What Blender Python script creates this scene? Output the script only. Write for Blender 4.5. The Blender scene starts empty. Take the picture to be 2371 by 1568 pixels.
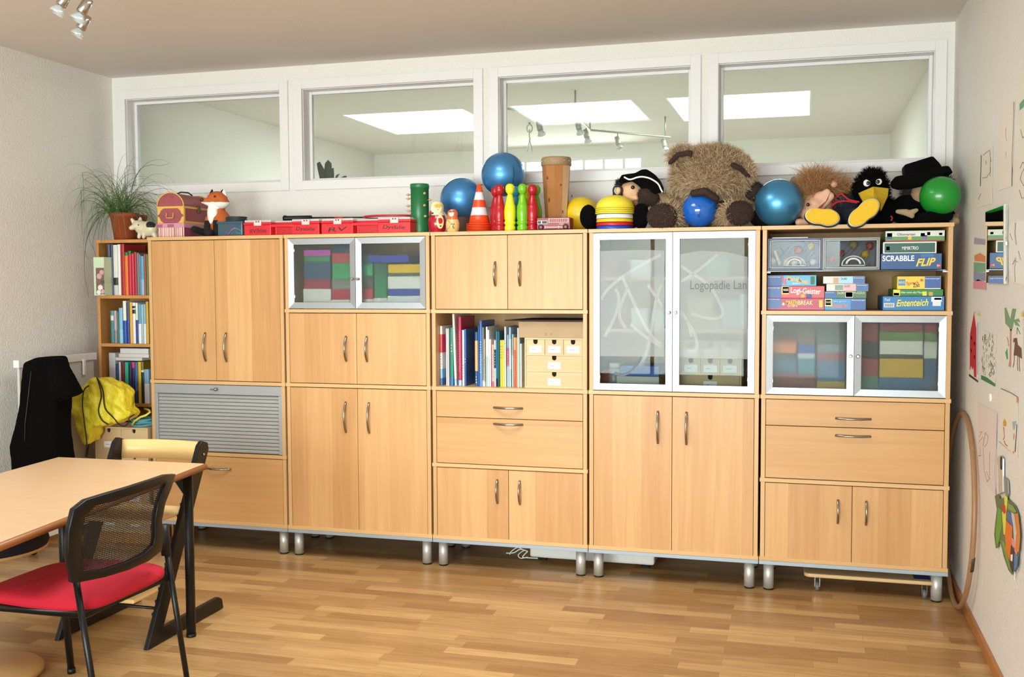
import bpy, bmesh, math, random
from mathutils import Vector, Matrix
random.seed(7)
scn = bpy.context.scene
COL = scn.collection
PI = math.pi

# ------------------------------------------------------------------ camera, world, light, exposure
CAM = Vector((3.3842, -4.8143, 1.4179))
CR = Vector((0.96238661, 0.27164733, -0.00444302))
CU = Vector((-0.01048172, 0.05346597, 0.99851466))
CF = Vector((-0.27148139, 0.96091057, -0.05430227))
FPX = 2400.48
cd = bpy.data.cameras.new('camera'); cam = bpy.data.objects.new('camera', cd); COL.objects.link(cam)
cd.sensor_width = 36; cd.lens = FPX / 2371 * 36; cd.clip_start = .05
cam.matrix_world = Matrix(((CR.x, CU.x, -CF.x, CAM.x), (CR.y, CU.y, -CF.y, CAM.y), (CR.z, CU.z, -CF.z, CAM.z), (0, 0, 0, 1)))
scn.camera = cam
w = bpy.data.worlds.new('world'); scn.world = w; w.use_nodes = True
w.node_tree.nodes['Background'].inputs[0].default_value = (.86, .93, 1, 1)
w.node_tree.nodes['Background'].inputs[1].default_value = 2.5
scn.view_settings.view_transform = 'Standard'; scn.view_settings.look = 'None'
scn.view_settings.exposure = 1.3; scn.view_settings.gamma = 1
scn.cycles.max_bounces = 10; scn.cycles.diffuse_bounces = 5; scn.cycles.glossy_bounces = 4
scn.cycles.transmission_bounces = 8; scn.cycles.transparent_max_bounces = 16
scn.cycles.sample_clamp_indirect = 6; scn.cycles.caustics_reflective = False; scn.cycles.caustics_refractive = True

def area(name, loc, rot, sx, sy, power, col=(1, .97, .93)):
    l = bpy.data.lights.new(name, 'AREA'); l.shape = 'RECTANGLE'; l.size = sx; l.size_y = sy; l.energy = power; l.color = col
    o = bpy.data.objects.new(name, l); COL.objects.link(o); o.location = loc; o.rotation_euler = rot
    return o
XL, XR, YB, ZC = -0.6345, 4.062, 0.598, 2.651      # left wall, right wall, back wall face, ceiling
YF = -7.0; YO = 4.54                              # wall behind the camera, far wall of the next room
SKY = [(0.083, 1.03, 2.27, 3.33), (2.462, 3.414, 2.27, 3.33), (1.35, 2.24, -1.86, -0.88)]
area('daylight_front_window', (1.7, YF - .12, 1.25), (PI / 2, 0, 0), 4.2, 1.8, 190, (.90, .95, 1))
for i, (a, b, c, d) in enumerate(SKY):
    area('daylight_skylight', ((a + b) / 2, (c + d) / 2, ZC + .014), (0, 0, 0), b - a, d - c, [33, 33, 24][i], (.93, .97, 1))
area('daylight_far_window', (1.15, YO + .16, 2.37), (-PI / 2, 0, 0), 1.7, .36, 18, (.92, .97, 1))

# ------------------------------------------------------------------ helpers
def ray(u, v): return CF + CR * ((u - 1185.5) / FPX) - CU * ((v - 784) / FPX)
def at(u, v, x=None, y=None, z=None):
    d = ray(u, v)
    t = (x - CAM.x) / d.x if x is not None else (y - CAM.y) / d.y if y is not None else (z - CAM.z) / d.z
    return CAM + d * t
def S(p): return (Vector(p) - CAM).dot(CF) / FPX        # metres per pixel at p
def lin(c):
    if isinstance(c, str):
        c = c.lstrip('#'); c = [int(c[i:i + 2], 16) / 255 for i in (0, 2, 4)]
    return tuple([(x / 12.92 if x <= .04045 else ((x + .055) / 1.055) ** 2.4) for x in c] + [1])
MATS = {}
def M(col, rough=.5, metal=0, **k):
    key = (str(col), rough, metal, tuple(sorted(k.items())))
    if key in MATS: return MATS[key]
    m = bpy.data.materials.new('mat_%03d' % len(MATS)); m.use_nodes = True; MATS[key] = m
    n = m.node_tree.nodes; L = m.node_tree.links; b = n['Principled BSDF']
    b.inputs['Base Color'].default_value = lin(col); b.inputs['Roughness'].default_value = rough; b.inputs['Metallic'].default_value = metal
    if 'spec' in k: b.inputs['Specular IOR Level'].default_value = k['spec']
    for a in ('alpha', 'transmission', 'coat', 'sheen', 'ior'):
        if a in k:
            b.inputs[{'alpha': 'Alpha', 'transmission': 'Transmission Weight', 'coat': 'Coat Weight', 'sheen': 'Sheen Weight', 'ior': 'IOR'}[a]].default_value = k[a]
    if k.get('noise'):
        tc = n.new('ShaderNodeTexCoord'); t = n.new('ShaderNodeTexNoise'); t.inputs['Scale'].default_value = k.get('nscale', 20); t.inputs['Detail'].default_value = 6
        L.new(tc.outputs['Object'], t.inputs['Vector'])
        hs = n.new('ShaderNodeMixRGB'); hs.blend_type = 'MULTIPLY'; hs.inputs[0].default_value = 1
        r = n.new('ShaderNodeValToRGB'); L.new(t.outputs['Fac'], r.inputs[0]); q = k['noise']
        r.color_ramp.elements[0].position = .3; r.color_ramp.elements[1].position = .7
        r.color_ramp.elements[0].color = (1 - q, 1 - q, 1 - q, 1); r.color_ramp.elements[1].color = (1 + q * .3,) * 3 + (1,)
        hs.inputs[1].default_value = lin(col); L.new(r.outputs[0], hs.inputs[2]); L.new(hs.outputs[0], b.inputs['Base Color'])
    if k.get('bump'):
        tc = n.new('ShaderNodeTexCoord'); t = n.new('ShaderNodeTexNoise'); t.inputs['Scale'].default_value = k.get('bscale', 60); t.inputs['Detail'].default_value = 5
        L.new(tc.outputs['Object'], t.inputs['Vector']); bp = n.new('ShaderNodeBump'); bp.inputs['Strength'].default_value = k['bump']; bp.inputs['Distance'].default_value = k.get('bdist', .004)
        L.new(t.outputs['Fac'], bp.inputs['Height']); L.new(bp.outputs[0], b.inputs['Normal'])
    return m
def wood(c1, c2, axis='z', strip=.13, rough=.38, var=1.0):
    key = ('wood', c1, c2, axis, strip, rough)
    if key in MATS: return MATS[key]
    m = bpy.data.materials.new('wood_%03d' % len(MATS)); m.use_nodes = True; MATS[key] = m
    n = m.node_tree.nodes; L = m.node_tree.links; b = n['Principled BSDF']; b.inputs['Roughness'].default_value = rough
    tc = n.new('ShaderNodeTexCoord'); mp = n.new('ShaderNodeMapping'); oi = n.new('ShaderNodeObjectInfo')
    ad = n.new('ShaderNodeVectorMath'); ad.operation = 'ADD'; sc = n.new('ShaderNodeVectorMath'); sc.operation = 'SCALE'; sc.inputs[3].default_value = 13.0
    cb = n.new('ShaderNodeCombineXYZ')
    for i in range(3): L.new(oi.outputs['Random'], cb.inputs[i])
    L.new(cb.outputs[0], sc.inputs[0]); L.new(tc.outputs['Object'], ad.inputs[0]); L.new(sc.outputs[0], ad.inputs[1]); L.new(ad.outputs[0], mp.inputs['Vector'])
    g = {'z': (26, 26, 1.2), 'x': (1.2, 26, 26), 'y': (26, 1.2, 26)}[axis]; mp.inputs['Scale'].default_value = g
    t = n.new('ShaderNodeTexNoise'); t.inputs['Scale'].default_value = 1.6; t.inputs['Detail'].default_value = 7; t.inputs['Distortion'].default_value = .6; L.new(mp.outputs[0], t.inputs['Vector'])
    # veneer strips: one tone per strip across the grain
    sx = n.new('ShaderNodeSeparateXYZ'); L.new(ad.outputs[0], sx.inputs[0])
    dv = n.new('ShaderNodeMath'); dv.operation = 'DIVIDE'; dv.inputs[1].default_value = strip; L.new(sx.outputs[0 if axis != 'x' else 2], dv.inputs[0])
    fl = n.new('ShaderNodeMath'); fl.operation = 'FLOOR'; L.new(dv.outputs[0], fl.inputs[0])
    wn = n.new('ShaderNodeTexWhiteNoise'); wn.noise_dimensions = '1D'; L.new(fl.outputs[0], wn.inputs['W'])
    ma = n.new('ShaderNodeMath'); ma.operation = 'MULTIPLY_ADD'; ma.inputs[1].default_value = .34 * var; L.new(wn.outputs['Value'], ma.inputs[0])
    m2 = n.new('ShaderNodeMath'); m2.operation = 'MULTIPLY_ADD'; m2.inputs[1].default_value = .75; m2.inputs[2].default_value = -.06; L.new(t.outputs['Fac'], m2.inputs[0]); L.new(m2.outputs[0], ma.inputs[2])
    r = n.new('ShaderNodeMixRGB'); r.inputs[1].default_value = lin(c1); r.inputs[2].default_value = lin(c2); L.new(ma.outputs[0], r.inputs[0])
    L.new(r.outputs[0], b.inputs['Base Color'])
    return m
def glass_mat(tint='#f4fbf6', refl=1.0, name='clear_glass'):
    key = ('glass', tint, refl)
    if key in MATS: return MATS[key]
    m = bpy.data.materials.new(name); m.use_nodes = True; MATS[key] = m; n = m.node_tree.nodes; L = m.node_tree.links
    n.remove(n['Principled BSDF']); tr = n.new('ShaderNodeBsdfTransparent'); tr.inputs[0].default_value = lin(tint)
    gl = n.new('ShaderNodeBsdfGlossy'); gl.inputs['Roughness'].default_value = .01; fr = n.new('ShaderNodeFresnel'); fr.inputs[0].default_value = 1.5
    mu = n.new('ShaderNodeMath'); mu.operation = 'MULTIPLY'; mu.inputs[1].default_value = refl; mu.use_clamp = True; L.new(fr.outputs[0], mu.inputs[0])
    mx = n.new('ShaderNodeMixShader'); L.new(mu.outputs[0], mx.inputs[0]); L.new(tr.outputs[0], mx.inputs[1]); L.new(gl.outputs[0], mx.inputs[2]); L.new(mx.outputs[0], n['Material Output'].inputs[0])
    return m
def mesh_net_mat():
    m = bpy.data.materials.new('black_net'); m.use_nodes = True; n = m.node_tree.nodes; L = m.node_tree.links
    b = n['Principled BSDF']; b.inputs['Base Color'].default_value = lin('#1c1a18'); b.inputs['Roughness'].default_value = .7
    tc = n.new('ShaderNodeTexCoord'); mp = n.new('ShaderNodeMapping'); mp.inputs['Scale'].default_value = (1, 170, 170); L.new(tc.outputs['Object'], mp.inputs[0])
    sp = n.new('ShaderNodeSeparateXYZ'); L.new(mp.outputs[0], sp.inputs[0]); outs = []
    for i in (1, 2):
        f = n.new('ShaderNodeMath'); f.operation = 'FRACT'; L.new(sp.outputs[i], f.inputs[0])
        g = n.new('ShaderNodeMath'); g.operation = 'GREATER_THAN'; g.inputs[1].default_value = .52; L.new(f.outputs[0], g.inputs[0]); outs.append(g)
    mu = n.new('ShaderNodeMath'); mu.operation = 'MULTIPLY'; L.new(outs[0].outputs[0], mu.inputs[0]); L.new(outs[1].outputs[0], mu.inputs[1])
    iv = n.new('ShaderNodeMath'); iv.operation = 'SUBTRACT'; iv.inputs[0].default_value = 1; L.new(mu.outputs[0], iv.inputs[1]); L.new(iv.outputs[0], b.inputs['Alpha'])
    return m

class MB:
    """collects shapes, in world coordinates, and links them as ONE mesh object"""
    def __init__(s): s.v = []; s.f = []; s.m = []; s.sm = []
    def add(s, vs, fs, mi=0, smooth=False):
        o = len(s.v); s.v += [Vector(p) for p in vs]; s.f += [[o + i for i in f] for f in fs]; s.m += [mi] * len(fs); s.sm += [smooth] * len(fs); return s
    def bmadd(s, bm, mi=0, smooth=False):
        bm.verts.index_update(); s.add([v.co.copy() for v in bm.verts], [[v.index for v in f.verts] for f in bm.faces], mi, smooth); bm.free(); return s
    def box(s, a, b, bev=0, mi=0, rot=None, about=None):
        a, b = Vector([min(a[i], b[i]) for i in range(3)]), Vector([max(a[i], b[i]) for i in range(3)])
        bm = bmesh.new(); bmesh.ops.create_cube(bm, size=1)
        for v in bm.verts: v.co = Vector([(a[i] + b[i]) / 2 + v.co[i] * (b[i] - a[i]) for i in range(3)])
        if bev: bmesh.ops.bevel(bm, geom=bm.edges[:], offset=min(bev, min(b - a) * .45), segments=2, profile=.5, affect='EDGES')
        if rot is not None:
            c = Vector(about) if about is not None else (a + b) / 2
            for v in bm.verts: v.co = rot @ (v.co - c) + c
        return s.bmadd(bm, mi)
    def sph(s, c, r, mi=0, seg=24, rot=None):
        r = (r, r, r) if not hasattr(r, '__len__') else r
        bm = bmesh.new(); bmesh.ops.create_uvsphere(bm, u_segments=seg, v_segments=max(8, seg // 2), radius=1)
        for v in bm.verts:
            p = Vector((v.co.x * r[0], v.co.y * r[1], v.co.z * r[2]))
            if rot is not None: p = rot @ p
            v.co = p + Vector(c)
        return s.bmadd(bm, mi, True)
    def lathe(s, prof, c, mi=0, seg=32, axis=(0, 0, 1), smooth=True, cap=True, tone=None):
        q = Vector((0, 0, 1)).rotation_difference(Vector(axis).normalized()).to_matrix(); c = Vector(c); vs = []; n = len(prof)
        for r, z in prof:
            for k in range(seg):
                a = 2 * PI * k / seg; vs.append(c + q @ Vector((r * math.cos(a), r * math.sin(a), z)))
        for i in range(n - 1):
            fs = [[i * seg + k, i * seg + (k + 1) % seg, (i + 1) * seg + (k + 1) % seg, (i + 1) * seg + k] for k in range(seg)]
            if i == 0: base = len(s.v); s.v += vs
            s.f += [[base + j for j in f] for f in fs]; s.m += [tone[i] if tone else mi] * seg; s.sm += [smooth] * seg
        if cap:
            for i in (0, n - 1):
                if prof[i][0] > 1e-5:
                    s.f.append([base + i * seg + k for k in (range(seg) if i else reversed(range(seg)))]); s.m.append((tone[min(i, n - 2)]) if tone else mi); s.sm.append(False)
        return s
    def cyl(s, a, b, r, r2=None, mi=0, seg=20, smooth=True):
        a, b = Vector(a), Vector(b); return s.lathe([(r, 0), (r if r2 is None else r2, (b - a).length)], a, mi, seg, b - a, smooth)
    def tube(s, pts, r, mi=0, seg=8, closed=False, flat=None):
        pts = [Vector(p) for p in pts]; n = len(pts); rs = r if hasattr(r, '__len__') else [r] * n; vs = []; up = None
        for i, p in enumerate(pts):
            t = (pts[(i + 1) % n] - pts[i - 1]) if closed else (pts[min(i + 1, n - 1)] - pts[max(i - 1, 0)])
            t = t.normalized() if t.length > 1e-9 else Vector((0, 0, 1))
            if up is None: up = t.orthogonal().normalized() if flat is None else Vector(flat)
            up = (up - t * up.dot(t)); up = up.normalized() if up.length > 1e-6 else t.orthogonal().normalized(); sd = t.cross(up)
            for k in range(seg):
                a = 2 * PI * k / seg; vs.append(p + (up * math.cos(a) + sd * math.sin(a)) * rs[i])
        fs = []
        for i in range(n if closed else n - 1):
            j = (i + 1) % n
            fs += [[i * seg + k, i * seg + (k + 1) % seg, j * seg + (k + 1) % seg, j * seg + k] for k in range(seg)]
        if not closed: fs += [list(reversed(range(seg))), [(n - 1) * seg + k for k in range(seg)]]
        return s.add(vs, fs, mi, True)
    def prism(s, pts, d, mi=0):
        """polygon (3-D, planar) pushed along vector d"""
        pts = [Vector(p) for p in pts]; n = len(pts); d = Vector(d)
        return s.add(pts + [p + d for p in pts], [list(range(n)), list(reversed(range(n, 2 * n)))] + [[i, (i + 1) % n, n + (i + 1) % n, n + i][::-1] for i in range(n)], mi)
    def build(s, name, mats, parent=None, bevel=0):
        me = bpy.data.meshes.new(name); o = bpy.data.objects.new(name, me); off = Vector(); q = parent
        while q is not None: off += q.location; q = q.parent
        me.from_pydata([v - off for v in s.v], [], s.f); me.validate()
        for m in (mats if isinstance(mats, (list, tuple)) else [mats]): me.materials.append(m)
        if len(me.polygons) == len(s.m):
            me.polygons.foreach_set('material_index', s.m); me.polygons.foreach_set('use_smooth', s.sm)
        bm = bmesh.new(); bm.from_mesh(me); bmesh.ops.recalc_face_normals(bm, faces=bm.faces[:]); bm.to_mesh(me); bm.free()
        o.parent = parent; COL.objects.link(o)
        if bevel:
            b = o.modifiers.new('b', 'BEVEL'); b.width = bevel; b.segments = 2; b.limit_method = 'ANGLE'
        return o
def tag(o, label=None, cat=None, group=None, kind=None):
    for k, v in (('label', label), ('category', cat), ('group', group), ('kind', kind)):
        if v: o[k] = v
    return o
def thing(name, loc, label, cat, group=None):
    o = bpy.data.objects.new(name, None); COL.objects.link(o); o.location = loc; o.empty_display_size = .1
    return tag(o, label, cat, group)
def copy_tree(o, parent=None):
    c = o.copy(); COL.objects.link(c); c.parent = parent
    for ch in [x for x in bpy.data.objects if x.parent == o]: copy_tree(ch, c)
    return c
def blob(name, parts, mats, parent=None, voxel=.006, smooth=6, fur=None, color_by=None):
    """union of ellipsoids / tapered limbs melted into one continuous skin"""
    mb = MB()
    for p in parts:
        if p[0] == 's': mb.sph(p[1], p[2], rot=(p[3] if len(p) > 3 else None))
        else:
            a, b, ra, rb = Vector(p[1]), Vector(p[2]), p[3], p[4]; mb.lathe([(ra, 0), (rb, (b - a).length)], a, axis=b - a, seg=20); mb.sph(a, ra); mb.sph(b, rb)
    t = mb.build(name + '_t', mats, None)
    r = t.modifiers.new('r', 'REMESH'); r.mode = 'VOXEL'; r.voxel_size = voxel; r.use_smooth_shade = True
    sm = t.modifiers.new('s', 'SMOOTH'); sm.iterations = smooth; sm.factor = .6
    me = bpy.data.meshes.new_from_object(t.evaluated_get(bpy.context.evaluated_depsgraph_get()))
    bpy.data.objects.remove(t)
    me.materials.clear()
    out = MB(); out.add([v.co.copy() for v in me.vertices], [list(p.vertices) for p in me.polygons], 0, True)
    if color_by: out.m = [color_by(p.center) for p in me.polygons]
    if fur: add_fur(out, me, **fur)
    return out.build(name, mats, parent)
def add_fur(out, me, n=4000, length=.03, width=.0022, droop=.4, spread=.5, mi=0, mask=None, curl=0):
    me.calc_loop_triangles(); V = me.vertices; tri = me.loop_triangles; cum = []; tot = 0
    for t in tri: tot += t.area; cum.append(tot)
    import bisect
    vs = []; fs = []; ms = []
    for _ in range(n):
        t = tri[min(bisect.bisect(cum, random.random() * tot), len(tri) - 1)]
        a, b = random.random(), random.random()
        if a + b > 1: a, b = 1 - a, 1 - b
        p0, p1, p2 = (V[i].co for i in t.vertices); p = p0 + (p1 - p0) * a + (p2 - p0) * b; nn = t.normal.copy()
        if mask and not mask(p): continue
        l = length * random.uniform(.6, 1.25)
        d = (nn + Vector([random.gauss(0, spread) for _ in range(3)])).normalized()
        d2 = (d + Vector((0, 0, -droop)) + Vector([random.gauss(0, curl) for _ in range(3)]) if curl else d + Vector((0, 0, -droop))).normalized()
        sd = d.cross(Vector((random.random() - .5, random.random() - .5, random.random() - .5))).normalized() * width
        q = p - nn * .002; m1 = p + d * l * .5; m2 = m1 + d2 * l * .5; o = len(vs)
        g_ = mi if not isinstance(mi, (list, tuple)) else random.choice(mi); ms += [g_, g_]; vs += [q - sd, q + sd, m1 + sd * .7, m1 - sd * .7, m2]; fs += [[o, o + 1, o + 2, o + 3], [o + 3, o + 2, o + 4]]
    out.add(vs, fs, 0, True); out.m[-len(ms):] = ms
def text(s, p, width, mat, parent, name='lettering', height=None, face='front', bold=0, shear=0, tilt=0, extr=.0004):
    """lettering standing on a front face; p = centre point"""
    c = bpy.data.curves.new(name, 'FONT'); c.body = s; c.size = 1; c.align_x = 'CENTER'; c.align_y = 'CENTER'; c.offset = bold; c.shear = shear; c.extrude = 0; c.resolution_u = 3
    t = bpy.data.objects.new(name, c); COL.objects.link(t)
    me = bpy.data.meshes.new_from_object(t.evaluated_get(bpy.context.evaluated_depsgraph_get())); bpy.data.objects.remove(t)
    xs = [v.co.x for v in me.vertices]; ys = [v.co.y for v in me.vertices]; cx, cy = (min(xs) + max(xs)) / 2, (min(ys) + max(ys)) / 2
    sx = width / (max(xs) - min(xs)); sy = sx if height is None else height / (max(ys) - min(ys)); p = Vector(p); ct, st = math.cos(tilt), math.sin(tilt)
    off = Vector(); q = parent
    while q is not None: off += q.location; q = q.parent
    for v in me.vertices:
        x, y = (v.co.x - cx) * sx, (v.co.y - cy) * sy; x, y = x * ct - y * st, x * st + y * ct
        v.co = (p + Vector((x, -.0006, y)) if face == 'front' else p + Vector((-.0006, -x, y)) if face == 'left' else p + Vector((x * 0, 0, y))) - off
    me.materials.clear(); me.materials.append(mat)
    o = bpy.data.objects.new(name, me); COL.objects.link(o); o.parent = parent; return o

# ------------------------------------------------------------------ materials
BEECH = wood('#b67f48', '#dbad76', 'z', .137, .38, 1.4)
BEECHX = wood('#b8834b', '#d8a970', 'x', .13, .38, .9)
EDGE = wood('#c99c66', '#dcb682', 'x', .5)
EDGEZ = wood('#c59660', '#d9b17e', 'z', .5)
TABLE = wood('#cba074', '#deb88c', 'x', .19, .3)
PLY = wood('#c6a274', '#dcc094', 'x', .3, .5)
PLYZ = wood('#c9ab80', '#e0c49a', 'z', .3, .5)
PINE = wood('#b98248', '#d9a465', 'z', .045, .4)
OAK = wood('#b4783e', '#d09a58', 'z', .2, .45)
WHITE_WALL = M('#e9e6e1', .75, bump=.8, bscale=110, bdist=.005)
CEILM = M('#ddd5cd', .85, bump=.4, bscale=120, bdist=.002)
TRIMW = M('#e9e6e6', .35)
ALU = M('#a4a6a9', .42, .85); ALU2 = M('#9fa9b4', .45, .3); CHROME = M('#a39d94', .2, 1); STEEL = M('#b9b4ab', .22, 1)
BLACKP = M('#121212', .45, spec=.35); BLACKM = M('#0d0d0d', .36, spec=.35); BLACKC = M('#090909', .95); GAP = M('#160f0b', .9)
WHITE = M('#f3f1ee', .5); PAPER = M('#efebe4', .8); INK = M('#2a2622', .7)
# ------------------------------------------------------------------ the room
def st(name, mb, mat, parent=None): return tag(mb.build(name, mat, parent), kind=None if parent else 'structure')
def floor_mat():
    m = bpy.data.materials.new('parquet'); m.use_nodes = True; n = m.node_tree.nodes; L = m.node_tree.links; b = n['Principled BSDF']
    tc = n.new('ShaderNodeTexCoord'); mp = n.new('ShaderNodeMapping'); mp.inputs['Location'].default_value = (7.3, 3.1, 0); L.new(tc.outputs['Object'], mp.inputs[0])
    def brick(bw, rh, off, c1, c2):
        t = n.new('ShaderNodeTexBrick'); t.offset = off; t.offset_frequency = 2; t.squash = .8; t.squash_frequency = 3
        t.inputs['Scale'].default_value = 1; t.inputs['Brick Width'].default_value = bw; t.inputs['Row Height'].default_value = rh
        t.inputs['Mortar Size'].default_value = .0006; t.inputs['Mortar Smooth'].default_value = 0; t.inputs['Bias'].default_value = 0
        t.inputs['Color1'].default_value = lin(c1); t.inputs['Color2'].default_value = lin(c2); t.inputs['Mortar'].default_value = lin('#8a6238'); L.new(mp.outputs[0], t.inputs['Vector']); return t
    t = brick(.52, .068, .37, '#9c7346', '#c8a16c')
    ns = n.new('ShaderNodeTexNoise'); mp2 = n.new('ShaderNodeMapping'); mp2.inputs['Scale'].default_value = (2.5, 40, 1); L.new(tc.outputs['Object'], mp2.inputs[0]); L.new(mp2.outputs[0], ns.inputs['Vector']); ns.inputs['Scale'].default_value = 1.5; ns.inputs['Detail'].default_value = 8; ns.inputs['Distortion'].default_value = 1.2
    r = n.new('ShaderNodeValToRGB'); r.color_ramp.elements[0].position = .3; r.color_ramp.elements[1].position = .72; r.color_ramp.elements[0].color = (.72, .68, .62, 1); r.color_ramp.elements[1].color = (1.08, 1.06, 1.04, 1); L.new(ns.outputs['Fac'], r.inputs[0])
    mx = n.new('ShaderNodeMixRGB'); mx.blend_type = 'MULTIPLY'; mx.inputs[0].default_value = 1; L.new(t.outputs['Color'], mx.inputs[1]); L.new(r.outputs[0], mx.inputs[2])
    L.new(mx.outputs[0], b.inputs['Base Color']); b.inputs['Roughness'].default_value = .3; b.inputs['Specular IOR Level'].default_value = .45
    return m
st('floor', MB().box((XL - .1, YF - .1, -.1), (XR + .1, YB + .13, 0)), floor_mat())
st('floor', MB().box((XL - .1, YB + .13, -.1), (XR + .1, YO + .1, 0)), M('#b4b4a8', .6))
def holed(axis, lo, hi, u0, u1, v0, v1, holes):
    """slab with rectangular holes; axis 'y' wall in x/z, 'z' ceiling in x/y"""
    us = sorted(set([u0, u1] + [h[0] for h in holes] + [h[1] for h in holes])); vs = sorted(set([v0, v1] + [h[2] for h in holes] + [h[3] for h in holes])); mb = MB()
    for i in range(len(us) - 1):
        run = None
        for j in range(len(vs) - 1):
            cu, cv = (us[i] + us[i + 1]) / 2, (vs[j] + vs[j + 1]) / 2
            if any(h[0] < cu < h[1] and h[2] < cv < h[3] for h in holes): continue
            a, b = ((us[i], lo, vs[j]), (us[i + 1], hi, vs[j + 1])) if axis == 'y' else ((us[i], vs[j], lo), (us[i + 1], vs[j + 1], hi))
            mb.box(a, b)
    return mb
st('ceiling', holed('z', ZC, ZC + .3, XL - .1, XR + .1, YF - .1, YO + .1, SKY), CEILM)
st('wall_left', MB().box((XL - .12, YF, 0), (XL, YO, ZC)), WHITE_WALL)
st('wall_right', MB().box((XR, YF, 0), (XR + .12, YO, ZC)), M('#e6e2dc', .6, bump=.9, bscale=100, bdist=.006, noise=.06, nscale=110))
WX = [-.592 + 1.1636 * i for i in range(4)]; WW, WZ0, WZ1 = 1.128, 1.948, 2.57; FW = .052
holes = [(x + FW, x + WW - FW, WZ0 + FW, WZ1 - FW) for x in WX]
st('wall_back', holed('y', YB, YB + .13, XL, XR, 0, ZC, holes), WHITE_WALL)
CLR = glass_mat('#f8fbf7', 1.05)
def ring(mb, x0, x1, z0, z1, t, ya, yb, bev=0, mi=0):
    mb.box((x0, ya, z0), (x0 + t, yb, z1), bev, mi); mb.box((x1 - t, ya, z0), (x1, yb, z1), bev, mi)
    mb.box((x0 + t, ya, z0), (x1 - t, yb, z0 + t), bev, mi); mb.box((x0 + t, ya, z1 - t), (x1 - t, yb, z1), bev, mi); return mb
for i, x in enumerate(WX):
    r = bpy.data.objects.new('window_%d' % (i + 1), None); COL.objects.link(r); r.location = (x, YB, WZ0); r['kind'] = 'structure'
    ring(MB(), x, x + WW, WZ0, WZ1, FW, YB - .014, YB + .002).build('window_frame', TRIMW, r, .002)
    ring(MB(), x + FW - .001, x + WW - FW + .001, WZ0 + FW - .001, WZ1 - FW + .001, .004, YB + .003, YB + .09).build('window_reveal', TRIMW, r)
    ring(MB(), x + FW + .003, x + WW - FW - .003, WZ0 + FW + .003, WZ1 - FW - .003, .017, YB + .075, YB + .105).build('glazing_bead', TRIMW, r, .003)
    MB().box((x + FW + .018, YB + .09, WZ0 + FW + .018), (x + WW - FW - .018, YB + .093, WZ1 - FW - .018)).build('pane', CLR, r)
# wall behind the camera with its long window, and the far wall of the next room with its high row of panes
FWN = (-.4, 3.8, .3, 2.1)
st('wall_front', holed('y', YF - .12, YF, XL, XR, 0, ZC, [FWN]), WHITE_WALL)
def win(idx, x0, x1, z0, z1, y, n, t=.05):
    r = bpy.data.objects.new('window_%d' % idx, None); COL.objects.link(r); r.location = ((x0 + x1) / 2, y, z0); r['kind'] = 'structure'
    mb = ring(MB(), x0, x1, z0, z1, t, y - .05, y + .03)
    for k in range(1, n):
        xx = x0 + (x1 - x0) * k / n; mb.box((xx - t * .4, y - .045, z0 + t), (xx + t * .4, y + .025, z1 - t))
    mb.build('window_frame', TRIMW, r); MB().box((x0 + t, y, z0 + t), (x1 - t, y + .004, z1 - t)).build('pane', CLR, r)
win(5, *FWN, YF - .06, 4)
FO = (.69, 1.98, 2.2, 2.555)
st('wall_far', holed('y', YO, YO + .12, XL, XR, 0, ZC, [FO]), WHITE_WALL)
win(6, *FO, YO + .06, 7, .03)
for i, (a, b, c, d) in enumerate(SKY):
    r = bpy.data.objects.new('window_%d' % (7 + i), None); COL.objects.link(r); r.location = ((a + b) / 2, (c + d) / 2, ZC); r['kind'] = 'structure'
    mb = MB(); t = .012
    mb.box((a, c, ZC + .002), (a + t, d, ZC + .02)); mb.box((b - t, c, ZC + .002), (b, d, ZC + .02)); mb.box((a + t, c, ZC + .002), (b - t, c + t, ZC + .02)); mb.box((a + t, d - t, ZC + .002), (b - t, d, ZC + .02))
    mb.build('window_frame', TRIMW, r); MB().box((a + t, c + t, ZC + .006), (b - t, d - t, ZC + .009)).build('pane', glass_mat('#fdfefd', .6), r)
SK = M('#b0713c', .4, noise=.2, nscale=8)
st('baseboard_right', MB().box((XR - .014, YF, 0), (XR, YB, .045), .003), SK)
st('baseboard_left', MB().box((XL, YF, 0), (XL + .014, YB, .045), .003), SK)
st('baseboard_back', MB().box((XL + .014, YB - .014, 0), (XR - .014, YB, .045), .003), SK)

# ------------------------------------------------------------------ cabinets
BZ, RH, MH = .1411, .0177, .3811           # rail top, rail height, module height
BX = [0, .8074, 1.6066, 2.3977, 3.1928, 4.0]; DEP = .45; BT = .0178; SP = .019; TOP = BZ + 4 * MH
def lev(k): return BZ + k * MH
def handle(parent, c, L, vert=True, mat=CHROME):
    pts = []; rs = []
    for k in range(15):
        t = k / 14; s_ = (t - .5) * L; bow = .024 * math.sin(PI * t) ** .8 + .001
        pts.append(Vector(c) + (Vector((0, -bow, s_)) if vert else Vector((s_, -bow, 0)))); rs.append(.005 + .0008 * abs(2 * t - 1))
    mb = MB(); mb.tube(pts, rs, seg=10, flat=(1, 0, 0) if vert else (0, 0, 1))
    return mb.build('handle', mat, parent)
FROST = bpy.data.materials.new('frosted_glass'); FROST.use_nodes = True
b_ = FROST.node_tree.nodes['Principled BSDF']; b_.inputs['Base Color'].default_value = lin('#dfe5e2'); b_.inputs['Transmission Weight'].default_value = 1; b_.inputs['Roughness'].default_value = .3; b_.inputs['IOR'].default_value = 1.1; b_.inputs['Coat Weight'].default_value = .12; b_.inputs['Coat Roughness'].default_value = .02
_n = FROST.node_tree.nodes; _d = _n.new('ShaderNodeBsdfDiffuse'); _d.inputs[0].default_value = lin('#9aa09c'); _m = _n.new('ShaderNodeMixShader'); _m.inputs[0].default_value = .08
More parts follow.
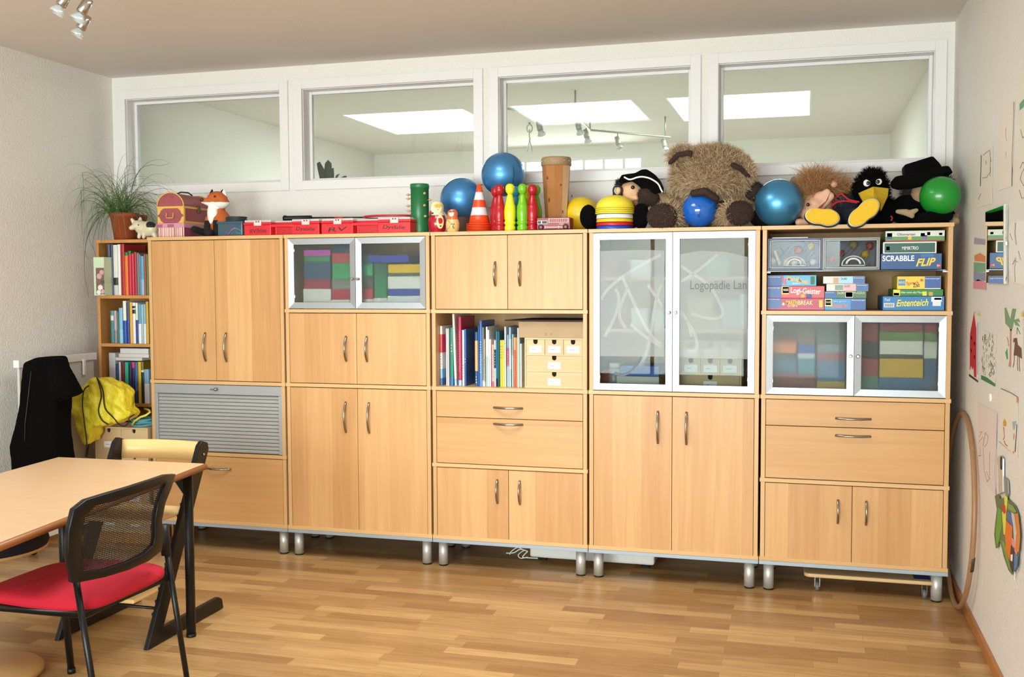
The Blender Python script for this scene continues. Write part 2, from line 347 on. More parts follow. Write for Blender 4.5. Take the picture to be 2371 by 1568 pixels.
FROST.node_tree.links.new(b_.outputs[0], _m.inputs[1]); FROST.node_tree.links.new(_d.outputs[0], _m.inputs[2]); FROST.node_tree.links.new(_m.outputs[0], _n['Material Output'].inputs[0])
CLEARD = glass_mat('#e2e7e6', .3)
def cabinet(i, label):
    x0, x1 = BX[i] + .0015, BX[i + 1] - .0015
    t = thing('cabinet', ((x0 + x1) / 2, DEP / 2, 0), label, 'cabinet', 'wooden wall cabinets side by side')
    inset = .004
    for xa in (x0 + inset, x1 - inset - SP): MB().box((xa, .003, BZ), (xa + SP, DEP, TOP - BT), .0008).build('side_panel', EDGEZ, t)
    return t, x0, x1
def board(t, x0, x1, k, first=False):
    z = lev(k); a, b = (z, z + BT) if k == 0 else (z - BT, z)
    MB().box((x0, 0, a), (x1, DEP, b), .0012).build('top_board' if k == 4 else 'bottom_board' if k == 0 else 'middle_board', EDGE, t)
def doors(t, x0, x1, k0, k1, hz, hl=.115, dx=.055, axis='z', dd=None):
    a, b = x0 + .004 + SP + .002, x1 - .004 - SP - .002; m = (a + b) / 2
    z0 = lev(k0) + (.003 if k0 else BT * 0 + .002); z1 = lev(k1) - BT - .0035
    for s, (p, q) in enumerate(((a, m - .0012), (m + .0012, b))):
        d = MB().box((p, .004, z0), (q, .022, z1), .001).build('door', BEECH, t)
        handle(d, (m + (dx if s else -dx), .004, hz), hl)
def drawer(t, x0, x1, z0, z1, hz, hl):
    a, b = x0 + .004 + SP + .002, x1 - .004 - SP - .002; m = (a + b) / 2
    d = MB().box((a, .004, z0), (b, .022, z1), .001).build('drawer', BEECHX, t); handle(d, (m, .004, hz), hl, False)
def glass_doors(t, x0, x1, k0, k1, pane, fw=.0305, kz=None):
    a, b = x0 + .004 + SP + .001, x1 - .004 - SP - .001; m = (a + b) / 2; z0 = lev(k0) + .004; z1 = lev(k1) - BT - .003; out = []
    for s, (p, q) in enumerate(((a, m - .0012), (m + .0012, b))):
        d = bpy.data.objects.new('door', None); COL.objects.link(d); d.parent = t; d.location = Vector((p, 0, z0)) - t.location
        mb = MB(); o_ = [(p, z0), (q, z0), (q, z1), (p, z1)]; n_ = [(p + fw, z0 + fw), (q - fw, z0 + fw), (q - fw, z1 - fw), (p + fw, z1 - fw)]
        for e in range(4):        # mitred aluminium bars, gently sloping inwards
            f = (e + 1) % 4; A, B, C_, D = o_[e], o_[f], n_[f], n_[e]; y1, y2, y3 = .0008, .0045, .02
            vs = [(A[0], y1, A[1]), (B[0], y1, B[1]), (C_[0], y2, C_[1]), (D[0], y2, D[1]), (A[0], y3, A[1]), (B[0], y3, B[1]), (C_[0], y3, C_[1]), (D[0], y3, D[1])]
            mb.add(vs, [[0, 1, 2, 3], [4, 7, 6, 5], [0, 4, 5, 1], [3, 2, 6, 7], [0, 3, 7, 4], [1, 5, 6, 2]])
        mb.build('door_frame', ALU, d)
        g = MB().box((p + fw - .004, .011, z0 + fw - .004), (q - fw + .004, .015, z1 - fw + .004)).build('pane', pane, d)
        kx = (q - .0145) if s == 0 else (p + .0145); kzz = kz or (z0 + z1) / 2 - .03
        MB().lathe([(.0035, 0), (.0035, .006), (.0075, .01), (.0075, .016), (.005, .018)], (kx, .0015, kzz), axis=(0, -1, 0), seg=16).build('knob', CHROME, d)
        hx = (p + fw - .001) if s == 0 else (q - fw + .001)
        for hz in (z0 + fw + .03, z1 - fw - .03):
            MB().box((hx - .003, .008, hz - .008), (hx + .003, .0115, hz + .008), .001).build('hinge', STEEL, d)
        out.append((d, p + fw, q - fw, z0 + fw, z1 - fw))
    return out
def base(t, x0, x1):
    MB().box((x0, .0, BZ - RH), (x1, DEP, BZ - .0005), .001).build('base_rail', ALU2, t)
    for x in (x0 + .042, x1 - .042):
        for y in (.04, DEP - .05):
            l = MB().lathe([(.0238, .008), (.0238, BZ - RH)], (x, y, 0), seg=28).build('leg', M('#c4c4c2', .36, .45), t)
            MB().lathe([(.021, 0), (.0228, .001), (.0228, .009)], (x, y, 0), seg=24).build('foot', BLACKP, l)
def back(t, x0, x1, k0, k1, mat=None):
    MB().box((x0 + .004 + SP, DEP - .012, lev(k0)), (x1 - .004 - SP, DEP - .004, lev(k1) - BT)).build('back_panel', mat or wood('#b98f5e', '#c9a070', 'z', .3, .6), t)
labels = ['tall beech cabinet with a grey roller shutter, farthest left of the row',
          'beech cabinet with two small frosted glass doors on top, right of the roller shutter cabinet',
          'beech cabinet in the middle with an open shelf full of picture books and two drawers',
          'beech cabinet with tall glass doors and a painted white reflection, under the big brown teddy',
          'beech cabinet nearest the right wall, open shelf of board games over frosted doors']
CAB = [cabinet(i, labels[i]) for i in range(5)]
for i, (t, x0, x1) in enumerate(CAB):
    base(t, x0, x1)
    for k in {0: (0, 1, 2, 4), 1: (0, 2, 3, 4), 2: (0, 1, 2, 3, 4), 3: (0, 2, 4), 4: (0, 1, 2, 3, 4)}[i]: board(t, x0, x1, k)
    back(t, x0, x1, 0, 4)
def hz_(u, v): return at(u, v, y=0).z
t, x0, x1 = CAB[0]
doors(t, x0, x1, 2, 4, hz_(497, 804), .15, .062)
drawer(t, x0, x1, lev(0) + .003, lev(1) - BT - .003, hz_(506, 1086), .15)
# roller shutter
a, b = x0 + .023, x1 - .023; z0, z1 = lev(1) + .003, lev(2) - BT - .003
sh = bpy.data.objects.new('roller_shutter', None); COL.objects.link(sh); sh.parent = t; sh.location = Vector(((a + b) / 2, 0, z0)) - t.location
GREY = M('#a0a2a4', .45, .25); mb = MB(); 
mb.box((a, .003, z1 - .05), (b, .03, z1), .002); mb.box((a, .003, z0), (a + .02, .03, z1 - .05), .001); mb.box((b - .02, .003, z0), (b, .03, z1 - .05), .001); mb.build('shutter_frame', GREY, sh)
mb = MB(); n = 16; zz = z1 - .053; h = (zz - z0) / n
for k in range(n): 
    q = zz - k * h; xs = (a + .019, b - .019)
    prof = [(.019, q), (.0145, q - .001), (.0118, q - h * .3), (.0118, q - h * .75), (.0145, q - h + .0012), (.019, q - h + .0006)]
    vs = [(x, y, z) for x in xs for y, z in prof]; mb.add(vs, [[j, j + 1, j + 7, j + 6] for j in range(5)], 0, False)
mb.build('slats', M('#a6a7a6', .42, .2), sh)
lk = MB(); c = (a + b) / 2; lk.cyl((c, .004, z1 - .022), (c, -.006, z1 - .022), .009); lk.box((c - .03, -.016, z1 - .026), (c, -.005, z1 - .019), .002); lk.sph((c, -.01, z1 - .022), .009); lk.build('lock', CHROME, sh)
t, x0, x1 = CAB[1]
G2 = glass_doors(t, x0, x1, 3, 4, FROST); doors(t, x0, x1, 2, 3, hz_(820, 808), .125, .057); doors(t, x0, x1, 0, 2, hz_(825, 967), .155, .064)
t, x0, x1 = CAB[2]
doors(t, x0, x1, 3, 4, hz_(1174, 634), .115, .062); doors(t, x0, x1, 0, 1, hz_(1178, 1140), .115, .057)
drawer(t, x0, x1, lev(2) - BT - .003 - .128, lev(2) - BT - .003, hz_(1178, 945), .145)
drawer(t, x0, x1, lev(1) + .003, lev(2) - BT - .134, hz_(1178, 983), .145)
t, x0, x1 = CAB[3]
G4 = glass_doors(t, x0, x1, 2, 4, CLEARD, kz=hz_(1555, 724)); doors(t, x0, x1, 0, 2, hz_(1555, 991), .15, .066)
t, x0, x1 = CAB[4]
G5 = glass_doors(t, x0, x1, 2, 3, FROST, .0295, kz=hz_(1973, 825)); doors(t, x0, x1, 0, 1, hz_(1974, 1187), .105, .06)
drawer(t, x0, x1, lev(2) - BT - .003 - .117, lev(2) - BT - .003, hz_(1974, 970), .147)
drawer(t, x0, x1, lev(1) + .003, lev(2) - BT - .123, hz_(1974, 1010), .147)
GS = .0; zg = at(1900, 626, y=.05).z
MB().box((x0 + .024, .03, zg - .006), (x1 - .024, DEP - .02, zg), .001).build('glass_shelf', M('#3a4844', .1, transmission=.3), t)
for x in (x0 + .03, x1 - .03): MB().box((x - .009, .04, zg - .012), (x + .009, .05, zg - .006), .001).build('shelf_pin', STEEL, t)
# shelves inside the glazed cabinet
t, x0, x1 = CAB[3]; SH4 = []
for v in (641, 761):
    z = at(1500, v, y=.06).z; SH4.append(z + .0); MB().box((x0 + .024, .05, z - .018), (x1 - .024, DEP - .014, z), .001).build('inner_shelf', EDGE, t)
# window-front reflection painted on the tall glass doors: curved top, swirling lines, lettering
REFLECTION = bpy.data.materials.new('painted_reflection'); REFLECTION.use_nodes = True
n = REFLECTION.node_tree.nodes; Lk = REFLECTION.node_tree.links; pb = n['Principled BSDF']; pb.inputs['Base Color'].default_value = lin('#dfe6e8'); pb.inputs['Roughness'].default_value = .5; pb.inputs['Alpha'].default_value = .33; pb.inputs['Specular IOR Level'].default_value = .15
REFLECTION2 = M('#f0f4f6', .4, alpha=.2)  # paler swirls within the painted reflection
YRefl = .0102
def refl_pt(u, v): return at(u, v, y=YRefl)
def bez(p0, p1, p2, p3, n=18): return [tuple((1 - t) ** 3 * p0[j] + 3 * (1 - t) ** 2 * t * p1[j] + 3 * (1 - t) * t * t * p2[j] + t ** 3 * p3[j] for j in (0, 1)) for t in [k / n for k in range(n + 1)]]
def strip(mb, path, wpx, mi=0, yy=YRefl - .0004, clip=None):
    for a, b in zip(path[:-1], path[1:]):
        dx, dy = b[0] - a[0], b[1] - a[1]; l = math.hypot(dx, dy) or 1; nx, ny = -dy / l * wpx / 2, dx / l * wpx / 2
        q = [(a[0] + nx, a[1] + ny), (b[0] + nx, b[1] + ny), (b[0] - nx, b[1] - ny), (a[0] - nx, a[1] - ny)]
        if clip and any(not (clip[0] < p[0] < clip[1] and clip[2] < p[1] < clip[3]) for p in q): continue
        mb.add([at(p[0], p[1], y=yy) for p in q], [[0, 1, 2, 3]], mi)
(dL, a0, a1, az0, az1), (dR, b0, b1, bz0, bz1) = G4
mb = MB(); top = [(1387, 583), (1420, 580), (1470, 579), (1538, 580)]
mb.add([refl_pt(*p) for p in [(1387, 582), (1430, 580), (1490, 579), (1538, 580), (1538, 826), (1387, 825)]], [[5, 4, 3, 2, 1, 0]]); mb.build('reflection_sheet', REFLECTION, dL)
mb = MB(); mb.add([refl_pt(*p) for p in [(1570, 590), (1620, 581), (1680, 583), (1731, 595), (1731, 832), (1580, 828), (1570, 826)]], [[6, 5, 4, 3, 2, 1, 0]]); mb.build('reflection_sheet', REFLECTION, dR)
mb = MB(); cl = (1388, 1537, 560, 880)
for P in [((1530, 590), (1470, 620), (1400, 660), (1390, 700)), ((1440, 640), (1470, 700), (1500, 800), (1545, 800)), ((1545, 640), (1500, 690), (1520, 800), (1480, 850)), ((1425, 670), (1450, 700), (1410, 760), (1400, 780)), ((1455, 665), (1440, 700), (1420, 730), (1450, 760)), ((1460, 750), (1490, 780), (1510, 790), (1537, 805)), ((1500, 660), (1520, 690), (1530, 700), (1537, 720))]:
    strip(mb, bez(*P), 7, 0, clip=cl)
mb.build('reflected_swirls', REFLECTION2, dL)
mb = MB(); strip(mb, bez((1484, 826), (1470, 860), (1440, 880), (1423, 862)), 6, 0, clip=cl); mb.build('reflected_swirl_tail', M('#2c3a4c', .3, alpha=.8), dL)
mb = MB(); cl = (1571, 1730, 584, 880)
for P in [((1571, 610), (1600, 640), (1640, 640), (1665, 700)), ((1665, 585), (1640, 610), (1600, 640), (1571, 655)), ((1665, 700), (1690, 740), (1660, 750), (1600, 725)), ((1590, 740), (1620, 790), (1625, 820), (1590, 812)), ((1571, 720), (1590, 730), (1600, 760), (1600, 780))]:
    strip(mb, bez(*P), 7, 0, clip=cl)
mb.build('reflected_swirls', REFLECTION2, dR)
p = at(1663, 663, y=YRefl - .0008); text('Logopädie Lan', p, 128 * S(p), M('#5c6266', .5), dR, 'reflected_lettering', height=27 * S(p))  # lettering belongs to the reflected window front, painted on the pane
# ------------------------------------------------------------------ books, boxes and games on the shelves
def grp_clamp(g): return 'open shelf' in g
def book(u0, u1, vt, vb, yf, dep, zb, cols, label, group, lean=0, spine_text=None, name='book', cat='book'):
    """upright book; cols = [(fraction from top, colour), ...] bands down the spine"""
    um = (u0 + u1) / 2; p = at(um, (vt + vb) / 2, y=yf); s = S(p); xa = at(u0, (vt + vb) / 2, y=yf).x; xb = at(u1, (vt + vb) / 2, y=yf).x; zt = at(um, vt, y=yf).z
    xa = max(xa, BX[2] + .026) if grp_clamp(group) else xa; xb = max(xb, xa + .004) - .0004; mats = [M('#e9e4d8', .8)]; mb = MB(); edges = [0] + [c[0] for c in cols[1:]] + [1]
    H = zt - zb; hw = (xb - xa) / 2; xc = (xa + xb) / 2; cv = min(.0022, hw * .35)
    for k, (f, c) in enumerate(cols):
        m = M(c, .42); mi = len(mats); mats.append(m); z1 = zt - H * edges[k]; z0 = zt - H * edges[k + 1]; e = 7 if hw > .006 else 5
        pr = [(xc + hw * math.cos(a), yf + .004 - .004 * math.sin(a)) for a in [PI - PI * j / (e - 1) for j in range(e)]]
        pr = pr + [(xb, yf + dep), (xb - cv, yf + dep), (xb - cv, yf + .006), (xa + cv, yf + .006), (xa + cv, yf + dep), (xa, yf + dep)]
        mb.prism([(x, y, z0) for x, y in pr], (0, 0, z1 - z0), mi)
    mb.box((xa + cv, yf + .0062, zb + .002), (xb - cv, yf + dep - .003, zt - .003), 0, 0)
    o = mb.build(name, mats, None)
    if lean: o.data.transform(Matrix.Translation((xc, 0, zb)) @ Matrix.Rotation(lean, 4, 'Y') @ Matrix.Translation((-xc, 0, -zb)))
    o.data.transform(Matrix.Translation((-xc, -yf, -zb))); o.location = (xc, yf, zb)
    tag(o, label, cat, group)
    if spine_text:
        f0, f1, tc = spine_text; n = max(2, int((f1 - f0) * H / .012)); mt = MB(); random.seed(int(u0 * 7))
        for k in range(n):
            z = zt - H * (f0 + (f1 - f0) * (k + .5) / n); mt.box((xc - hw * .3, yf - .0006, z - .0035), (xc + hw * random.uniform(.05, .35), yf + .0005, z + .0015))
        q = mt.build('spine_title', M(tc, .5), o); q.data.transform(Matrix.Rotation(lean, 4, 'Y'))
    return o
def c3(x, y, sc=6.08, ox=990, oy=700): return ox + x / sc, oy + y / sc
SZ = lev(2); G = 'picture books on the open shelf'; yb = at(1100, 888.5, z=SZ).y; yb = max(.02, min(yb, .06))
BK = [ # x0,x1,top, bands, depth, lean, label, spine title
 (170, 205, 335, [(0, '#f4f2f0'), (.14, '#e2526a'), (.45, '#eef0f4'), (.72, '#8cc7e8'), (.88, '#4a78b4')], .2, 0, 'thin white book with red and light blue spine at the left end of the shelf', (.4, .7, '#22242a')),
 (258, 275, 370, [(0, '#ece7ea')], .2, 0, 'thin white book, left one of the pair beside the teal green book', None),
 (280, 299, 370, [(0, '#f2eef0')], .2, 0, 'thin white book directly left of the teal green book', None),
 (315, 362, 358, [(0, '#1f7d6c'), (.86, '#2c6ea6')], .22, 0, 'thick teal green book with a blue foot and yellow title', (.27, .43, '#e8e060')),
 (374, 406, 165, [(0, '#ece4dc'), (.9, '#a9c4d6')], .25, math.radians(-1.6), 'tallest white book, leaning, left of the magenta book', (.15, .4, '#8f8a84')),
 (430, 475, 205, [(0, '#b81f4f'), (.92, '#a8b9d8')], .22, 0, 'tall magenta book with a pale blue foot', (.2, .8, '#d8809a')),
 (485, 515, 392, [(0, '#ecebee')], .2, 0, 'white book between the magenta book and a dark blue one', (.6, .85, '#33353c')),
 (517, 543, 378, [(0, '#3b66a8'), (.5, '#2f5a98')], .27, 0, 'blue book with a black cover turned towards the room', (.5, .6, '#e9e9ee')),
 (664, 706, 420, [(0, '#1e4a78'), (.16, '#eaa56a'), (.72, '#1d4a7a')], .2, 0, 'navy book with an orange middle band on its spine', (.8, .95, '#e9e9ee')),
 (707, 728, 328, [(0, '#34619e')], .2, 0, 'blue book directly right of the navy and orange one', None),
 (730, 766, 262, [(0, '#3f6fb8'), (.5, '#5b8ad0')], .22, 0, 'tall bright blue book, the tallest blue one on the shelf', (.3, .8, '#dfe8f6')),
 (770, 789, 352, [(0, '#9c9a8e'), (.9, '#eceae4')], .2, 0, 'grey book beside the tall bright blue one', None),
 (791, 810, 520, [(0, '#bcb6a2'), (.9, '#e8e4da')], .19, 0, 'short beige book right of the grey one', (.4, .6, '#6a665c')),
 (820, 843, 345, [(0, '#eef2f4'), (.5, '#b8d4e2')], .21, 0, 'tall white and pale blue book right of the short beige one', None),
 (845, 866, 390, [(0, '#f3f2f2')], .2, 0, 'white book left of the short white one with pale pink', (.3, .6, '#a9a7b0')),
 (869, 892, 522, [(0, '#f3efea'), (.4, '#f0e2dc')], .19, 0, 'short white book with pale pink foot, left of the pink one', (.2, .5, '#b8968a')),
 (905, 932, 597, [(0, '#f2b9a8'), (.3, '#f0c2c4'), (.88, '#d86a90')], .17, 0, 'shortest pink book on the shelf', (.2, .8, '#b06a70')),
 (936, 960, 535, [(0, '#f2e8dc'), (.2, '#26456e'), (.6, '#dfe6ee')], .19, 0, 'white book with a navy band, right of the pink one', (.25, .55, '#e8eef6')),
 (963, 984, 413, [(0, '#2d86a0'), (.85, '#1c2430')], .21, 0, 'bright teal book with a black foot', None),
 (986, 1012, 413, [(0, '#1f5f6c'), (.9, '#2a5a58')], .21, 0, 'dark teal book left of the yellow pair', None),
 (1019, 1046, 535, [(0, '#e2d049')], .19, 0, 'yellow book, left one of the yellow pair', (.1, .4, '#3a3a20')),
 (1048, 1077, 535, [(0, '#ead84e')], .19, 0, 'yellow book, right one of the yellow pair', (.1, .4, '#3a3a20')),
 (1080, 1102, 345, [(0, '#f5f5f6')], .21, 0, 'tall white book with black title, right of the yellow pair', (.1, .3, '#15161a')),
 (1119, 1141, 460, [(0, '#8fb4cc'), (.25, '#c45a78'), (.6, '#b8d2de')], .2, 0, 'pale blue book with a pink band on its spine', (.3, .6, '#e8e0e8')),
 (1145, 1172, 352, [(0, '#9fc0d8'), (.2, '#eaf0f4'), (.7, '#bcd8e6')], .22, 0, 'tall white book with light blue ends on its spine', None),
 (1185, 1209, 450, [(0, '#93aeb4'), (.4, '#b8cccd')], .2, 0, 'greyish teal book left of the brick red one', None),
 (1211, 1242, 497, [(0, '#e8a068'), (.25, '#cc5a48')], .19, 0, 'brick red book with an orange top panel', (.4, .8, '#e8a890')),
 (1244, 1258, 500, [(0, '#e8a060')], .19, 0, 'thin orange book beside the brick red one', None),
 (1262, 1282, 363, [(0, '#f5f3f0')], .22, 0, 'tall white book near the right end, right of the thin orange one', None),
 (1284, 1299, 500, [(0, '#a9c8c4')], .19, 0, 'thin pale teal book near the right end', None),
 (1302, 1324, 585, [(0, '#e9f0ee')], .19, 0, 'short white book at the right end, by the drawer chest', (.4, .8, '#8ab0a8'))]
for x0, x1, tp, bands, dep, ln, lb, stx in BK:
    u0, _ = c3(x0, 0); u1, _ = c3(x1, 0); _, vt = c3(0, tp); book(u0, u1, vt, 888, yb, dep, SZ + .0005, bands, lb, G, ln, stx)
# big dark book covers lying between the spines
def panel_box(name, u0, u1, v0, v1, y, dep, mats, label, cat, group=None, zb=None, bev=.0015):
    a = at(u0, (v0 + v1) / 2, y=y); b = at(u1, (v0 + v1) / 2, y=y); zt = at((u0 + u1) / 2, v0, y=y).z; z0 = zb if zb is not None else at((u0 + u1) / 2, v1, y=y).z
    o = MB().box((a.x, y, z0), (b.x, y + dep, zt), bev); r = o.build(name, mats, None); c = Vector(((a.x + b.x) / 2, y, z0)); r.data.transform(Matrix.Translation(-c)); r.location = c
    return tag(r, label, cat, group), a.x, b.x, z0, zt
# wooden mini drawer chests
def drawer_chest(u0, u1, v0, v1, y, dep, rows, label, zb=None, labw=.46, xr=None, text_rows=None):
    a = at(u0, (v0 + v1) / 2, y=y); b = at(u1, (v0 + v1) / 2, y=y); zt = at((u0 + u1) / 2, v0, y=y).z; z0 = zb if zb is not None else at((u0 + u1) / 2, v1, y=y).z
    xa, xb = a.x, xr if xr else b.x; t = thing('drawer_chest', ((xa + xb) / 2, y + dep / 2, z0), label, 'drawer box')
    k = .008; mb = MB(); mb.box((xa, y, z0), (xa + k, y + dep, zt), .001); mb.box((xb - k, y, z0), (xb, y + dep, zt), .001); mb.box((xa + k, y + .001, zt - k), (xb - k, y + dep, zt)); mb.box((xa + k, y + .001, z0), (xb - k, y + dep, z0 + k)); mb.box((xa + k, y + dep - .006, z0 + k), (xb - k, y + dep, zt - k))
    H = zt - z0 - k; tot = sum(r[1] for r in rows); z = zt - k
    for ri, (n, h) in enumerate(rows):
        h = H * h / tot
        if ri: mb.box((xa + k, y + .001, z - .0), (xb - k, y + dep - .006, z + .005))
        z = z - h
        for j in range(n):
            wd = (xb - xa - 2 * k) / n; p, q = xa + k + wd * j + .001, xa + k + wd * (j + 1) - .001; zl, zh = z + .0015, z + h - (.001 if not ri else .001)
            c = (p + q) / 2; d = bpy.data.objects.new('drawer', None); COL.objects.link(d); d.parent = t; d.location = Vector((c, y, zl)) - t.location; r = min(.011, h * .16); nt = zh - r * 2.0
            pts = [(p, zl), (q, zl), (q, zh), (c + r, zh), (c + r, zh - r)] + [(c + r * math.cos(a_), zh - r - r * math.sin(a_)) for a_ in [PI * kk / 8 for kk in range(1, 8)]] + [(c - r, zh - r), (c - r, zh), (p, zh)]
            MB().prism([(x, y + .002, zz) for x, zz in pts], (0, .008, 0)).build('drawer_front', PLY, d)
            MB().box((c - r - .002, y + .011, zh - 2 * r - .003), (c + r + .002, y + .02, zh), 0).build('finger_hole', GAP, d)
            lw, lh = min(.031, wd * .36), min(.024, h * .4)
            zc = zl + (zh - zl) * .38 ; MB().box((c - lw, y + .0006, zc - lh * .7), (c + lw, y + .0019, zc + lh * .7)).build('paper_label', WHITE, d)
            MB().box((c - lw * .6, y + .0002, zc - .0015), (c - lw * .6 + lw * random.uniform(.5, 1.1), y + .0007, zc + .001)).build('label_writing', M('#8f8c88', .7), d)
    mb.build('chest_body', PLYZ, t); return t
drawer_chest(1214.6, 1351, 783, 889, .045, .3, [(3, 1), (1, 1.02), (1, 1.02)], 'light plywood chest of five small drawers on the open bookshelf', zb=SZ + .0005, xr=BX[3] - .028)
# brown carton above the small chest with a dark sheet on top
zt0 = at(1280, 783, y=.05).z; t = thing('carton', (2.27, .2, zt0), 'brown cardboard box without lid on the small drawer chest', 'box'); KR = M('#b59a78', .8, noise=.08, nscale=6)
xa = at(1201, 760, y=.05).x; xb = BX[3] - .03; ztc = at(1270, 745, y=.05).z
mb = MB(); k = .004; z0 = zt0 + .001; mb.box((xa, .05, z0), (xb, .05 + k, ztc), .0005); mb.box((xa, .35, z0), (xb, .35 + k, ztc)); mb.box((xa, .05 + k, z0), (xa + k, .35, ztc)); mb.box((xb - k, .05 + k, z0), (xb, .35, ztc)); mb.box((xa + k, .05 + k, z0), (xb - k, .35, z0 + k)); mb.build('carton_body', KR, t)
mb = MB()
for u_, r_ in ((1264, .0055), (1275, .003)):
    p = at(u_, 774, y=.0493); mb.tube([p + Vector((r_ * math.cos(a), 0, r_ * math.sin(a))) for a in [2 * PI * k / 14 for k in range(14)]], .0006, closed=True, seg=4)
mb.build('ring_marks', M('#8a6f50', .7), t)
mb = MB(); za = ztc + .002; pts = [(at(1171, 742, y=.06).x, .04), (xb + .002, .04), (xb + .002, .36), (at(1171, 742, y=.06).x + .06, .36)]
mb.prism([(x, y, za) for x, y in pts], (0, 0, .006)); tag(mb.build('cardboard_sheet', M('#3a2a26', .8), None), 'dark brown flat board lying on the open brown carton', 'board')

# ---- board games and bins, cabinet by the right wall
def px_panel(mb, c, u0, u1, v0, v1, y, mats):
    a = at(u0, v0, y=y); b = at(u1, v0, y=y); z0 = at((u0 + u1) / 2, v1, y=y).z; z1 = at((u0 + u1) / 2, v0, y=y).z
    mats.append(M(c, .45)); mb.box((a.x, y - .0006, z0), (b.x, y + .0002, z1), 0, len(mats) - 1)
def q5(x, y): return 1740 + x / 4.742, 500 + y / 4.742
def game(x0, x1, y0, y1, col, label, zb, yf=.05, dep=.3, panels=(), texts=(), grp='board games stacked in the open shelf'):
    u0, v0 = q5(x0, y0); u1, v1 = q5(x1, y1); um = (u0 + u1) / 2
    xa = at(u0, (v0 + v1) / 2, y=yf).x; xb = at(u1, (v0 + v1) / 2, y=yf).x; zt = at(um, (v0 + v1) / 2 - (v1 - v0) / 2, y=yf).z
    xa = max(xa, BX[4] + .0265); xb = min(xb, BX[5] - .026)
    t = thing('board_game', ((xa + xb) / 2, yf, zb), label, 'board game', grp); H = zt - zb
    fx = lambda x: xa + (xb - xa) * (x - x0) / (x1 - x0); fz = lambda y: zt - H * (y - y0) / (y1 - y0)
    mb = MB(); mats = [M(col, .4)]; mb.box((xa, yf, zb + .0005), (xb, yf + dep, zt - .0005), .0012)
    for c, a, b, c0, c1 in panels:
        mats.append(M(c, .45)); mb.box((fx(a), yf - .0006, max(fz(c1), zb + .001)), (fx(b), yf + .0004, min(fz(c0), zt - .001)), 0, len(mats) - 1)
    mb.build('game_box', mats, t)
    for s_, c, a, b, c0, c1, *o in texts:
        text(s_, (fx((a + b) / 2), yf - .0008, fz((c0 + c1) / 2)), fx(b) - fx(a), M(c, .5), t, 'box_lettering', height=abs(fz(c0) - fz(c1)), **(o[0] if o else {}))
    return zt
Z3 = lev(3) + .0006; B9 = dict(bold=.012)
za = game(155, 800, 905, 1037, '#b84a62', 'dark pink game box, bottom of the left stack', Z3, panels=[('#5d7fb8', 157, 312, 905, 1010), ('#c8768a', 157, 797, 1014, 1022), ('#e8c860', 740, 780, 925, 1005)], texts=[('Ravensburger', '#f4f4f4', 162, 300, 908, 924), ("MAKE'N", '#f2d84a', 372, 500, 925, 975, B9), ('BREAK', '#f0e4a0', 505, 672, 930, 978, B9), ('EXTREME', '#e8e0a0', 390, 500, 978, 1002, B9), ('♠', '#f6efe6', 325, 355, 950, 985)])
za = game(152, 802, 770, 890, '#cf5560', 'red game box with ghosts lettering, middle of the left stack', za, panels=[('#5878b4', 154, 312, 775, 885), ('#f0d05c', 315, 400, 772, 850), ('#6f97b4', 328, 398, 780, 838), ('#f0a84c', 537, 578, 850, 885), ('#32528c', 598, 660, 850, 886)], texts=[('Ravensburger', '#f4f4f4', 160, 303, 780, 798), ('Logi-Geister', '#fbf3ee', 420, 760, 790, 862, dict(bold=.015, tilt=-.05)), ('NEUES', '#f4f8fa', 335, 392, 795, 820, B9)])
za = game(166, 712, 650, 764, '#58aee0', 'light blue game box with orange lettering, top of the left stack', za, dep=.26, panels=[('#4f72ac', 168, 330, 654, 760), ('#c85a70', 332, 350, 654, 735), ('#dc5a80', 356, 380, 690, 750), ('#2f6a50', 648, 694, 665, 750)], texts=[('Ravensburger', '#f4f4f4', 175, 318, 662, 678), ("Make'n", '#f3c35a', 390, 545, 664, 715, dict(bold=.02, tilt=-.08)), ('Break', '#f3c35a', 505, 632, 690, 740, dict(bold=.02, tilt=-.1)), ('JUNIOR', '#f8f4ee', 448, 545, 728, 750, B9)])
zb_ = game(803, 1256, 907, 1026, '#4f93cc', 'blue shopping game box, bottom of the middle stack', Z3, panels=[('#4a6ca8', 1090, 1253, 910, 1022), ('#e8dc78', 806, 885, 910, 985), ('#7aa6c0', 815, 872, 922, 972)], texts=[('Ravensburger', '#f4f4f4', 1100, 1248, 916, 934), ('Wir gehen', '#c8dcea', 900, 1040, 925, 948, dict(tilt=.03)), ('Einkaufen', '#e8946a', 885, 1060, 955, 1000, dict(bold=.012, tilt=.03)), ('NEUES', '#eef4f8', 820, 868, 935, 955)])
zb_ = game(805, 1262, 828, 902, '#4b7358', 'dark green puzzle box in the middle stack', zb_, dep=.24, panels=[('#4a6ca8', 808, 935, 832, 900), ('#e8e0d4', 1030, 1116, 832, 892), ('#7a4a40', 1036, 1110, 838, 886)], texts=[('Ravensburger', '#e8eef4', 812, 910, 835, 848), ('2x20', '#e9e0b8', 942, 1020, 832, 856, B9), ('PUZZLE', '#cbd89a', 1122, 1242, 832, 854, B9)])
zb_ = game(823, 1284, 745, 824, '#ded6d0', 'white and pink puzzle box with blue end in the middle stack', zb_, dep=.24, panels=[('#5074ae', 1148, 1282, 748, 820), ('#f0b8bc', 1012, 1146, 748, 820), ('#8aa090', 918, 1008, 758, 812)], texts=[('Ravensburger', '#f4f4f4', 1162, 1268, 755, 770), ('2x20', '#6a5458', 1018, 1080, 758, 782, B9)])
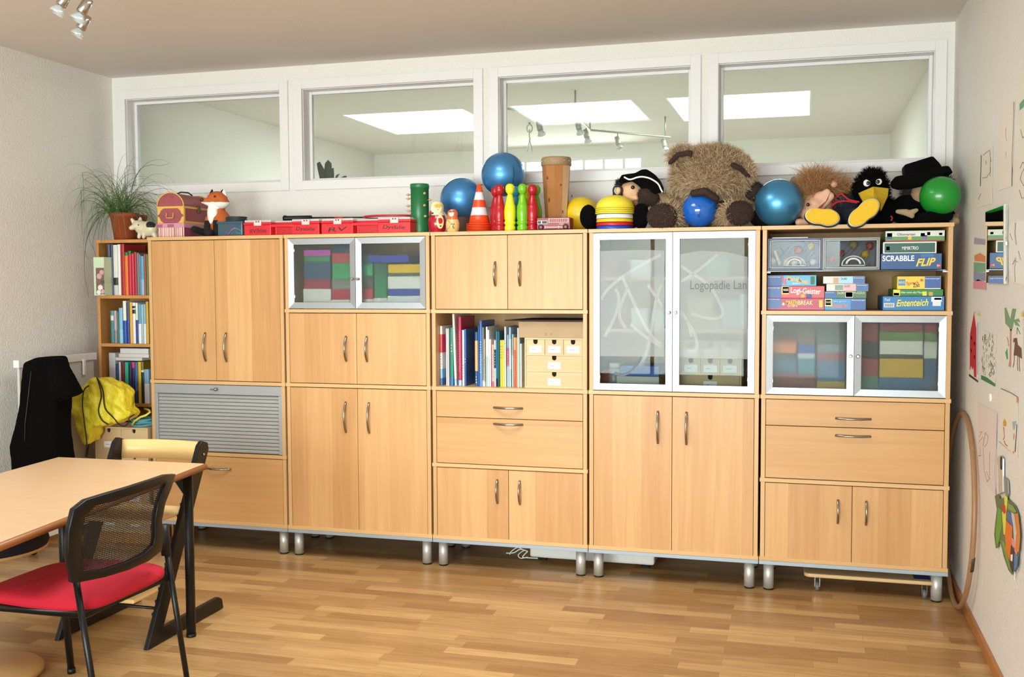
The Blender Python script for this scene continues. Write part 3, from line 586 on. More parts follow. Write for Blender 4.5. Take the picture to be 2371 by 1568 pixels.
zb_ = game(787, 1246, 662, 743, '#d8d4d0', 'white and pale blue puzzle box, topmost of the middle stack', zb_, dep=.24, panels=[('#5074ae', 1116, 1244, 666, 740), ('#a6d6ea', 960, 1114, 668, 740), ('#c8a078', 900, 956, 678, 736)], texts=[('Ravensburger', '#f4f4f4', 1125, 1236, 674, 690), ('3x40', '#4a5a6a', 985, 1048, 678, 702, B9)])
zc_ = game(1442, 2118, 882, 1035, '#2f78b4', 'big blue duck pond game box, bottom of the right stack', Z3, dep=.34, panels=[('#e8eaec', 1455, 1570, 955, 1000), ('#e4eaf0', 1975, 2090, 890, 940), ('#dfe4ea', 1990, 2080, 940, 985), ('#2a2c30', 2008, 2085, 900, 920)] + [('#33343a', 1465 + k * 10, 1470 + k * 10, 962, 994) for k in range(10)], texts=[('Ententeich', '#f3e23c', 1590, 1945, 915, 988, dict(bold=.018, shear=.35, tilt=.03)), ('Trefl', '#e8eef6', 1460, 1525, 905, 935, dict(shear=.3))])
zc_ = game(1555, 2105, 806, 880, '#2f7d3c', 'slim green game box with yellow ends in the right stack', zc_, yf=.07, dep=.28, panels=[('#f0dc50', 1557, 1632, 810, 878), ('#e0a24c', 1948, 1992, 835, 878), ('#3c6a34', 1562, 1622, 845, 872), ('#f0dc40', 1880, 1925, 830, 876)], texts=[('Hier rennt die Maus', '#e8ecc8', 1642, 1880, 828, 850, B9)])
zc_ = game(1600, 2082, 662, 802, '#f0cf45', 'yellow animal language game box with blue end, top of the right stack', zc_, yf=.07, dep=.28, panels=[('#3f66a8', 1904, 2080, 666, 790), ('#5c88a4', 1612, 1690, 695, 762), ('#cc6a4a', 1855, 1885, 692, 718), ('#eee8dc', 1906, 2075, 791, 800)], texts=[('Ravensburger', '#f4f4f4', 1912, 2070, 680, 700), ('Sprach', '#c45a34', 1700, 1838, 715, 765, dict(bold=.014, tilt=.08)), ('Zoo', '#3a3026', 1775, 1848, 735, 780, dict(bold=.014, tilt=.06)), ('NEUES', '#f2f6fa', 1618, 1684, 715, 740)])
zs = zg + .0006
zd = game(1420, 2090, 413, 575, '#1f4f88', 'dark blue word tile game box, lowest of the pile on the glass shelf', zs, dep=.3, panels=[('#b03038', 2032, 2082, 520, 555), ('#2f74ac', 1860, 2000, 420, 450)], texts=[('SCRABBLE', '#f4f6f8', 1437, 1790, 432, 490, dict(bold=.022)), ('FLIP', '#f4cf48', 1805, 2025, 462, 540, dict(bold=.03, shear=.4, tilt=.06)), ('8+', '#f4f4f4', 2040, 2074, 526, 548)])
zd = game(1446, 2032, 283, 413, '#eeece6', 'white edged dark green game box in the pile on the glass shelf', zd, yf=.045, dep=.3, panels=[('#2d5a50', 1460, 2016, 298, 402), ('#e8e2dc', 1480, 1518, 335, 375)], texts=[('MIMIKTRIO', '#eef2ec', 1655, 1835, 335, 372, dict(bold=.01))])
zd = game(1470, 2122, 160, 283, '#5f8f4e', 'green and white garden game box, top of the pile on the glass shelf', zd, yf=.05, dep=.3, panels=[('#dfe4dc', 1472, 2120, 164, 225), ('#3f4f98', 1488, 1545, 185, 250), ('#c03848', 1930, 1965, 180, 215), ('#7a5aa8', 1880, 1930, 215, 255), ('#d86a80', 1860, 1905, 190, 225), ('#c02a34', 2060, 2095, 190, 215), ('#a8303a', 1475, 2110, 268, 280), ('#e8b840', 1720, 1760, 225, 260)], texts=[('Obstgarten', '#7a3a58', 1600, 1800, 188, 224, dict(bold=.02))])
# two clear drawers with toys
def bin_(x0, x1, y0, y1, frame, label, things, slats):
    u0, v0 = q5(x0, y0); u1, v1 = q5(x1, y1); yf = .045; xa = at(u0, (v0 + v1) / 2, y=yf).x; xb = at(u1, (v0 + v1) / 2, y=yf).x; zt = at((u0 + u1) / 2, v0, y=yf).z; z0 = zs; xa = max(xa, BX[4] + .0265)
    t = thing('toy_bin', ((xa + xb) / 2, yf, z0), label, 'storage box', 'clear toy drawers on the glass shelf')
    mb = MB(); k = .004; mb.box((xa, yf + .01, z0), (xa + k, yf + .3, zt), .001); mb.box((xb - k, yf + .01, z0), (xb, yf + .3, zt), .001); mb.box((xa + k, yf + .01, zt - k), (xb - k, yf + .3, zt)); mb.box((xa + k, yf + .01, z0), (xb - k, yf + .3, z0 + k)); mb.box((xa + k, yf + .296, z0 + k), (xb - k, yf + .3, zt - k))
    ring(mb, xa, xb, z0, zt, .0075, yf + .0, yf + .01, .001); mb.build('housing', M(frame, .3), t)
    PL = M('#a8aaac', .2); ring(MB(), xa + .008, xb - .008, z0 + .008, zt - .008, .006, yf - .004, yf + .006, .002).build('drawer_rim', PL, t)
    MB().box((xa + .015, yf, z0 + .015), (xb - .015, yf + .0025, zt - .015)).build('drawer_front', glass_mat('#e8eaec', .35), t)
    mb = MB(); n = 9; W, H = xb - xa - .04, zt - z0 - .04
    for j in range(n):
        xx = xa + .02 + W * (j + .2) / n; l = min(H * .85, (xb - .02 - xx) * 1.0); mb.tube([(xx, yf - .0005, z0 + .02), (xx + l * .8, yf - .0005, z0 + .02 + l)], .0006, seg=4)
    mb.build('diagonal_ribs', M('#8c8e8e', .3), t)
    c = (xa + xb) / 2 + (.01 if slats else 0); r = (xb - xa) * .2
    mb = MB(); prof = [(c + r * math.cos(a), z0 + .02 + r * .85 * math.sin(a)) for a in [PI * k / 14 for k in range(15)]]
    mb.tube([(x, yf - .009, z) for x, z in prof] + [(c - r, yf - .009, z0 + .02)], .0025, seg=6, closed=True)
    mb.tube([(c + r * .6 * math.cos(a), yf - .014, z0 + .026 + r * .5 * math.sin(a)) for a in [PI * k / 10 for k in range(11)]], .005, seg=6)
    mb.build('pull', M('#e4e4e4', .1, alpha=.75), t)
    for nm, px, py, r, col, lb in things:
        u, v = q5(px, py); p = at(u, v, y=yf + .04 + r)
        if p.z - r < z0 + k + .001: p.z = z0 + k + .001 + r
        o = MB().sph((0, 0, 0), r).build(nm, M(col, .5), None); o.location = p; tag(o, lb, 'ball', 'small balls in the toy drawers')
bin_(166, 778, 245, 575, '#1c2a6c', 'blue framed clear drawer of little balls on the glass shelf', [('ball', 655, 335, .017, '#e6d84a', 'small yellow and white ball high in the blue framed drawer'), ('ball', 515, 375, .019, '#cc5a48', 'small red ball in the blue framed drawer'), ('table_tennis_ball', 385, 510, .0155, '#efeeea', 'white little ball left of the pull in the blue framed drawer'), ('table_tennis_ball', 470, 510, .0155, '#efeeea', 'white little ball behind the pull of the blue framed drawer'), ('table_tennis_ball', 555, 510, .0155, '#efeeea', 'white little ball right of centre in the blue framed drawer'), ('table_tennis_ball', 677, 505, .0155, '#efeeea', 'white little ball at the right side of the blue framed drawer'), ('table_tennis_ball', 235, 495, .0155, '#e2e2dc', 'white little ball at the left side of the blue framed drawer'), ('ball', 300, 400, .02, '#5a7a86', 'grey blue ball in the blue framed drawer')], 0)
bin_(780, 1410, 238, 575, '#8d8a88', 'grey framed clear drawer of coloured toys on the glass shelf', [('ball', 1250, 420, .018, '#e8b93a', 'yellow ball in the grey framed drawer'), ('ball', 880, 480, .018, '#c84a52', 'pinkish red ball low left in the grey framed drawer'), ('ball', 985, 410, .016, '#a84a4e', 'dull red ball beside the pull in the grey framed drawer'), ('ball', 1300, 330, .018, '#a85a48', 'brick red ball at the top right of the grey framed drawer'), ('ball', 1120, 320, .02, '#a89468', 'beige ball at the top of the grey framed drawer')], 1)
pk = at(*q5(285, 460), y=.06); MB().box((pk.x - .006, .052, pk.z - .035), (pk.x + .006, .058, pk.z + .035), .001, rot=Matrix.Rotation(-.35, 3, 'Y')).build('wooden_peg', PLY, None).update_tag()
o = bpy.data.objects['wooden_peg']; tag(o, 'pale wooden stick leaning inside the blue framed drawer', 'stick')
p0 = at(*q5(230, 240), y=.07); p1 = at(*q5(620, 240), y=.07); ztb = at(*q5(470, 245), y=.045).z + .001
tag(MB().prism([(p0.x, .06, ztb), (p1.x, .06, ztb), (p1.x, .26, ztb), (p0.x + .02, .26, ztb)], (0, 0, .004)).build('paper_folder', WHITE, None), 'white paper folder lying on the blue framed drawer', 'folder')

# ---- blurred boxes behind the frosted doors
def qa(x, y): return 640 + x / 4.0216, 530 + y / 4.0216
def qb(x, y): return 1740 + x / 4.742, 700 + y / 4.742
def blur_box(q, x0, x1, y0, y1, col, label, y=.05, dep=.2, grp=None, zb=None):
    u0, v0 = q(x0, y0); u1, v1 = q(x1, y1); r = panel_box('game_carton', u0, u1, v0, v1, y, dep, M(col, .6), label, 'box', grp, zb=zb); return r[4]
GA = 'boxes behind the small frosted doors'
ZA = lev(3) + .001
for z0, items in ((None, []),):
    pass
# columns built from the bottom up: (x0,x1, [(top y, colour, label) from bottom to top])
COLS_A = [(250, 505, [(560, '#ece6e2', 'white box low behind the left frosted pane'), (470, '#a8384a', 'dark red box above the white one behind the left frosted pane'), (312, '#3a5a7c', 'slate blue box behind the left frosted pane'), (252, '#4f9068', 'flat green box behind the left frosted pane, on the slate blue one'), (195, '#d45cc8', 'violet bag like box at the top behind the left frosted pane')]),
 (512, 690, [(662, '#f4f2ec', 'low white box at the middle of the small frosted doors'), (565, '#c02c3c', 'bright red box straddling the middle of the frosted doors'), (470, '#8f8c88', 'grey box on the red one behind the frosted doors'), (318, '#3fa46a', 'bright green box at the right edge of the left frosted pane'), (222, '#c84a50', 'red carton above the bright green box'), (150, '#2a4a6c', 'navy carton at the top of the left frosted pane')]),
 (725, 900, [(655, '#e4dedc', 'low pale box at the left of the right frosted pane'), (560, '#d84850', 'coral red box at the left of the right frosted pane'), (440, '#5a5a50', 'dark grey box at the left of the right frosted pane'), (330, '#3aac78', 'mint green box at the left of the right frosted pane'), (235, '#4a6a6a', 'dim teal box on the mint green one')]),
 (905, 1030, [(645, '#f0ece6', 'small white box at the foot of the right frosted pane'), (420, '#2f8a5a', 'tall green box in the middle of the right frosted pane'), (320, '#2f6a58', 'dark green box in the middle of the right frosted pane')]),
 (1035, 1340, [(625, '#e6e6ea', 'white box at the lower right of the right frosted pane'), (560, '#2a48a8', 'royal blue box at the right of the right frosted pane'), (440, '#f2f0ea', 'white game box above the royal blue one'), (412, '#586858', 'grey green box under the yellow one'), (330, '#f0c020', 'yellow box at the right of the right frosted pane')])]
def stack_cols(q, cols, z00, y, dep, grp):
    for x0, x1, st_ in cols:
        z = z00
        for k, (tp, c, lb) in enumerate(st_): z = blur_box(q, x0 + (k * 7) % 12, x1 - (k * 5) % 9, tp, tp + 10, c, lb, y + .004 * (k % 3), dep, grp, z) + .0005
stack_cols(qa, COLS_A, ZA, .065, .25, GA)
zz_ = at(*qa(860, 300), y=.06).z
zq = at(*qa(1000, 318), y=.05).z + .0015
tag(MB().box((at(*qa(850, 260), y=.05).x, .06, zq), (at(*qa(1225, 260), y=.05).x, .28, zq + .038), .002).build('game_carton', M('#2c44b0', .6), None), 'long royal blue box across the top of the right frosted pane', 'box', GA)
GB = 'boxes behind the wide frosted doors'
COLS_B = [(225, 500, [(770, '#8a3430', 'maroon box at the bottom of the left wide frosted pane'), (620, '#2a7498', 'teal blue box above the maroon one'), (560, '#4a4844', 'dark slim box in the left wide frosted pane'), (455, '#f08c3c', 'orange box at the left of the wide frosted pane'), (400, '#b8442c', 'rust box on the orange one')]),
 (505, 700, [(790, '#84403c', 'brown box at the bottom middle of the left wide frosted pane'), (620, '#2f8ca4', 'sea green box in the middle of the left wide frosted pane'), (560, '#c8d4e2', 'pale slim box in the middle of the left wide frosted pane'), (465, '#2c50b0', 'blue box in the middle of the left wide frosted pane'), (360, '#7c5a3c', 'tan box in the middle of the left wide frosted pane'), (290, '#6c6858', 'grey olive box at the top of the left wide frosted pane')]),
 (715, 1030, [(870, '#b89838', 'mustard box at the bottom right of the left wide frosted pane'), (640, '#3f70a0', 'slate box at the right of the left wide frosted pane'), (560, '#a83c44', 'crimson slim box at the right of the left wide frosted pane'), (460, '#7c8896', 'silver blue box at the right of the left wide frosted pane'), (300, '#48585c', 'dim grey box at the upper right of the left wide frosted pane')]),
 (1190, 1395, [(810, '#5a8476', 'green grey box at the bottom left of the right wide frosted pane'), (620, '#a04040', 'dull red box at the left of the right wide frosted pane'), (430, '#3c3a36', 'black box at the left of the right wide frosted pane'), (235, '#94403a', 'rust red box at the upper left of the right wide frosted pane')]),
 (1400, 1890, [(830, '#3c6a94', 'blue box at the bottom of the right wide frosted pane'), (620, '#dcae2c', 'yellow box in the middle of the right wide frosted pane'), (575, '#4c443c', 'dark slim box under the white one'), (425, '#eceadf', 'long white box across the right wide frosted pane'), (325, '#74924c', 'olive green box above the long white one'), (235, '#983848', 'dark pink box at the top of the right wide frosted pane')]),
 (1895, 2040, [(820, '#4a6280', 'grey blue box at the bottom right of the right wide frosted pane'), (620, '#3a6088', 'blue box at the right end of the right wide frosted pane'), (430, '#dcdcd2', 'white box at the right end of the right wide frosted pane'), (330, '#6c8a50', 'green box at the right end of the right wide frosted pane'), (240, '#a02c38', 'red box at the top right corner of the right wide frosted pane')])]
stack_cols(qb, COLS_B, lev(2) + .001, .075, .25, GB)
# ---- behind the tall glass doors
def q4(x, y): return 1360 + x / 3.919, 530 + y / 3.919
sa, sb = SH4; zf = lev(2) + .001
GC = 'things behind the tall glass doors'
def inb(x0, x1, tp, col, zb, lb, cat='box', name='storage_box', y=.1, dep=.2, mat=None):
    u0, v0 = q4(x0, tp); u1, _ = q4(x1, tp); return panel_box(name, u0, u1, v0, v0 + 5, y, dep, mat or M(col, .6), lb, cat, GC, zb=zb + .0006)[4]
inb(160, 250, 258, '#c25a3c', sa, 'orange red little box behind the left tall glass door, top shelf', y=.14)
inb(395, 585, 280, '#e8ecee', sa, 'white box in clear wrap behind the left tall glass door, top shelf')
inb(1080, 1290, 270, '#7cc09a', sa, 'pale green box behind the right tall glass door, top shelf')
inb(400, 545, 720, '#ecebe4', sb, 'cream box behind the left tall glass door, middle shelf')
inb(590, 690, 735, '#dfe4d8', sb, 'small pale box with a yellow mark behind the left tall glass door', y=.11)
za_ = inb(905, 1200, 762, '#c9a888', sb, 'flat tan box on the middle shelf behind the right tall glass door')
inb(905, 1140, 610, '#d8b28c', za_, 'peach coloured carton on the flat tan box', y=.11)
inb(1215, 1380, 640, '#b9c4c8', sb, 'grey blue box on the middle shelf behind the right tall glass door', y=.12)
inb(1385, 1450, 590, '#d8e4e8', sb, 'tall pale box at the right side behind the right tall glass door', y=.1)
zz = inb(265, 650, 1340, '#d8d4cc', zf, 'white tray under the blue box behind the left tall glass door')
inb(300, 650, 1245, '#3f6cb4', zz, 'blue box at the bottom behind the left tall glass door', y=.11)
inb(110, 235, 1300, '#a8503c', zf, 'brown red box at the bottom left behind the left tall glass door', y=.12)
for x, c, lb in ((237, '#2f8f6c', 'green wooden peg figure behind the left tall glass door'), (335, '#d8505c', 'pink wooden peg figure behind the left tall glass door')):
    u, v = q4(x, 800); p = at(u, v, y=.12); zt = at(u, v, y=.12).z; r = .011
    t = thing('peg_figure', (p.x, .12, sb), lb, 'toy figure', 'peg figures behind the tall glass door'); MB().lathe([(r, 0), (r, .02), (r * .7, zt - sb)], (p.x, .12, sb + .0005)).build('body', M(c, .5), t); MB().sph((p.x, .12, zt + .007), .009).build('head', M('#e6c49a', .5), t)
t = thing('glass_jar', (at(*q4(245, 1200), y=.14).x, .14, zf), 'clear jar with white lid behind the left tall glass door', 'jar', None); jx = t.location.x
MB().lathe([(.028, 0), (.03, .01), (.03, .085), (.022, .1)], (jx, .14, zf), seg=24).build('jar_glass', M('#d8dcdc', .2, alpha=.5), t); MB().lathe([(.024, .1), (.024, .12)], (jx, .14, zf)).build('lid', WHITE, t)
drawer_chest(832, 832, 0, 0, 0, 0, [], '') if False else None
u0, _ = q4(835, 0); u1, _ = q4(1400, 0)
drawer_chest(u0, u1, q4(0, 1015)[1], q4(0, 1400)[1], .08, .28, [(3, 1), (3, 1), (1, 1)], 'plywood drawer chest behind the right tall glass door', zb=zf)
from mathutils import noise
def outline_blob(name, pts, y, th, mat, parent, inset=0, voxel=.01, sm=8, crumple=0):
    P = [at(u, v, y=y) for u, v in pts]; mb = MB(); mb.prism([p + Vector((0, -th / 2, 0)) for p in P], (0, th, 0)); tt = mb.build(name + '_t', mat, None)
    r = tt.modifiers.new('r', 'REMESH'); r.mode = 'VOXEL'; r.voxel_size = voxel; r.use_smooth_shade = True; s_ = tt.modifiers.new('s', 'SMOOTH'); s_.iterations = sm; s_.factor = .6
    me = bpy.data.meshes.new_from_object(tt.evaluated_get(bpy.context.evaluated_depsgraph_get())); bpy.data.objects.remove(tt); out = MB(); out.add([v.co + v.normal * crumple * (noise.noise(v.co * 17) + .6 * noise.noise(v.co * 34)) for v in me.vertices], [list(p.vertices) for p in me.polygons], 0, True); return out.build(name, mat, parent)
# ------------------------------------------------------------------ bookcase, far left
BTOP = 1.6655; BY = .2; bx0, bx1 = at(225, 690, y=BY).x, -.012
t = thing('bookcase', ((bx0 + bx1) / 2, BY + .14, 0), 'narrow oak bookcase in the left corner holding folders and books', 'bookcase')
for xa in (bx0, bx1 - .018): MB().box((xa, BY, 0), (xa + .018, BY + .28, BTOP - .018), .001).build('side_panel', OAK, t)
MB().box((bx0, BY - .002, BTOP - .018), (bx1, BY + .28, BTOP), .001).build('top_board', OAK, t)
BSH = []
for v in (684, 796, 934, 1075):
    z = at(290, v, y=BY).z; BSH.append(z); MB().box((bx0 + .018, BY + .002, z - .018), (bx1 - .018, BY + .27, z), .001).build('shelf', OAK, t)
MB().box((bx0 + .018, BY + .27, 0), (bx1 - .018, BY + .278, BTOP - .018)).build('back_panel', OAK, t)
def cb(x): return 200 + x / 3.407
def cv_(y): return 540 + y / 3.407
def row(lst, zb, grp, base_v, yf=.215, dep=.2):
    for x0, x1, tp, bands, lb in lst: book(cb(x0), cb(x1), cv_(tp), base_v, yf, dep, zb + .0005, bands, lb, grp)
row([(166, 186, 88, [(0, '#4a5068'), (.9, '#2f6a70')], 'dark grey blue folder at the left of the top bookcase shelf'), (187, 209, 86, [(0, '#2c3c5c')], 'navy folder beside the spiral bound book on the top bookcase shelf'),
     (211, 244, 92, [(0, '#dcd8d2'), (.65, '#2c2a30'), (.8, '#c8c4c0')], 'white spiral bound book with black patches on the top bookcase shelf'), (246, 268, 88, [(0, '#e4e2e0')], 'white folder left of the red binder'),
     (270, 299, 86, [(0, '#a81c24')], 'tall red binder on the top bookcase shelf'), (301, 327, 150, [(0, '#2a6a30'), (.08, '#e0701c')], 'orange folder with green top on the top bookcase shelf'),
     (329, 352, 140, [(0, '#2a6a30'), (.09, '#c01c34')], 'crimson folder with green top, right of the orange one'), (354, 374, 160, [(0, '#c4203a')], 'crimson folder in the middle of the red group'),
     (376, 394, 150, [(0, '#b01c28')], 'narrow dark red folder, rightmost of the red ones'), (396, 414, 156, [(0, '#6a7480')], 'grey folder right of the red group'),
     (416, 426, 168, [(0, '#7c848c')], 'thin light grey folder beside the blue one'), (427, 452, 182, [(0, '#5aa0c8'), (.6, '#8ab8d8')], 'light blue book on the top bookcase shelf'), (454, 468, 165, [(0, '#b04a2c')], 'thin rust book beside the light blue one'),
     (470, 486, 166, [(0, '#5c7a44')], 'green book at the right end of the top bookcase shelf')], BSH[0], 'folders and books on the top bookcase shelf', 684)
# photo box, open magazine holder
t = thing('magazine_file', (at(235, 640, y=.205).x, .205, BSH[0]), 'pale green magazine holder with a picture, jutting from the top bookcase shelf', 'magazine holder')
xa, xb = bx0 - .012, at(cb(160), 640, y=.17).x; zt = at(230, cv_(190), y=.17).z; zb0 = BSH[0] + .0006; k = .003
mb = MB(); mb.box((bx0 + .02, .15, zb0), (bx0 + .023, .36, zt)); mb.box((bx0 + .023, .15, zb0), (xb, .153, zt)); mb.box((xb - .003, .153, zb0), (xb, .36, zt)); mb.box((bx0 + .023, .153, zb0), (xb - .003, .36, zb0 + .003)); mb.build('file_body', M('#c8d8b8', .5), t)
mb = MB(); mats = [M('#7a5a50', .5), M('#c8a0a0', .5), M('#e4dcd8', .5), M('#4a5a3c', .5)]; x_ = bx0 + .035; wd = xb - x_
mb.box((x_, .1485, zb0 + .005), (xb - .001, .1495, zb0 + (zt - zb0) * .72), 0, 0)
for fx_, fz_, r_, mi in ((.4, .5, .02, 1), (.7, .6, .014, 1), (.5, .2, .022, 2), (.8, .35, .012, 3), (.3, .08, .014, 2), (.75, .1, .013, 1)): mb.cyl((x_ + wd * fx_, .1488, zb0 + (zt - zb0) * fz_), (x_ + wd * fx_, .148, zb0 + (zt - zb0) * fz_), min(r_, wd * .3), mi=mi, seg=12)
mb.build('cover_picture', mats, t)
row([(190, 213, 612, [(0, '#4a8a94'), (.15, '#c8d4d0'), (.3, '#2f7c84')], 'teal book at the left of the second bookcase shelf'), (215, 238, 612, [(0, '#b09aa4'), (.6, '#8a7a80')], 'mauve book on the second bookcase shelf'),
     (240, 254, 620, [(0, '#4a6a54')], 'thin dark green book on the second bookcase shelf'), (256, 284, 590, [(0, '#7cb4d4'), (.6, '#8ac0dc')], 'light blue book left of the blue and white one'),
     (288, 313, 535, [(0, '#e6e2dc'), (.46, '#1f4aa8')], 'white book with a royal blue lower half, left one'), (315, 337, 548, [(0, '#3a4258'), (.4, '#1f3a8c')], 'dark navy book left of the yellow one'),
     (340, 361, 545, [(0, '#d8a838')], 'mustard yellow book on the second bookcase shelf'), (363, 386, 548, [(0, '#e8e4de'), (.08, '#1c1a1e'), (.14, '#e8e4de'), (.17, '#1c1a1e'), (.27, '#e8e4de')], 'white book with black bands on the second bookcase shelf'),
     (388, 405, 550, [(0, '#e6e2da'), (.42, '#20388c')], 'white book with navy lower half, right of the black banded one'), (407, 430, 560, [(0, '#5a9ab8'), (.5, '#e4e8ea')], 'book with blue top and white foot on the second bookcase shelf'),
     (432, 448, 562, [(0, '#a8c0cc')], 'thin silver blue book on the second bookcase shelf'), (450, 467, 560, [(0, '#8ab4cc'), (.5, '#e8ecee')], 'thin book, pale blue above and white below, left of the last yellow one'),
     (469, 488, 540, [(0, '#d4a428')], 'yellow book at the right end of the second bookcase shelf')], BSH[1], 'books on the second bookcase shelf', 795)
row([(178, 228, 945, [(0, '#c4c4c8'), (.3, '#b0acb4')], 'grey magazine holder at the left of the third bookcase shelf'), (231, 255, 1032, [(0, '#2c4a7c')], 'navy book at the left of the third bookcase shelf'),
     (257, 271, 1018, [(0, '#e8e6e2')], 'thin white book beside the dark red one'), (273, 298, 1018, [(0, '#7a1c28')], 'dark red book on the third bookcase shelf'),
     (302, 330, 1018, [(0, '#3ab89c')], 'mint green book on the third bookcase shelf'), (333, 356, 1040, [(0, '#26304c'), (.5, '#1f3a4c')], 'dark navy book right of the mint green one'),
     (358, 380, 1018, [(0, '#e02c7c'), (.14, '#2a2860')], 'indigo book with a pink top on the third bookcase shelf'), (382, 404, 1018, [(0, '#4a6cac'), (.7, '#2a3a74')], 'blue book left of the yellow one on the third shelf'),
     (407, 430, 1016, [(0, '#e4c42c')], 'yellow book on the third bookcase shelf'), (432, 451, 1016, [(0, '#84781c'), (.2, '#e4e0d4'), (.25, '#1c1a20')], 'black book with an olive top on the third bookcase shelf'),
     (454, 492, 1075, [(0, '#8ab0d0'), (.42, '#e6e6ea')], 'pale blue book with a white label at the right end of the third shelf')], BSH[2], 'books on the third bookcase shelf', 931)
zst = at(cb(360), cv_(1012), y=.22).z + .004
for x0, x1, h_, lb in ((215, 438, .018, 'white book lying flat, lowest of the pile on the third shelf'), (255, 492, .022, 'white book lying flat, in the middle of the pile on the third shelf'), (268, 490, .03, 'thick white ring folder lying flat on top of the pile')):
    a, b = at(cb(x0), 830, y=.222).x, min(at(cb(x1), 830, y=.222).x, bx1 - .02); o = MB().box((a, .222, zst), (b, .42, zst + h_ - .001), .001).build('book', M('#dcdad6', .5), None); zst += h_
    tag(o, lb, 'book', 'books lying flat on the third bookcase shelf')
for o in [x for x in bpy.data.objects if x.name.startswith('book') and 'third' in str(x.get('group', '')) and 'flat' not in str(x.get('group', ''))]: pass

# ---- drawer chests, rope and yellow bag in the corner
ch = drawer_chest(221, 350, 990, 1112, .0, .19, [(2, 1), (2, 1)], 'plywood drawer chest under the yellow bag, upper one of two', zb=.345, xr=-.022)
CHT = at(285, 990, y=0).z
ch2 = drawer_chest(221, 350, 1115, 1252, .0, .19, [(2, 1), (2, 1)], 'plywood drawer chest near the floor, lower one of two', zb=.06, xr=-.022)
for o in [ch2]: pass
z_ = at(285, 1115, y=0).z
bt = thing('low_bench', (-.21, .1, 0), 'low wooden plinth under the plywood drawer chests', 'plinth'); MB().box((-.42, .005, .0), (-.02, .185, .058), .002).build('plinth_board', OAK, bt)
TEAL = M('#5c9fb0', .7); YEL = M('#e3cf36', .6, noise=.12, nscale=9)
def coil(name, mat, cx, cy, z, rr, n, label, seed):
    random.seed(seed); pts = []
    for k in range(n * 16):
        a = 2 * PI * k / 16; q = k / (n * 16); pts.append((cx + (rr[0] + .012 * math.sin(3 * q * 9)) * math.cos(a), cy + rr[1] * math.sin(a) * (1 + .1 * math.sin(q * 20)), z + .007 + .0105 * int(k / 16) + .004 * math.sin(a * 2 + q * 8)))
    return tag(MB().tube(pts, .0062, seg=8).build(name, mat, None), label, 'rope')
coil('rope', TEAL, -.115, .1, CHT, (.075, .06), 4, 'coiled blue rope lying on the plywood chest', 3)
mb = MB(); pts = [at(u, v, y=yy) for u, v, yy in ((306, 984, .01), (312, 975, .0), (325, 966, -.005), (338, 962, 0), (347, 955, .01), (345, 950, .05), (335, 947, .09))]
tag(mb.tube(pts, .006, seg=8).build('rope', M('#e6dc50', .7), None), 'yellow rope end lying over the coiled blue rope', 'rope')
t = thing('drawstring_bag', at(245, 985, y=-.02), 'yellow drawstring bag with black cords slumped on the plywood chest', 'bag')
def E(u, v, y, rx, rz, ry): p = at(u, v, y=y); s = S(p); return ('s', p, (rx * s, ry, rz * s))
outline_blob('bag_body', [(222, 874), (246, 875), (272, 886), (295, 902), (301, 928), (299, 949), (309, 946), (316, 956), (309, 964), (288, 976), (250, 983), (226, 990), (219, 1021), (208, 1026), (201, 1022), (187, 984), (173, 944), (170, 926), (182, 913), (203, 892)], -.075, .1, M('#e2cd2c', .5, noise=.12, nscale=9, bump=1.0, bscale=11, bdist=.03), t, voxel=.007, sm=14, crumple=.012)
CORD = M('#17130f', .7)
def cord(pts, y, r, mat, parent, name='cord'): 
    P = [at(u, v, y=(y if not hasattr(y, '__len__') else y[i])) for i, (u, v) in enumerate(pts)]
    Q = []
    for i in range(len(P) - 1):
        a, b, c_, d = P[max(i - 1, 0)], P[i], P[i + 1], P[min(i + 2, len(P) - 1)]
        for k in range(5):
            q = k / 5; Q.append(.5 * ((2 * b) + (c_ - a) * q + (2 * a - 5 * b + 4 * c_ - d) * q * q + (3 * b - a - 3 * c_ + d) * q ** 3))
    Q.append(P[-1]); return MB().tube(Q, r, seg=6).build(name, mat, parent)
cord([(224, 874), (232, 900), (234, 920), (228, 950), (235, 972), (250, 983)], -.135, .0032, CORD, t)
cord([(226, 876), (238, 905), (243, 945), (262, 967), (275, 982), (288, 987), (298, 978), (299, 968), (311, 960)], -.135, .0032, CORD, t)
cord([(206, 893), (194, 905), (191, 940), (196, 985), (201, 1030), (198, 1058)], -.14, .0032, CORD, t)
cord([(207, 1018), (205, 1032), (202, 1058)], -.1, .004, CORD, t)

# ---- white rolling board and black coat at the left wall
t = thing('whiteboard_stand', (-.5, 0, 0), 'white rolling board stand against the left wall behind the coat', 'board stand')
GW = M('#d9dad8', .45)
MB().box((-.51, -.42, .99), (-.475, .19, 1.03), .003).build('top_rail', TRIMW, t)
MB().box((-.505, -.4, .42), (-.49, .18, .988), .002).build('board_panel', M('#cfcdc6', .4), t)
p = at(196, 850, x=-.47); MB().box((-.478, p.y - .012, p.z - .045), (-.466, p.y + .012, p.z + .045), .006).build('bracket', TRIMW, t)
for yy in (-.33, -.02):
    l = MB().box((-.51, yy - .013, .06), (-.485, yy + .013, .42), .002).build('leg', TRIMW, t); 
    MB().lathe([(.026, -.01), (.026, .01)], (-.4975, yy, .0265), axis=(1, 0, 0), seg=20).build('castor', BLACKP, l)
MB().box((-.508, -.41, .07), (-.488, .17, .1), .002).build('cross_bar', TRIMW, t)
t = thing('coat', at(100, 830, y=-.42), 'black coat draped over the end of the white board, left wall', 'coat')
CO = M('#060505', 1.0, spec=.1, bump=.5, bscale=25, bdist=.01)
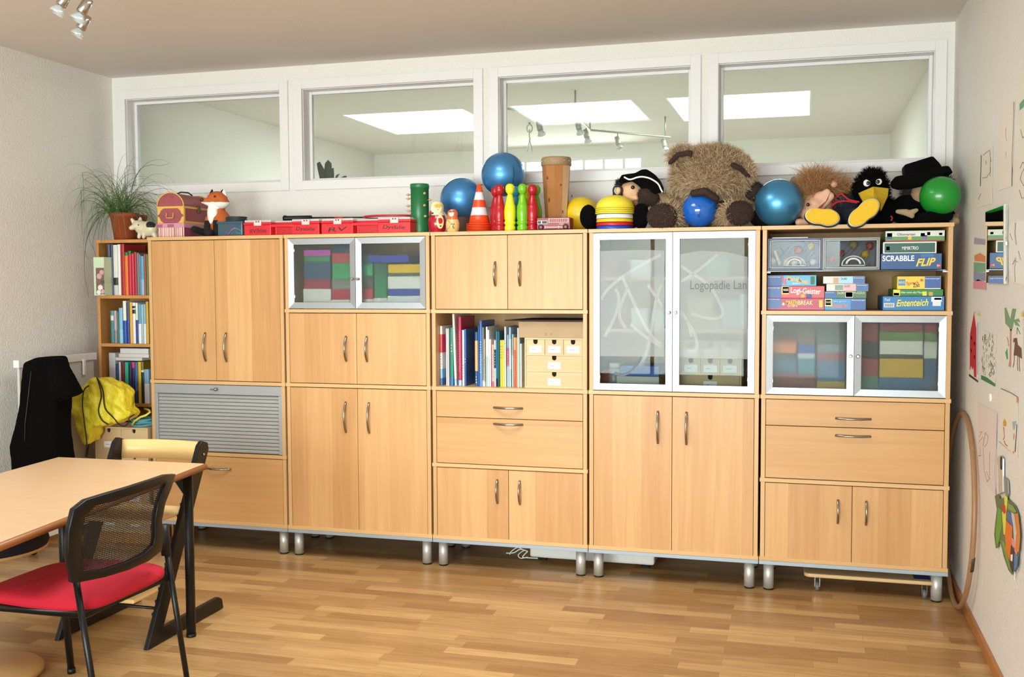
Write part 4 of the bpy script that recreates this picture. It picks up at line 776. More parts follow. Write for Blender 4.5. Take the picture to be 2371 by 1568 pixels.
outline_blob('coat_body', [(72, 838), (100, 826), (137, 825), (145, 850), (150, 930), (147, 990), (156, 1058), (165, 1110), (158, 1180), (45, 1185), (44, 1075), (40, 1030), (52, 985), (62, 940), (66, 890), (69, 860)], -.42, .13, CO, t, voxel=.009)
outline_blob('coat_sleeve', [(125, 828), (142, 832), (153, 855), (168, 882), (183, 910), (170, 918), (150, 924), (136, 933), (125, 915)], -.45, .09, CO, t, voxel=.008)
mb = MB(); mb.tube([at(u, v, y=-.494) for u, v in ((72, 860), (64, 930), (58, 980), (57, 1020))], .0015, seg=5); mb.build('zip', M('#3a3c34', .4), t)

# ------------------------------------------------------------------ table, chairs, stool
TZ = .70
A = at(474, 1073, z=TZ); B = at(135, 1058, z=TZ); far_r = at(0, 1255, z=TZ); far_l = at(0, 1095, z=TZ)
dr = (far_r - A).normalized(); dl = (far_l - B).normalized(); P2 = A + dr * 2.0; P3 = B + dl * 2.0
t = thing('table', ((A.x + B.x) / 2, A.y - .6, 0), 'light wood table with black legs at the lower left', 'table')
o = MB().prism([(p.x, p.y, TZ - .028) for p in (A, B, P3, P2)], (0, 0, .028)).build('tabletop', [TABLE], t, .006)
mb = MB(); EDG = M('#8f5428', .45)
q = [Vector((p.x, p.y, TZ - .014)) for p in (A, B, P3, P2)]
for i in range(4): mb.tube([q[i], q[(i + 1) % 4]], .0125, seg=10)
mb.build('table_edging', EDG, t)
lg = [at(443, 1474, z=0), at(148, 1288, y=-1.25), P2 + Vector((-.06, .08, 0)), P3 + Vector((.06, .08, 0))]
for i, p in enumerate(lg):
    p = Vector((p.x, p.y, 0)); l = MB().lathe([(.0185, .012), (.0185, TZ - .03)], p, seg=24).build('leg', BLACKM, t); MB().lathe([(.018, 0), (.0195, .002), (.0195, .013)], p, seg=24).build('foot', BLACKP, l)
    s_ = 1 if i in (1, 3) else -1; MB().prism([(p.x + s_ * .015, p.y - .012, TZ - .03), (p.x + s_ * .015, p.y - .012, TZ - .12), (p.x + s_ * .085, p.y - .012, TZ - .03)], (0, .024, 0)).build('bracket', BLACKM, t)

# black frame high chair at the far end of the table
t = thing('adjustable_chair', (.74, -1.1, 0), 'black framed wooden step chair standing behind the table', 'chair')
xr_, xl_ = .943, .533
for xs in (xr_, xl_):
    mb = MB(); f0, f1 = Vector((xs, -1.40, 0)), Vector((xs, -1.0, .755)); wv = Vector((0, .052, .012))
    a_ = [(xs - .011, y, z) for y, z in ((-1.41, .0), (-1.335, .0), (-.955, .715), (-.962, .745), (-1.0, .757), (-1.025, .74))]
    mb.prism(a_, (.022, 0, 0)); s_ = mb.build('side_post', BLACKM, t, .004)
    mb = MB(); mb.prism([(xs - .0112, y, z) for y, z in ((-1.36, .002), (-.865, .002), (-.875, .045), (-.9, .06), (-1.30, .06))], (.0224, 0, 0)); mb.build('foot_rail', BLACKM, t, .004)
    for k in range(13):
        mb = MB(); q = .12 + k * .045; y_, z_ = -1.41 + q * .51, q * .97; mb.box((xs + .0095 * (-1 if xs > .7 else 1) - .003, y_ + .0, z_), (xs + .0095 * (-1 if xs > .7 else 1) + .003, y_ + .06, z_ + .012), .001); mb.build('groove', BLACKP, s_)
    MB().cyl((xs + .012 * (1 if xs > .7 else -1), -1.0, .70), (xs + .016 * (1 if xs > .7 else -1), -1.0, .70), .005, seg=12).build('bolt', STEEL, t)
PLB = wood('#d8ae70', '#ecc88c', 'x', .4, .35)
mb = MB(); n = 16; vs = []
for k in range(n + 1):
    q = k / n; x = xl_ + .011 + (xr_ - xl_ - .022) * q; yb_ = -.99 + .035 * math.sin(PI * q)
    vs += [(x, yb_, .665), (x, yb_ + .012, .665), (x, yb_ + .022, .745), (x, yb_ + .010, .745)]
mb.add(vs, [[k * 4 + j, k * 4 + (j + 1) % 4, k * 4 + 4 + (j + 1) % 4, k * 4 + 4 + j] for k in range(n) for j in range(4)] + [[0, 1, 2, 3], [n * 4, n * 4 + 3, n * 4 + 2, n * 4 + 1]], 0, True); mb.build('backrest', PLB, t)
zse = at(402, 1188, y=-1.15).z
MB().box((xl_ + .011, -1.33, zse - .009), (xr_ - .011, -1.06, zse + .009), .007).build('seat', PLB, t)
MB().box((xl_ + .011, -1.46, .195), (xr_ - .011, -1.2, .212), .007).build('foot_plate', PLB, t)
MB().cyl((xl_, -1.27, .12), (xr_, -1.27, .12), .006, seg=12).build('cross_rod', BLACKM, t)

# red seat chair with mesh back
t = thing('visitor_chair', (1.07, -1.95, 0), 'black chair with red seat and mesh back beside the table', 'chair')
RED = M('#b80c28', .85, bump=.3, bscale=400, bdist=.001, sheen=0)
mb = MB(); n = 28; m_ = 10; cx_, cy_, hx_, hy_ = 1.07, -1.955, .235, .228
rows_ = [(.93, -.026), (.99, -.018), (1.0, -.004), (.98, .008), (.92, .016), (.75, .022), (.4, .027), (.001, .028)]; vs = []
for f, dz in rows_:
    for k in range(n * 2):
        a = 2 * PI * k / (n * 2); ca, sa_ = math.cos(a), math.sin(a); e = 2 / 5; x_ = abs(ca) ** e * (1 if ca > 0 else -1); y_ = abs(sa_) ** e * (1 if sa_ > 0 else -1); vs.append((cx_ + hx_ * x_ * f, cy_ + hy_ * y_ * f * (1 - .08 * (x_ < 0) * abs(x_)), .437 + dz - .012 * (x_ < -.6) * f))
N_ = n * 2; mb.add(vs, [[i * N_ + k, i * N_ + (k + 1) % N_, (i + 1) * N_ + (k + 1) % N_, (i + 1) * N_ + k] for i in range(len(rows_) - 1) for k in range(N_)] + [list(reversed(range(N_)))], 0, True); mb.build('seat', RED, t)
mb = MB(); mb.tube([(1.27, -2.16, .405), (1.275, -1.75, .405), (.84, -1.74, .405), (.84, -2.17, .405)], .013, closed=True, seg=10); mb.build('seat_frame', BLACKM, t)
MB().box((.86, -2.15, .40), (1.26, -1.76, .418), .008).build('seat_pan', BLACKP, t)
def bp(u, v): # point on the leaning, curved back
    p = at(u, v, x=1.30); q = (p.z - .45) / .4; x = 1.29 + .05 * q; p = at(u, v, x=x); yy = (p.y + 1.95) / .24; x2 = x + .045 * (1 - min(1, yy * yy)) * .8; return at(u, v, x=x2)
out_ = [(172, 1352), (158, 1290), (160, 1230), (172, 1180), (200, 1158), (245, 1144), (300, 1128), (350, 1112), (385, 1100), (408, 1098), (398, 1130), (384, 1165), (376, 1205), (378, 1245), (376, 1275), (345, 1300), (300, 1320), (245, 1337)]
ins = [(196, 1326), (189, 1280), (190, 1235), (200, 1195), (222, 1172), (255, 1163), (305, 1148), (348, 1134), (372, 1123), (385, 1120), (376, 1140), (366, 1170), (360, 1205), (360, 1240), (357, 1262), (335, 1283), (295, 1302), (245, 1318)]
mb = MB(); n = len(out_)
Po = [bp(*q) for q in out_]; Pi = [bp(*q) for q in ins]; d = Vector((-.022, .006, 0)); vs = Po + Pi + [p + d for p in Po] + [p + d for p in Pi]
fs = []
for i in range(n):
    j = (i + 1) % n; fs += [[i, j, n + j, n + i], [2 * n + i, 3 * n + i, 3 * n + j, 2 * n + j], [i, 2 * n + i, 2 * n + j, j], [n + i, n + j, 3 * n + j, 3 * n + i]]
mb.add(vs, fs, 0, True); o = mb.build('back_frame', BLACKM, t, .003)
mb = MB(); c = sum(Pi, Vector()) / n + d * .5; mb.add([c] + [p + d * .5 for p in Pi], [[0, 1 + i, 1 + (i + 1) % n] for i in range(n)]); mb.build('back_mesh', mesh_net_mat(), t)
def leg(top, q, yy, y2=None, r=.0105):
    a = at(*top, y=yy); b = at(*q, y=y2 or yy); dd = (b - a); b = a + dd * (a.z / (a.z - b.z)); l = MB().cyl(a, b + Vector((0, 0, .0)) - dd.normalized() * .01, r, r * .9).build('leg', BLACKM, t); MB().lathe([(r * 1.15, 0), (r * 1.15, .02)], (b.x, b.y, 0), seg=16).build('rubber_foot', BLACKP, l)
leg((174, 1330), (211, 1560), -2.19, -2.2); leg((384, 1262), (431, 1560), -1.735, -1.72)
for p, q in (((.84, -1.745, .405), (.822, -1.68, 0)), ((.84, -2.165, .405), (.822, -2.23, 0))):
    l = MB().cyl(p, Vector(q) + Vector((0, 0, .01)), .0125, .0125).build('leg', BLACKM, t); MB().lathe([(.0145, 0), (.0145, .02)], q, seg=16).build('rubber_foot', BLACKP, l)
for (u, v), (u2, v2), yy in (((160, 1240), (172, 1345), -2.185), ((378, 1215), (385, 1285), -1.735)):
    MB().cyl(at(u, v, y=yy), at(u2, v2, y=yy), .0165, .0165).build('back_socket', BLACKP, t)

# wobble stool, mostly out of the frame
sc_ = at(-32, 1548, z=.03); t = thing('stool', (sc_.x, sc_.y, 0), 'round wooden stool with black cushion at the lower left edge', 'stool')
c = Vector((sc_.x, sc_.y, 0)); edge = at(102, 1540, z=.02); r = (Vector((edge.x, edge.y, 0)) - c).length
MB().lathe([(r * .96, 0), (r, .006), (r, .022), (r * .95, .03), (.03, .034)], c, seg=48).build('base_disc', wood('#c89a5e', '#deb47a', 'x', .2, .35), t)
MB().lathe([(.022, .03), (.02, .44)], c, seg=20).build('stem', STEEL, t)
zs_ = at(40, 1272, x=None, y=sc_.y).z; re = abs(at(76, 1262, y=sc_.y).x - sc_.x)
MB().lathe([(re * .8, zs_ - .02), (re, zs_ - .012), (re, zs_ - .002)], c, seg=48).build('seat_board', wood('#c89a5e', '#deb47a', 'x', .2, .35), t)
MB().lathe([(re * .98, zs_ - .002), (re * 1.02, zs_ + .01), (re, zs_ + .028), (re * .9, zs_ + .038), (.001, zs_ + .044)], c, seg=48).build('cushion', M('#161418', .9), t)

# ------------------------------------------------------------------ on and under the cabinets, floor
t = thing('cloth_bag_box', (at(1365, 1290, y=.2).x, .2, 0), 'white cloth covered flat box with string under the middle cabinets', 'box')
MB().box((at(1226, 1290, y=.18).x, .18, .03), (at(1515, 1290, y=.18).x, .42, .095), .012).build('cloth_cover', M('#dcdcd8', .8, bump=.4, bscale=12, bdist=.01), t)
mb = MB(); 
for x in (at(1250, 1290, y=.2).x, at(1490, 1290, y=.2).x): mb.box((x - .02, .25, 0), (x + .02, .35, .031))
mb.build('support_block', GAP, t)
wS = M('#e0dfda', .8); ps = [(1222, 1277), (1205, 1272), (1190, 1280), (1172, 1281)]
cord(ps, .15, .003, wS, t, 'string'); cord([(1222, 1277), (1210, 1290), (1225, 1292), (1245, 1293)], .15, .003, wS, t, 'string'); cord([(1215, 1276), (1200, 1268), (1185, 1276), (1180, 1284)], .145, .0025, wS, t, 'string'); cord([(1212, 1275), (1200, 1285), (1206, 1293), (1222, 1290)], .147, .0025, wS, t, 'string')
zr0 = at(2160, 1345, y=.03).z; xa, xb = at(1861, 1330, y=.07).x, at(2168, 1345, y=.03).x
t = thing('roller_board', ((xa + xb) / 2, .2, 0), 'wooden board on castors under the right cabinet', 'roller board')
pts = []; rr = .03
for cx_, cy_, a0_ in ((xb - rr, .02 + rr, -PI / 2), (xb - rr, .36 - rr, 0), (xa + rr, .36 - rr, PI / 2), (xa + rr, .02 + rr, PI)):
    pts += [(cx_ + rr * math.cos(a0_ + k * PI / 8), cy_ + rr * math.sin(a0_ + k * PI / 8), .072) for k in range(5)]
MB().prism(pts, (0, 0, .018)).build('board', wood('#c8a478', '#dcbc90', 'x', .4, .5), t, .006)
for x in (xa + .06, xb - .045):
    for y in (.07, .31):
        l = MB().lathe([(.017, .066), (.017, .072)], (x, y, 0), seg=20).bmadd(bmesh.new()).box((x - .012, y - .011, .02), (x - .009, y + .011, .067)).box((x + .009, y - .011, .02), (x + .012, y + .011, .067)).build('castor', CHROME, t); MB().lathe([(.0205, -.008), (.0205, .008)], (x, y, .0208), axis=(1, 0, 0), seg=24).build('wheel', M('#6c6e70', .5), l)
MB().box((xb - .09, .05, .0905), (xb - .02, .12, .0912)).build('sticker', M('#3a4a70', .5), t)
# hoop leaning in the right corner
mb = MB(); R_ = .415; pts = []
for k in range(72):
    a = 2 * PI * k / 72; z = R_ + .011 - R_ * math.cos(a) ; pts.append((4.026 + .022 * z / (2 * R_), -.0 - R_ * math.sin(a), z))
t = thing('hoop', (4.03, 0, 0), 'wooden gymnastics hoop leaning on the right wall beside the cabinet', 'hoop')
mb.tube(pts, .0105, closed=True, seg=12); mb.build('ring', wood('#8a6340', '#a67f5a', 'z', .2, .4), t)
p = at(2263, 1278, x=4.02); MB().tube([(4.028 + .022 * q_ / .83 - .0, -R_ * math.sin(a_), q_) for a_, q_ in [(a, R_ + .011 - R_ * math.cos(a)) for a in (1.15, 1.2, 1.25, 1.3)]], .0112, seg=12).build('tape_mark', M('#4a3424', .6), t)
# ------------------------------------------------------------------ things standing on the cabinets
T0 = TOP + .0004
def gx(u, y): return at(u, 530, y=y).x
def pxm(u, y): return S(at(u, 530, y=y))
# plant in the left corner
pc = at(289, 520, y=.33); t = thing('potted_plant', (pc.x, .33, BTOP), 'grassy houseplant with long arching leaves in a terracotta pot', 'plant')
s = S(pc); MB().lathe([(20 * s, 0), (24 * s, .002), (31 * s, .13), (33 * s, .131), (34 * s, .155), (31 * s, .156), (30 * s, .145)], (pc.x, .33, BTOP + .0005), seg=32).build('pot', M('#9c4a26', .7, noise=.15, nscale=10), t)
MB().lathe([(29.5 * s, .138), (.001, .142)], (pc.x, .33, BTOP), seg=24).build('soil', M('#3a2618', .95), t)
random.seed(11); mb = MB()
GR = [M('#3f5a2a', .55), M('#5f8a34', .5), M('#76805c', .6)]
def blade(base, d, L, rise, droop, w, mi):
    pts = []; n = 16; d = Vector(d).normalized(); p = Vector(base); dirv = Vector((d.x * (1 - rise), d.y * (1 - rise), rise)).normalized(); st_ = L / n
    for k in range(n + 1):
        pts.append(p.copy()); p = p + dirv * st_; dirv = (dirv + Vector((0, 0, -droop * (.35 + k / n))) + Vector((random.gauss(0, .03), random.gauss(0, .03), 0))).normalized()
        if p.y > YB - .03: p.y = YB - .03
        if p.z < BTOP + .006 and bx0 - .012 < p.x and p.y > BY - .012: p.z = BTOP + .006; dirv.z = max(dirv.z, 0)
        if p.x < XL + .02: p.x = XL + .02
    mb.tube(pts, [w * (1 - .85 * (k / n)) for k in range(n + 1)], mi, 4)
for tu, tv in ((258, 470), (293, 462), (276, 485)):
    b = at(tu, 488, y=.33); b.z = BTOP + .14
    MB_ = mb
    for k in range(52):
        a = random.uniform(0, 2 * PI); r_ = random.random()
        blade(b + Vector((random.gauss(0, .008), random.gauss(0, .008), 0)), (math.cos(a), math.sin(a) * .7, 0), random.uniform(.24, .5), random.uniform(.35, .88), random.uniform(.26, .46), random.uniform(.0014, .0021), random.choice([0, 0, 1, 2]))
    for k in range(16): blade(b + Vector((random.gauss(0, .006), random.gauss(0, .006), 0)), (random.gauss(0, 1), random.gauss(0, 1), 0), random.uniform(.08, .16), .97, .06, .002, 1)
def leafpath(pts, y, w=.0016, mi=0):
    P = [at(u, v, y=y) for u, v in pts]; Q = []
    for q_ in P: q_.x = max(q_.x, XL + .012)
    for i in range(len(P) - 1):
        a, b, c_, d = P[max(i - 1, 0)], P[i], P[i + 1], P[min(i + 2, len(P) - 1)]
        for k in range(5): q = k / 5; Q.append(.5 * ((2 * b) + (c_ - a) * q + (2 * a - 5 * b + 4 * c_ - d) * q * q + (3 * b - a - 3 * c_ + d) * q ** 3))
    Q.append(P[-1]); mb.tube(Q, [w * (1 - .6 * i / len(Q)) for i in range(len(Q))], mi, 4)
for P_, y_ in (([(256, 480), (240, 430), (215, 405), (180, 400), (158, 415), (151, 440), (158, 465), (185, 490)], .3), ([(256, 478), (235, 445), (200, 418), (170, 417), (153, 430)], .32), ([(254, 480), (225, 450), (190, 440), (160, 455), (147, 485), (150, 520), (155, 545)], .28),
               ([(291, 470), (290, 420), (289, 395), (298, 383), (310, 390), (314, 420), (306, 440)], .3), ([(295, 465), (310, 420), (325, 392), (350, 382), (370, 384), (392, 379)], .34), ([(295, 470), (320, 435), (350, 430), (375, 432), (395, 447)], .3), ([(297, 470), (330, 445), (365, 450), (395, 445)], .28),
               ([(256, 485), (225, 500), (205, 540), (197, 580), (205, 600)], .22), ([(256, 486), (222, 510), (200, 560), (195, 620), (200, 660), (206, 690)], .17), ([(254, 486), (235, 500), (215, 560), (225, 600), (240, 640)], .16), ([(260, 486), (240, 520), (235, 570), (245, 600)], .17), ([(252, 484), (228, 505), (206, 545), (215, 575)], .18), ([(300, 470), (330, 480), (350, 510), (362, 520)], .22), ([(300, 470), (325, 460), (352, 500), (358, 530)], .24)):
    leafpath(P_, y_)
mb.build('leaves', GR, t)
p2 = at(325, 520, y=.44); tag(MB().lathe([(.03, 0), (.035, .13), (.04, .131), (.041, .15), (.036, .151)], (p2.x, .44, BTOP + .0005), seg=28).build('plant_pot', M('#8c3626', .6), None), 'dark red empty pot behind the terracotta pot', 'pot')
# pig
y = .24; pp = at(335, 530, y=y); s = S(pp); t = thing('pig_figurine', (pp.x, y, BTOP), 'cream pig figurine with a black spot beside the plant pot', 'figurine')
PIG = [M('#d9cfb0', .35, noise=.08, nscale=14), M('#1c1a20', .5), M('#c8a888', .5)]
def at2(u, v, yy): return at(u, v, y=yy)
sp = at2(349, 520, y - .02)
blob('pig_body', [E(343, 530, y, 25, 18, .036), E(328, 527, y - .01, 17, 16, .03), E(319, 522, y - .02, 12, 12, .024), ('c', at2(314, 524, y - .03), at2(304, 528, y - .045), 8 * s, 5.5 * s), ('c', at2(325, 535, y - .015), at2(322, 549, y - .02), 5 * s, 4.5 * s), ('c', at2(334, 537, y - .02), at2(333, 549, y - .02), 5 * s, 4.5 * s), ('c', at2(355, 538, y), at2(360, 547, y), 8 * s, 6 * s), ('c', at2(311, 516, y - .01), at2(305, 508, y - .02), 6 * s, 3.4 * s), ('c', at2(324, 515, y), at2(325, 506, y), 7 * s, 3.6 * s)], PIG, t, .0035, 4, color_by=lambda c: 1 if (c - sp).length < .026 and c.z > at2(349, 527, y).z else 0)
MB().sph(at2(320, 521, y - .045), .0035, seg=10).build('eye', M('#2a241c', .3), t)
# treasure chest and its striped box
CHT_ = [M('#9c4a52', .5, noise=.2, nscale=9), M('#d8ac50', .45), M('#5a2028', .6)]
def frustum_x(u, y): return gx(u, y)
y0, y1 = .06, .34; x0_, x1_ = gx(366, y0), gx(426, y0)
t = thing('striped_box', ((x0_ + x1_) / 2, y0, T0), 'pink and cream striped gift box under the little treasure chest', 'box')
mb = MB(); zt1 = T0 + .076; mats = [M('#e2cbb0', .6), M('#a85470', .6), M('#c88c9c', .6), M('#8a3a58', .6)]; mb.box((x0_, y0, T0), (x1_, y1 + .03, zt1), .001)
random.seed(4); x = x0_ + .002
while x < x1_ - .006: wd = random.uniform(.002, .009); mb.box((x, y0 - .0006, T0 + .001), (min(x + wd, x1_), y0 + .0005, zt1 - .024), 0, random.choice([1, 2, 2, 3])); x += wd + random.uniform(.004, .01)
mb.box((x1_ - .0005, y0 + .001, T0 + .001), (x1_ + .0008, y1 + .03, zt1 - .024), 0, 3); mb.build('box_body', mats, t)
mb = MB(); mb.box((x0_ - .003, y0 - .003, zt1 - .024), (x1_ + .003, y1 + .033, zt1), .001, 0); mb.box((x0_ - .0035, y0 - .0036, zt1 - .022), (x0_ + .03, y0, zt1 - .006), 0, 1); mb.box((x0_ + .06, y0 - .0036, zt1 - .022), (x0_ + .1, y0, zt1 - .006), 0, 1); mb.build('box_lid', [mats[2], mats[1]], t)
t = thing('toy_chest', ((x0_ + x1_) / 2, y0, zt1), 'small dark red treasure chest with gold corners and domed lid', 'treasure chest'); zc0 = zt1 + .0006; hb = .088; xm = (x0_ + x1_) / 2; hw = (x1_ - x0_) / 2
mb = MB(); mb.box((x0_, y0, zc0), (x1_, y1, zc0 + hb - .008), .002, 0); mb.build('chest_box', CHT_, t)
mb = MB(); 
pr = [(xm + hw * math.cos(a), zc0 + hb + .072 * math.sin(a)) for a in [PI * k / 18 for k in range(19)]]; mb.prism([(x, y0, z) for x, z in pr], (0, y1 - y0, 0), 0); lid = mb.build('chest_lid', CHT_, t)
mb = MB(); mb.box((x0_ - .003, y0 - .003, zc0 + hb - .01), (x1_ + .003, y1 + .003, zc0 + hb + .001), .001, 1)
for yy in (y0 - .002, y1 - .012):
    P_ = [(xm + (hw + .002) * math.cos(a), yy, zc0 + hb + .074 * math.sin(a)) for a in [PI * k / 18 for k in range(19)]]; mb.tube(P_, .0035, 1, 6)
for cx_, sx in ((x0_, 1), (x1_, -1)):
    for cz, sz in ((zc0, 1), (zc0 + hb - .01, -1)):
        mb.prism([(cx_, y0 - .0015, cz), (cx_ + sx * .036, y0 - .0015, cz), (cx_ + sx * .02, y0 - .0015, cz + sz * .012), (cx_ + sx * .012, y0 - .0015, cz + sz * .03), (cx_, y0 - .0015, cz + sz * .036)], (0, .002, 0), 1)
mb.box((x1_ - .001, y0, zc0), (x1_ + .002, y0 + .012, zc0 + hb), 0, 1); mb.box((x1_ - .001, y1 - .012, zc0), (x1_ + .002, y1, zc0 + hb), 0, 1); mb.box((x1_ - .001, y0, zc0), (x1_ + .0018, y1, zc0 + .01), 0, 1); mb.build('gold_trim', CHT_, t)
MB().tube([(xm - .024, y0 - .003, zc0 + .056), (xm - .02, y0 - .008, zc0 + .05), (xm - .022, y0 - .01, zc0 + .035), (xm - .018, y0 - .011, zc0 + .026), (xm + .018, y0 - .011, zc0 + .026), (xm + .022, y0 - .01, zc0 + .035), (xm + .02, y0 - .008, zc0 + .05), (xm + .024, y0 - .003, zc0 + .056)], .0025, seg=6).build('side_handle', CHT_[1], t)
MB().box((x1_ + .002, (y0 + y1) / 2 - .012, zc0 + hb - .03), (x1_ + .007, (y0 + y1) / 2 + .012, zc0 + hb + .012), .001).build('latch', M('#5a4c34', .35, .8), t)
MB().tube([(xm - .01, y0 + .08, zc0 + hb + .074), (xm, y0 + .1, zc0 + hb + .084), (xm + .005, y0 + .16, zc0 + hb + .086), (xm + .005, y0 + .2, zc0 + hb + .074)], .004, seg=6).build('top_strap', BLACKP, t)
mb = MB()
for u, v in ((399, 457), (380, 468), (399, 467), (420, 466)): mb.sph(at(u, v, y=y0 - .0005), .0025, seg=8)
mb.build('rivets', M('#6a2430', .4), lid)
# fox
y = .2; pf = at(500, 500, y=y); s = S(pf); t = thing('fox_plush', (pf.x, y, T0), 'orange and white fox soft toy sitting beside the treasure chest', 'soft toy')
OR = M('#c0602a', .9, noise=.12, nscale=30, bump=.3, bscale=90); WF = M('#f2efe9', .95, bump=.3, bscale=90); BK_ = M('#1a1512', .95, bump=.3, bscale=90)
blob('body', [E(510, 515, y, 26, 30, .055), E(503, 487, y, 18, 20, .042), E(528, 525, y + .01, 14, 14, .04)], OR, t, .005, 5)
blob('chest_bib', [E(492, 495, y - .038, 13, 27, .022), E(497, 478, y - .025, 16, 10, .02)], WF, t, .004, 4)
hz = at2(500, 467, y).z
blob('head', [E(503, 463, y - .01, 25, 20, .05), ('c', at2(490, 468, y - .03), at2(470, 466, y - .055), 13 * s, 5.5 * s), E(510, 470, y - .01, 22, 14, .045)], [OR, WF], t, .0042, 4, color_by=lambda c: 1 if c.z < hz - .006 and c.y < y + .035 else 0)
MB().sph(at2(467, 463, y - .065), (.011, .009, .009), seg=14).build('nose', M('#3a2018', .35), t)
for u, v in ((497, 455),): MB().sph(at2(u, v, y - .062), .0055, seg=12).build('eye', M('#14100c', .1), t)
blob('ear', [('c', at2(519, 452, y), at2(519, 441, y), 7.5 * s, 3 * s)], WF, t, .003, 2); blob('ear', [('c', at2(490, 449, y), at2(491, 440, y), 5 * s, 2 * s)], BK_, t, .003, 2); blob('ear_back', [('c', at2(511, 449, y + .006), at2(516, 440, y + .006), 4 * s, 2 * s)], BK_, t, .003, 2)
blob('leg', [('c', at2(483, 507, y - .03), at2(479, 526, y - .05), 8 * s, 7 * s), ('c', at2(479, 526, y - .05), at2(480, 540, y - .055), 7 * s, 8 * s)], [OR, BK_], t, .004, 3, color_by=lambda c: 1 if c.z < at2(490, 512, y).z else 0)
blob('leg', [('c', at2(502, 507, y - .035), at2(500, 526, y - .05), 9 * s, 7 * s), ('c', at2(500, 526, y - .05), at2(503, 541, y - .055), 7 * s, 9 * s)], [OR, BK_], t, .004, 3, color_by=lambda c: 1 if c.z < at2(490, 512, y).z else 0)
blob('leg', [('c', at2(478, 540, y - .02), at2(450, 531, y - .09), 8 * s, 8 * s)], BK_, t, .004, 3); blob('leg', [('c', at2(500, 542, y - .02), at2(484, 540, y - .1), 8 * s, 8.5 * s)], BK_, t, .004, 3)
# blue-grey clear tub
y0 = .03; xa, xb = gx(502, y0), gx(562, y0); zt = at2(530, 513, y0).z; t = thing('plastic_tub', ((xa + xb) / 2, y0, T0), 'blue grey clear plastic tub with a stack of dark lids', 'tub')
mb = MB(); mb.box((xa + .004, y0, T0), (xb - .002, y0 + .13, zt), .006); mb.box((xa, y0 - .003, zt - .012), (xb, y0 + .134, zt + .001), .002); mb.build('tub_body', M('#3d5a6c', .2, alpha=.8), t)
mb = MB(); 
for k in range(4): mb.lathe([(.05, 0), (.056, .002), (.056, .005), (.05, .0065)], ((xa + xb) / 2 + .004 * (k % 2), y0 + .065, zt + .002 + k * .0066), seg=32)
mb.build('lids', M('#3a4448', .4), t)
mb = MB(); mb.tube([at2(u, v, y0 - .001) for u, v in ((530, 540), (540, 530), (549, 529), (558, 534), (556, 541), (545, 538))], .0018, seg=5); mb.build('teal_string', M('#5aa0a0', .5), t); mb = MB(); mb.tube([at2(u, v, y0 - .001) for u, v in ((522, 536), (530, 543), (536, 532), (545, 526))], .003, seg=5); mb.build('pink_string', M('#a05468', .5), t)
# red organiser cases
RC = M('#cf1f2c', .3); RC2 = M('#a81822', .35); CLL = M('#e6dcdc', .12, alpha=.55)
def case(u0, u1, label, w1, w2, zt_v):
    y0 = .03; xa, xb = gx(u0, y0), gx(u1, y0); h = at2((u0 + u1) / 2, zt_v, y0).z - T0; W = xb - xa; D = .27
    t = thing('organiser_case', ((xa + xb) / 2, y0, T0), label, 'case', 'red organiser cases on the cabinet')
    a = xa + W * .36; b = xa + W * .64; mb = MB()
    mb.prism([(xa, y0, T0), (a, y0, T0), (a + .004, y0 + .045, T0), (b - .004, y0 + .045, T0), (b, y0, T0), (xb, y0, T0), (xb, y0 + D, T0), (xa, y0 + D, T0)], (0, 0, h * .82)); mb.build('case_body', RC, t, .003)
    mb = MB(); mb.box((xa - .003, y0 - .003, T0 + h * .82), (a + .002, y0 + .05, T0 + h), .003); mb.box((b - .002, y0 - .003, T0 + h * .82), (xb + .003, y0 + .05, T0 + h), .003); mb.box((xa - .003, y0 + .045, T0 + h * .82), (xb + .003, y0 + D + .003, T0 + h), .003); mb.build('case_rim', RC, t)
    MB().box((a - .001, y0 - .001, T0 + h * .6), (b + .001, y0 + .008, T0 + h * .84), .003).build('carry_handle', RC, t)
    mb = MB(); mb.box((xa + .002, y0 + .002, T0 + h + .0004), (a, y0 + .05, T0 + h + .013), .003); mb.box((b, y0 + .002, T0 + h + .0004), (xb - .002, y0 + .05, T0 + h + .013), .003); mb.box((xa + .002, y0 + .05, T0 + h + .0004), (xb - .002, y0 + D, T0 + h + .01), .003); mb.build('clear_lid', CLL, t)
    for c in ((xa + a) / 2 + .005, (b + xb) / 2 + .004):
        l = MB().box((c - .022, y0 - .007, T0 + h * .74), (c + .022, y0 - .0032, T0 + h + .01), .003).build('latch', M('#ead6d4', .15, alpha=.8), t)
        for dx in (-.007, .007): MB().box((c + dx - .0035, y0 - .0078, T0 + h + .0), (c + dx + .0035, y0 - .0068, T0 + h + .007)).build('latch_slot', M('#7a2228', .5), l)
    text(w1, ((xa + a) / 2 + .004, y0 - .0008, T0 + h * .36), (a - xa) * .62, INK, t, 'marker_writing', height=h * .32, shear=.15, tilt=.04); text(w2, ((b + xb) / 2, y0 - .0008, T0 + h * .4), (xb - b) * .68, INK, t, 'marker_writing', height=h * .36, shear=.15, tilt=-.03)
    return T0 + h + .013
case(565, 739, 'red organiser case with clear lid, beside the blue grey tub', 'RV/blau', 'Dyslalie', 514); zc1 = case(744, 950, 'red organiser case with clear lid, beside the green peg cylinder', 'RV', 'Dyslalie', 510)
yk = .2; t = thing('racket', (gx(760, yk), yk, zc1), 'badminton racket lying across the red organiser cases', 'racket'); zr = zc1 + .017
xh0, xh1, xs1, xe = gx(658, yk), gx(732, yk), gx(845, yk), gx(952, yk)
MB().lathe([(.016, 0), (.0165, .012), (.0135, .018), (.0125, .16)], (xh0, yk, zr), axis=(1, 0, 0), seg=16).build('grip', BLACKP, t)
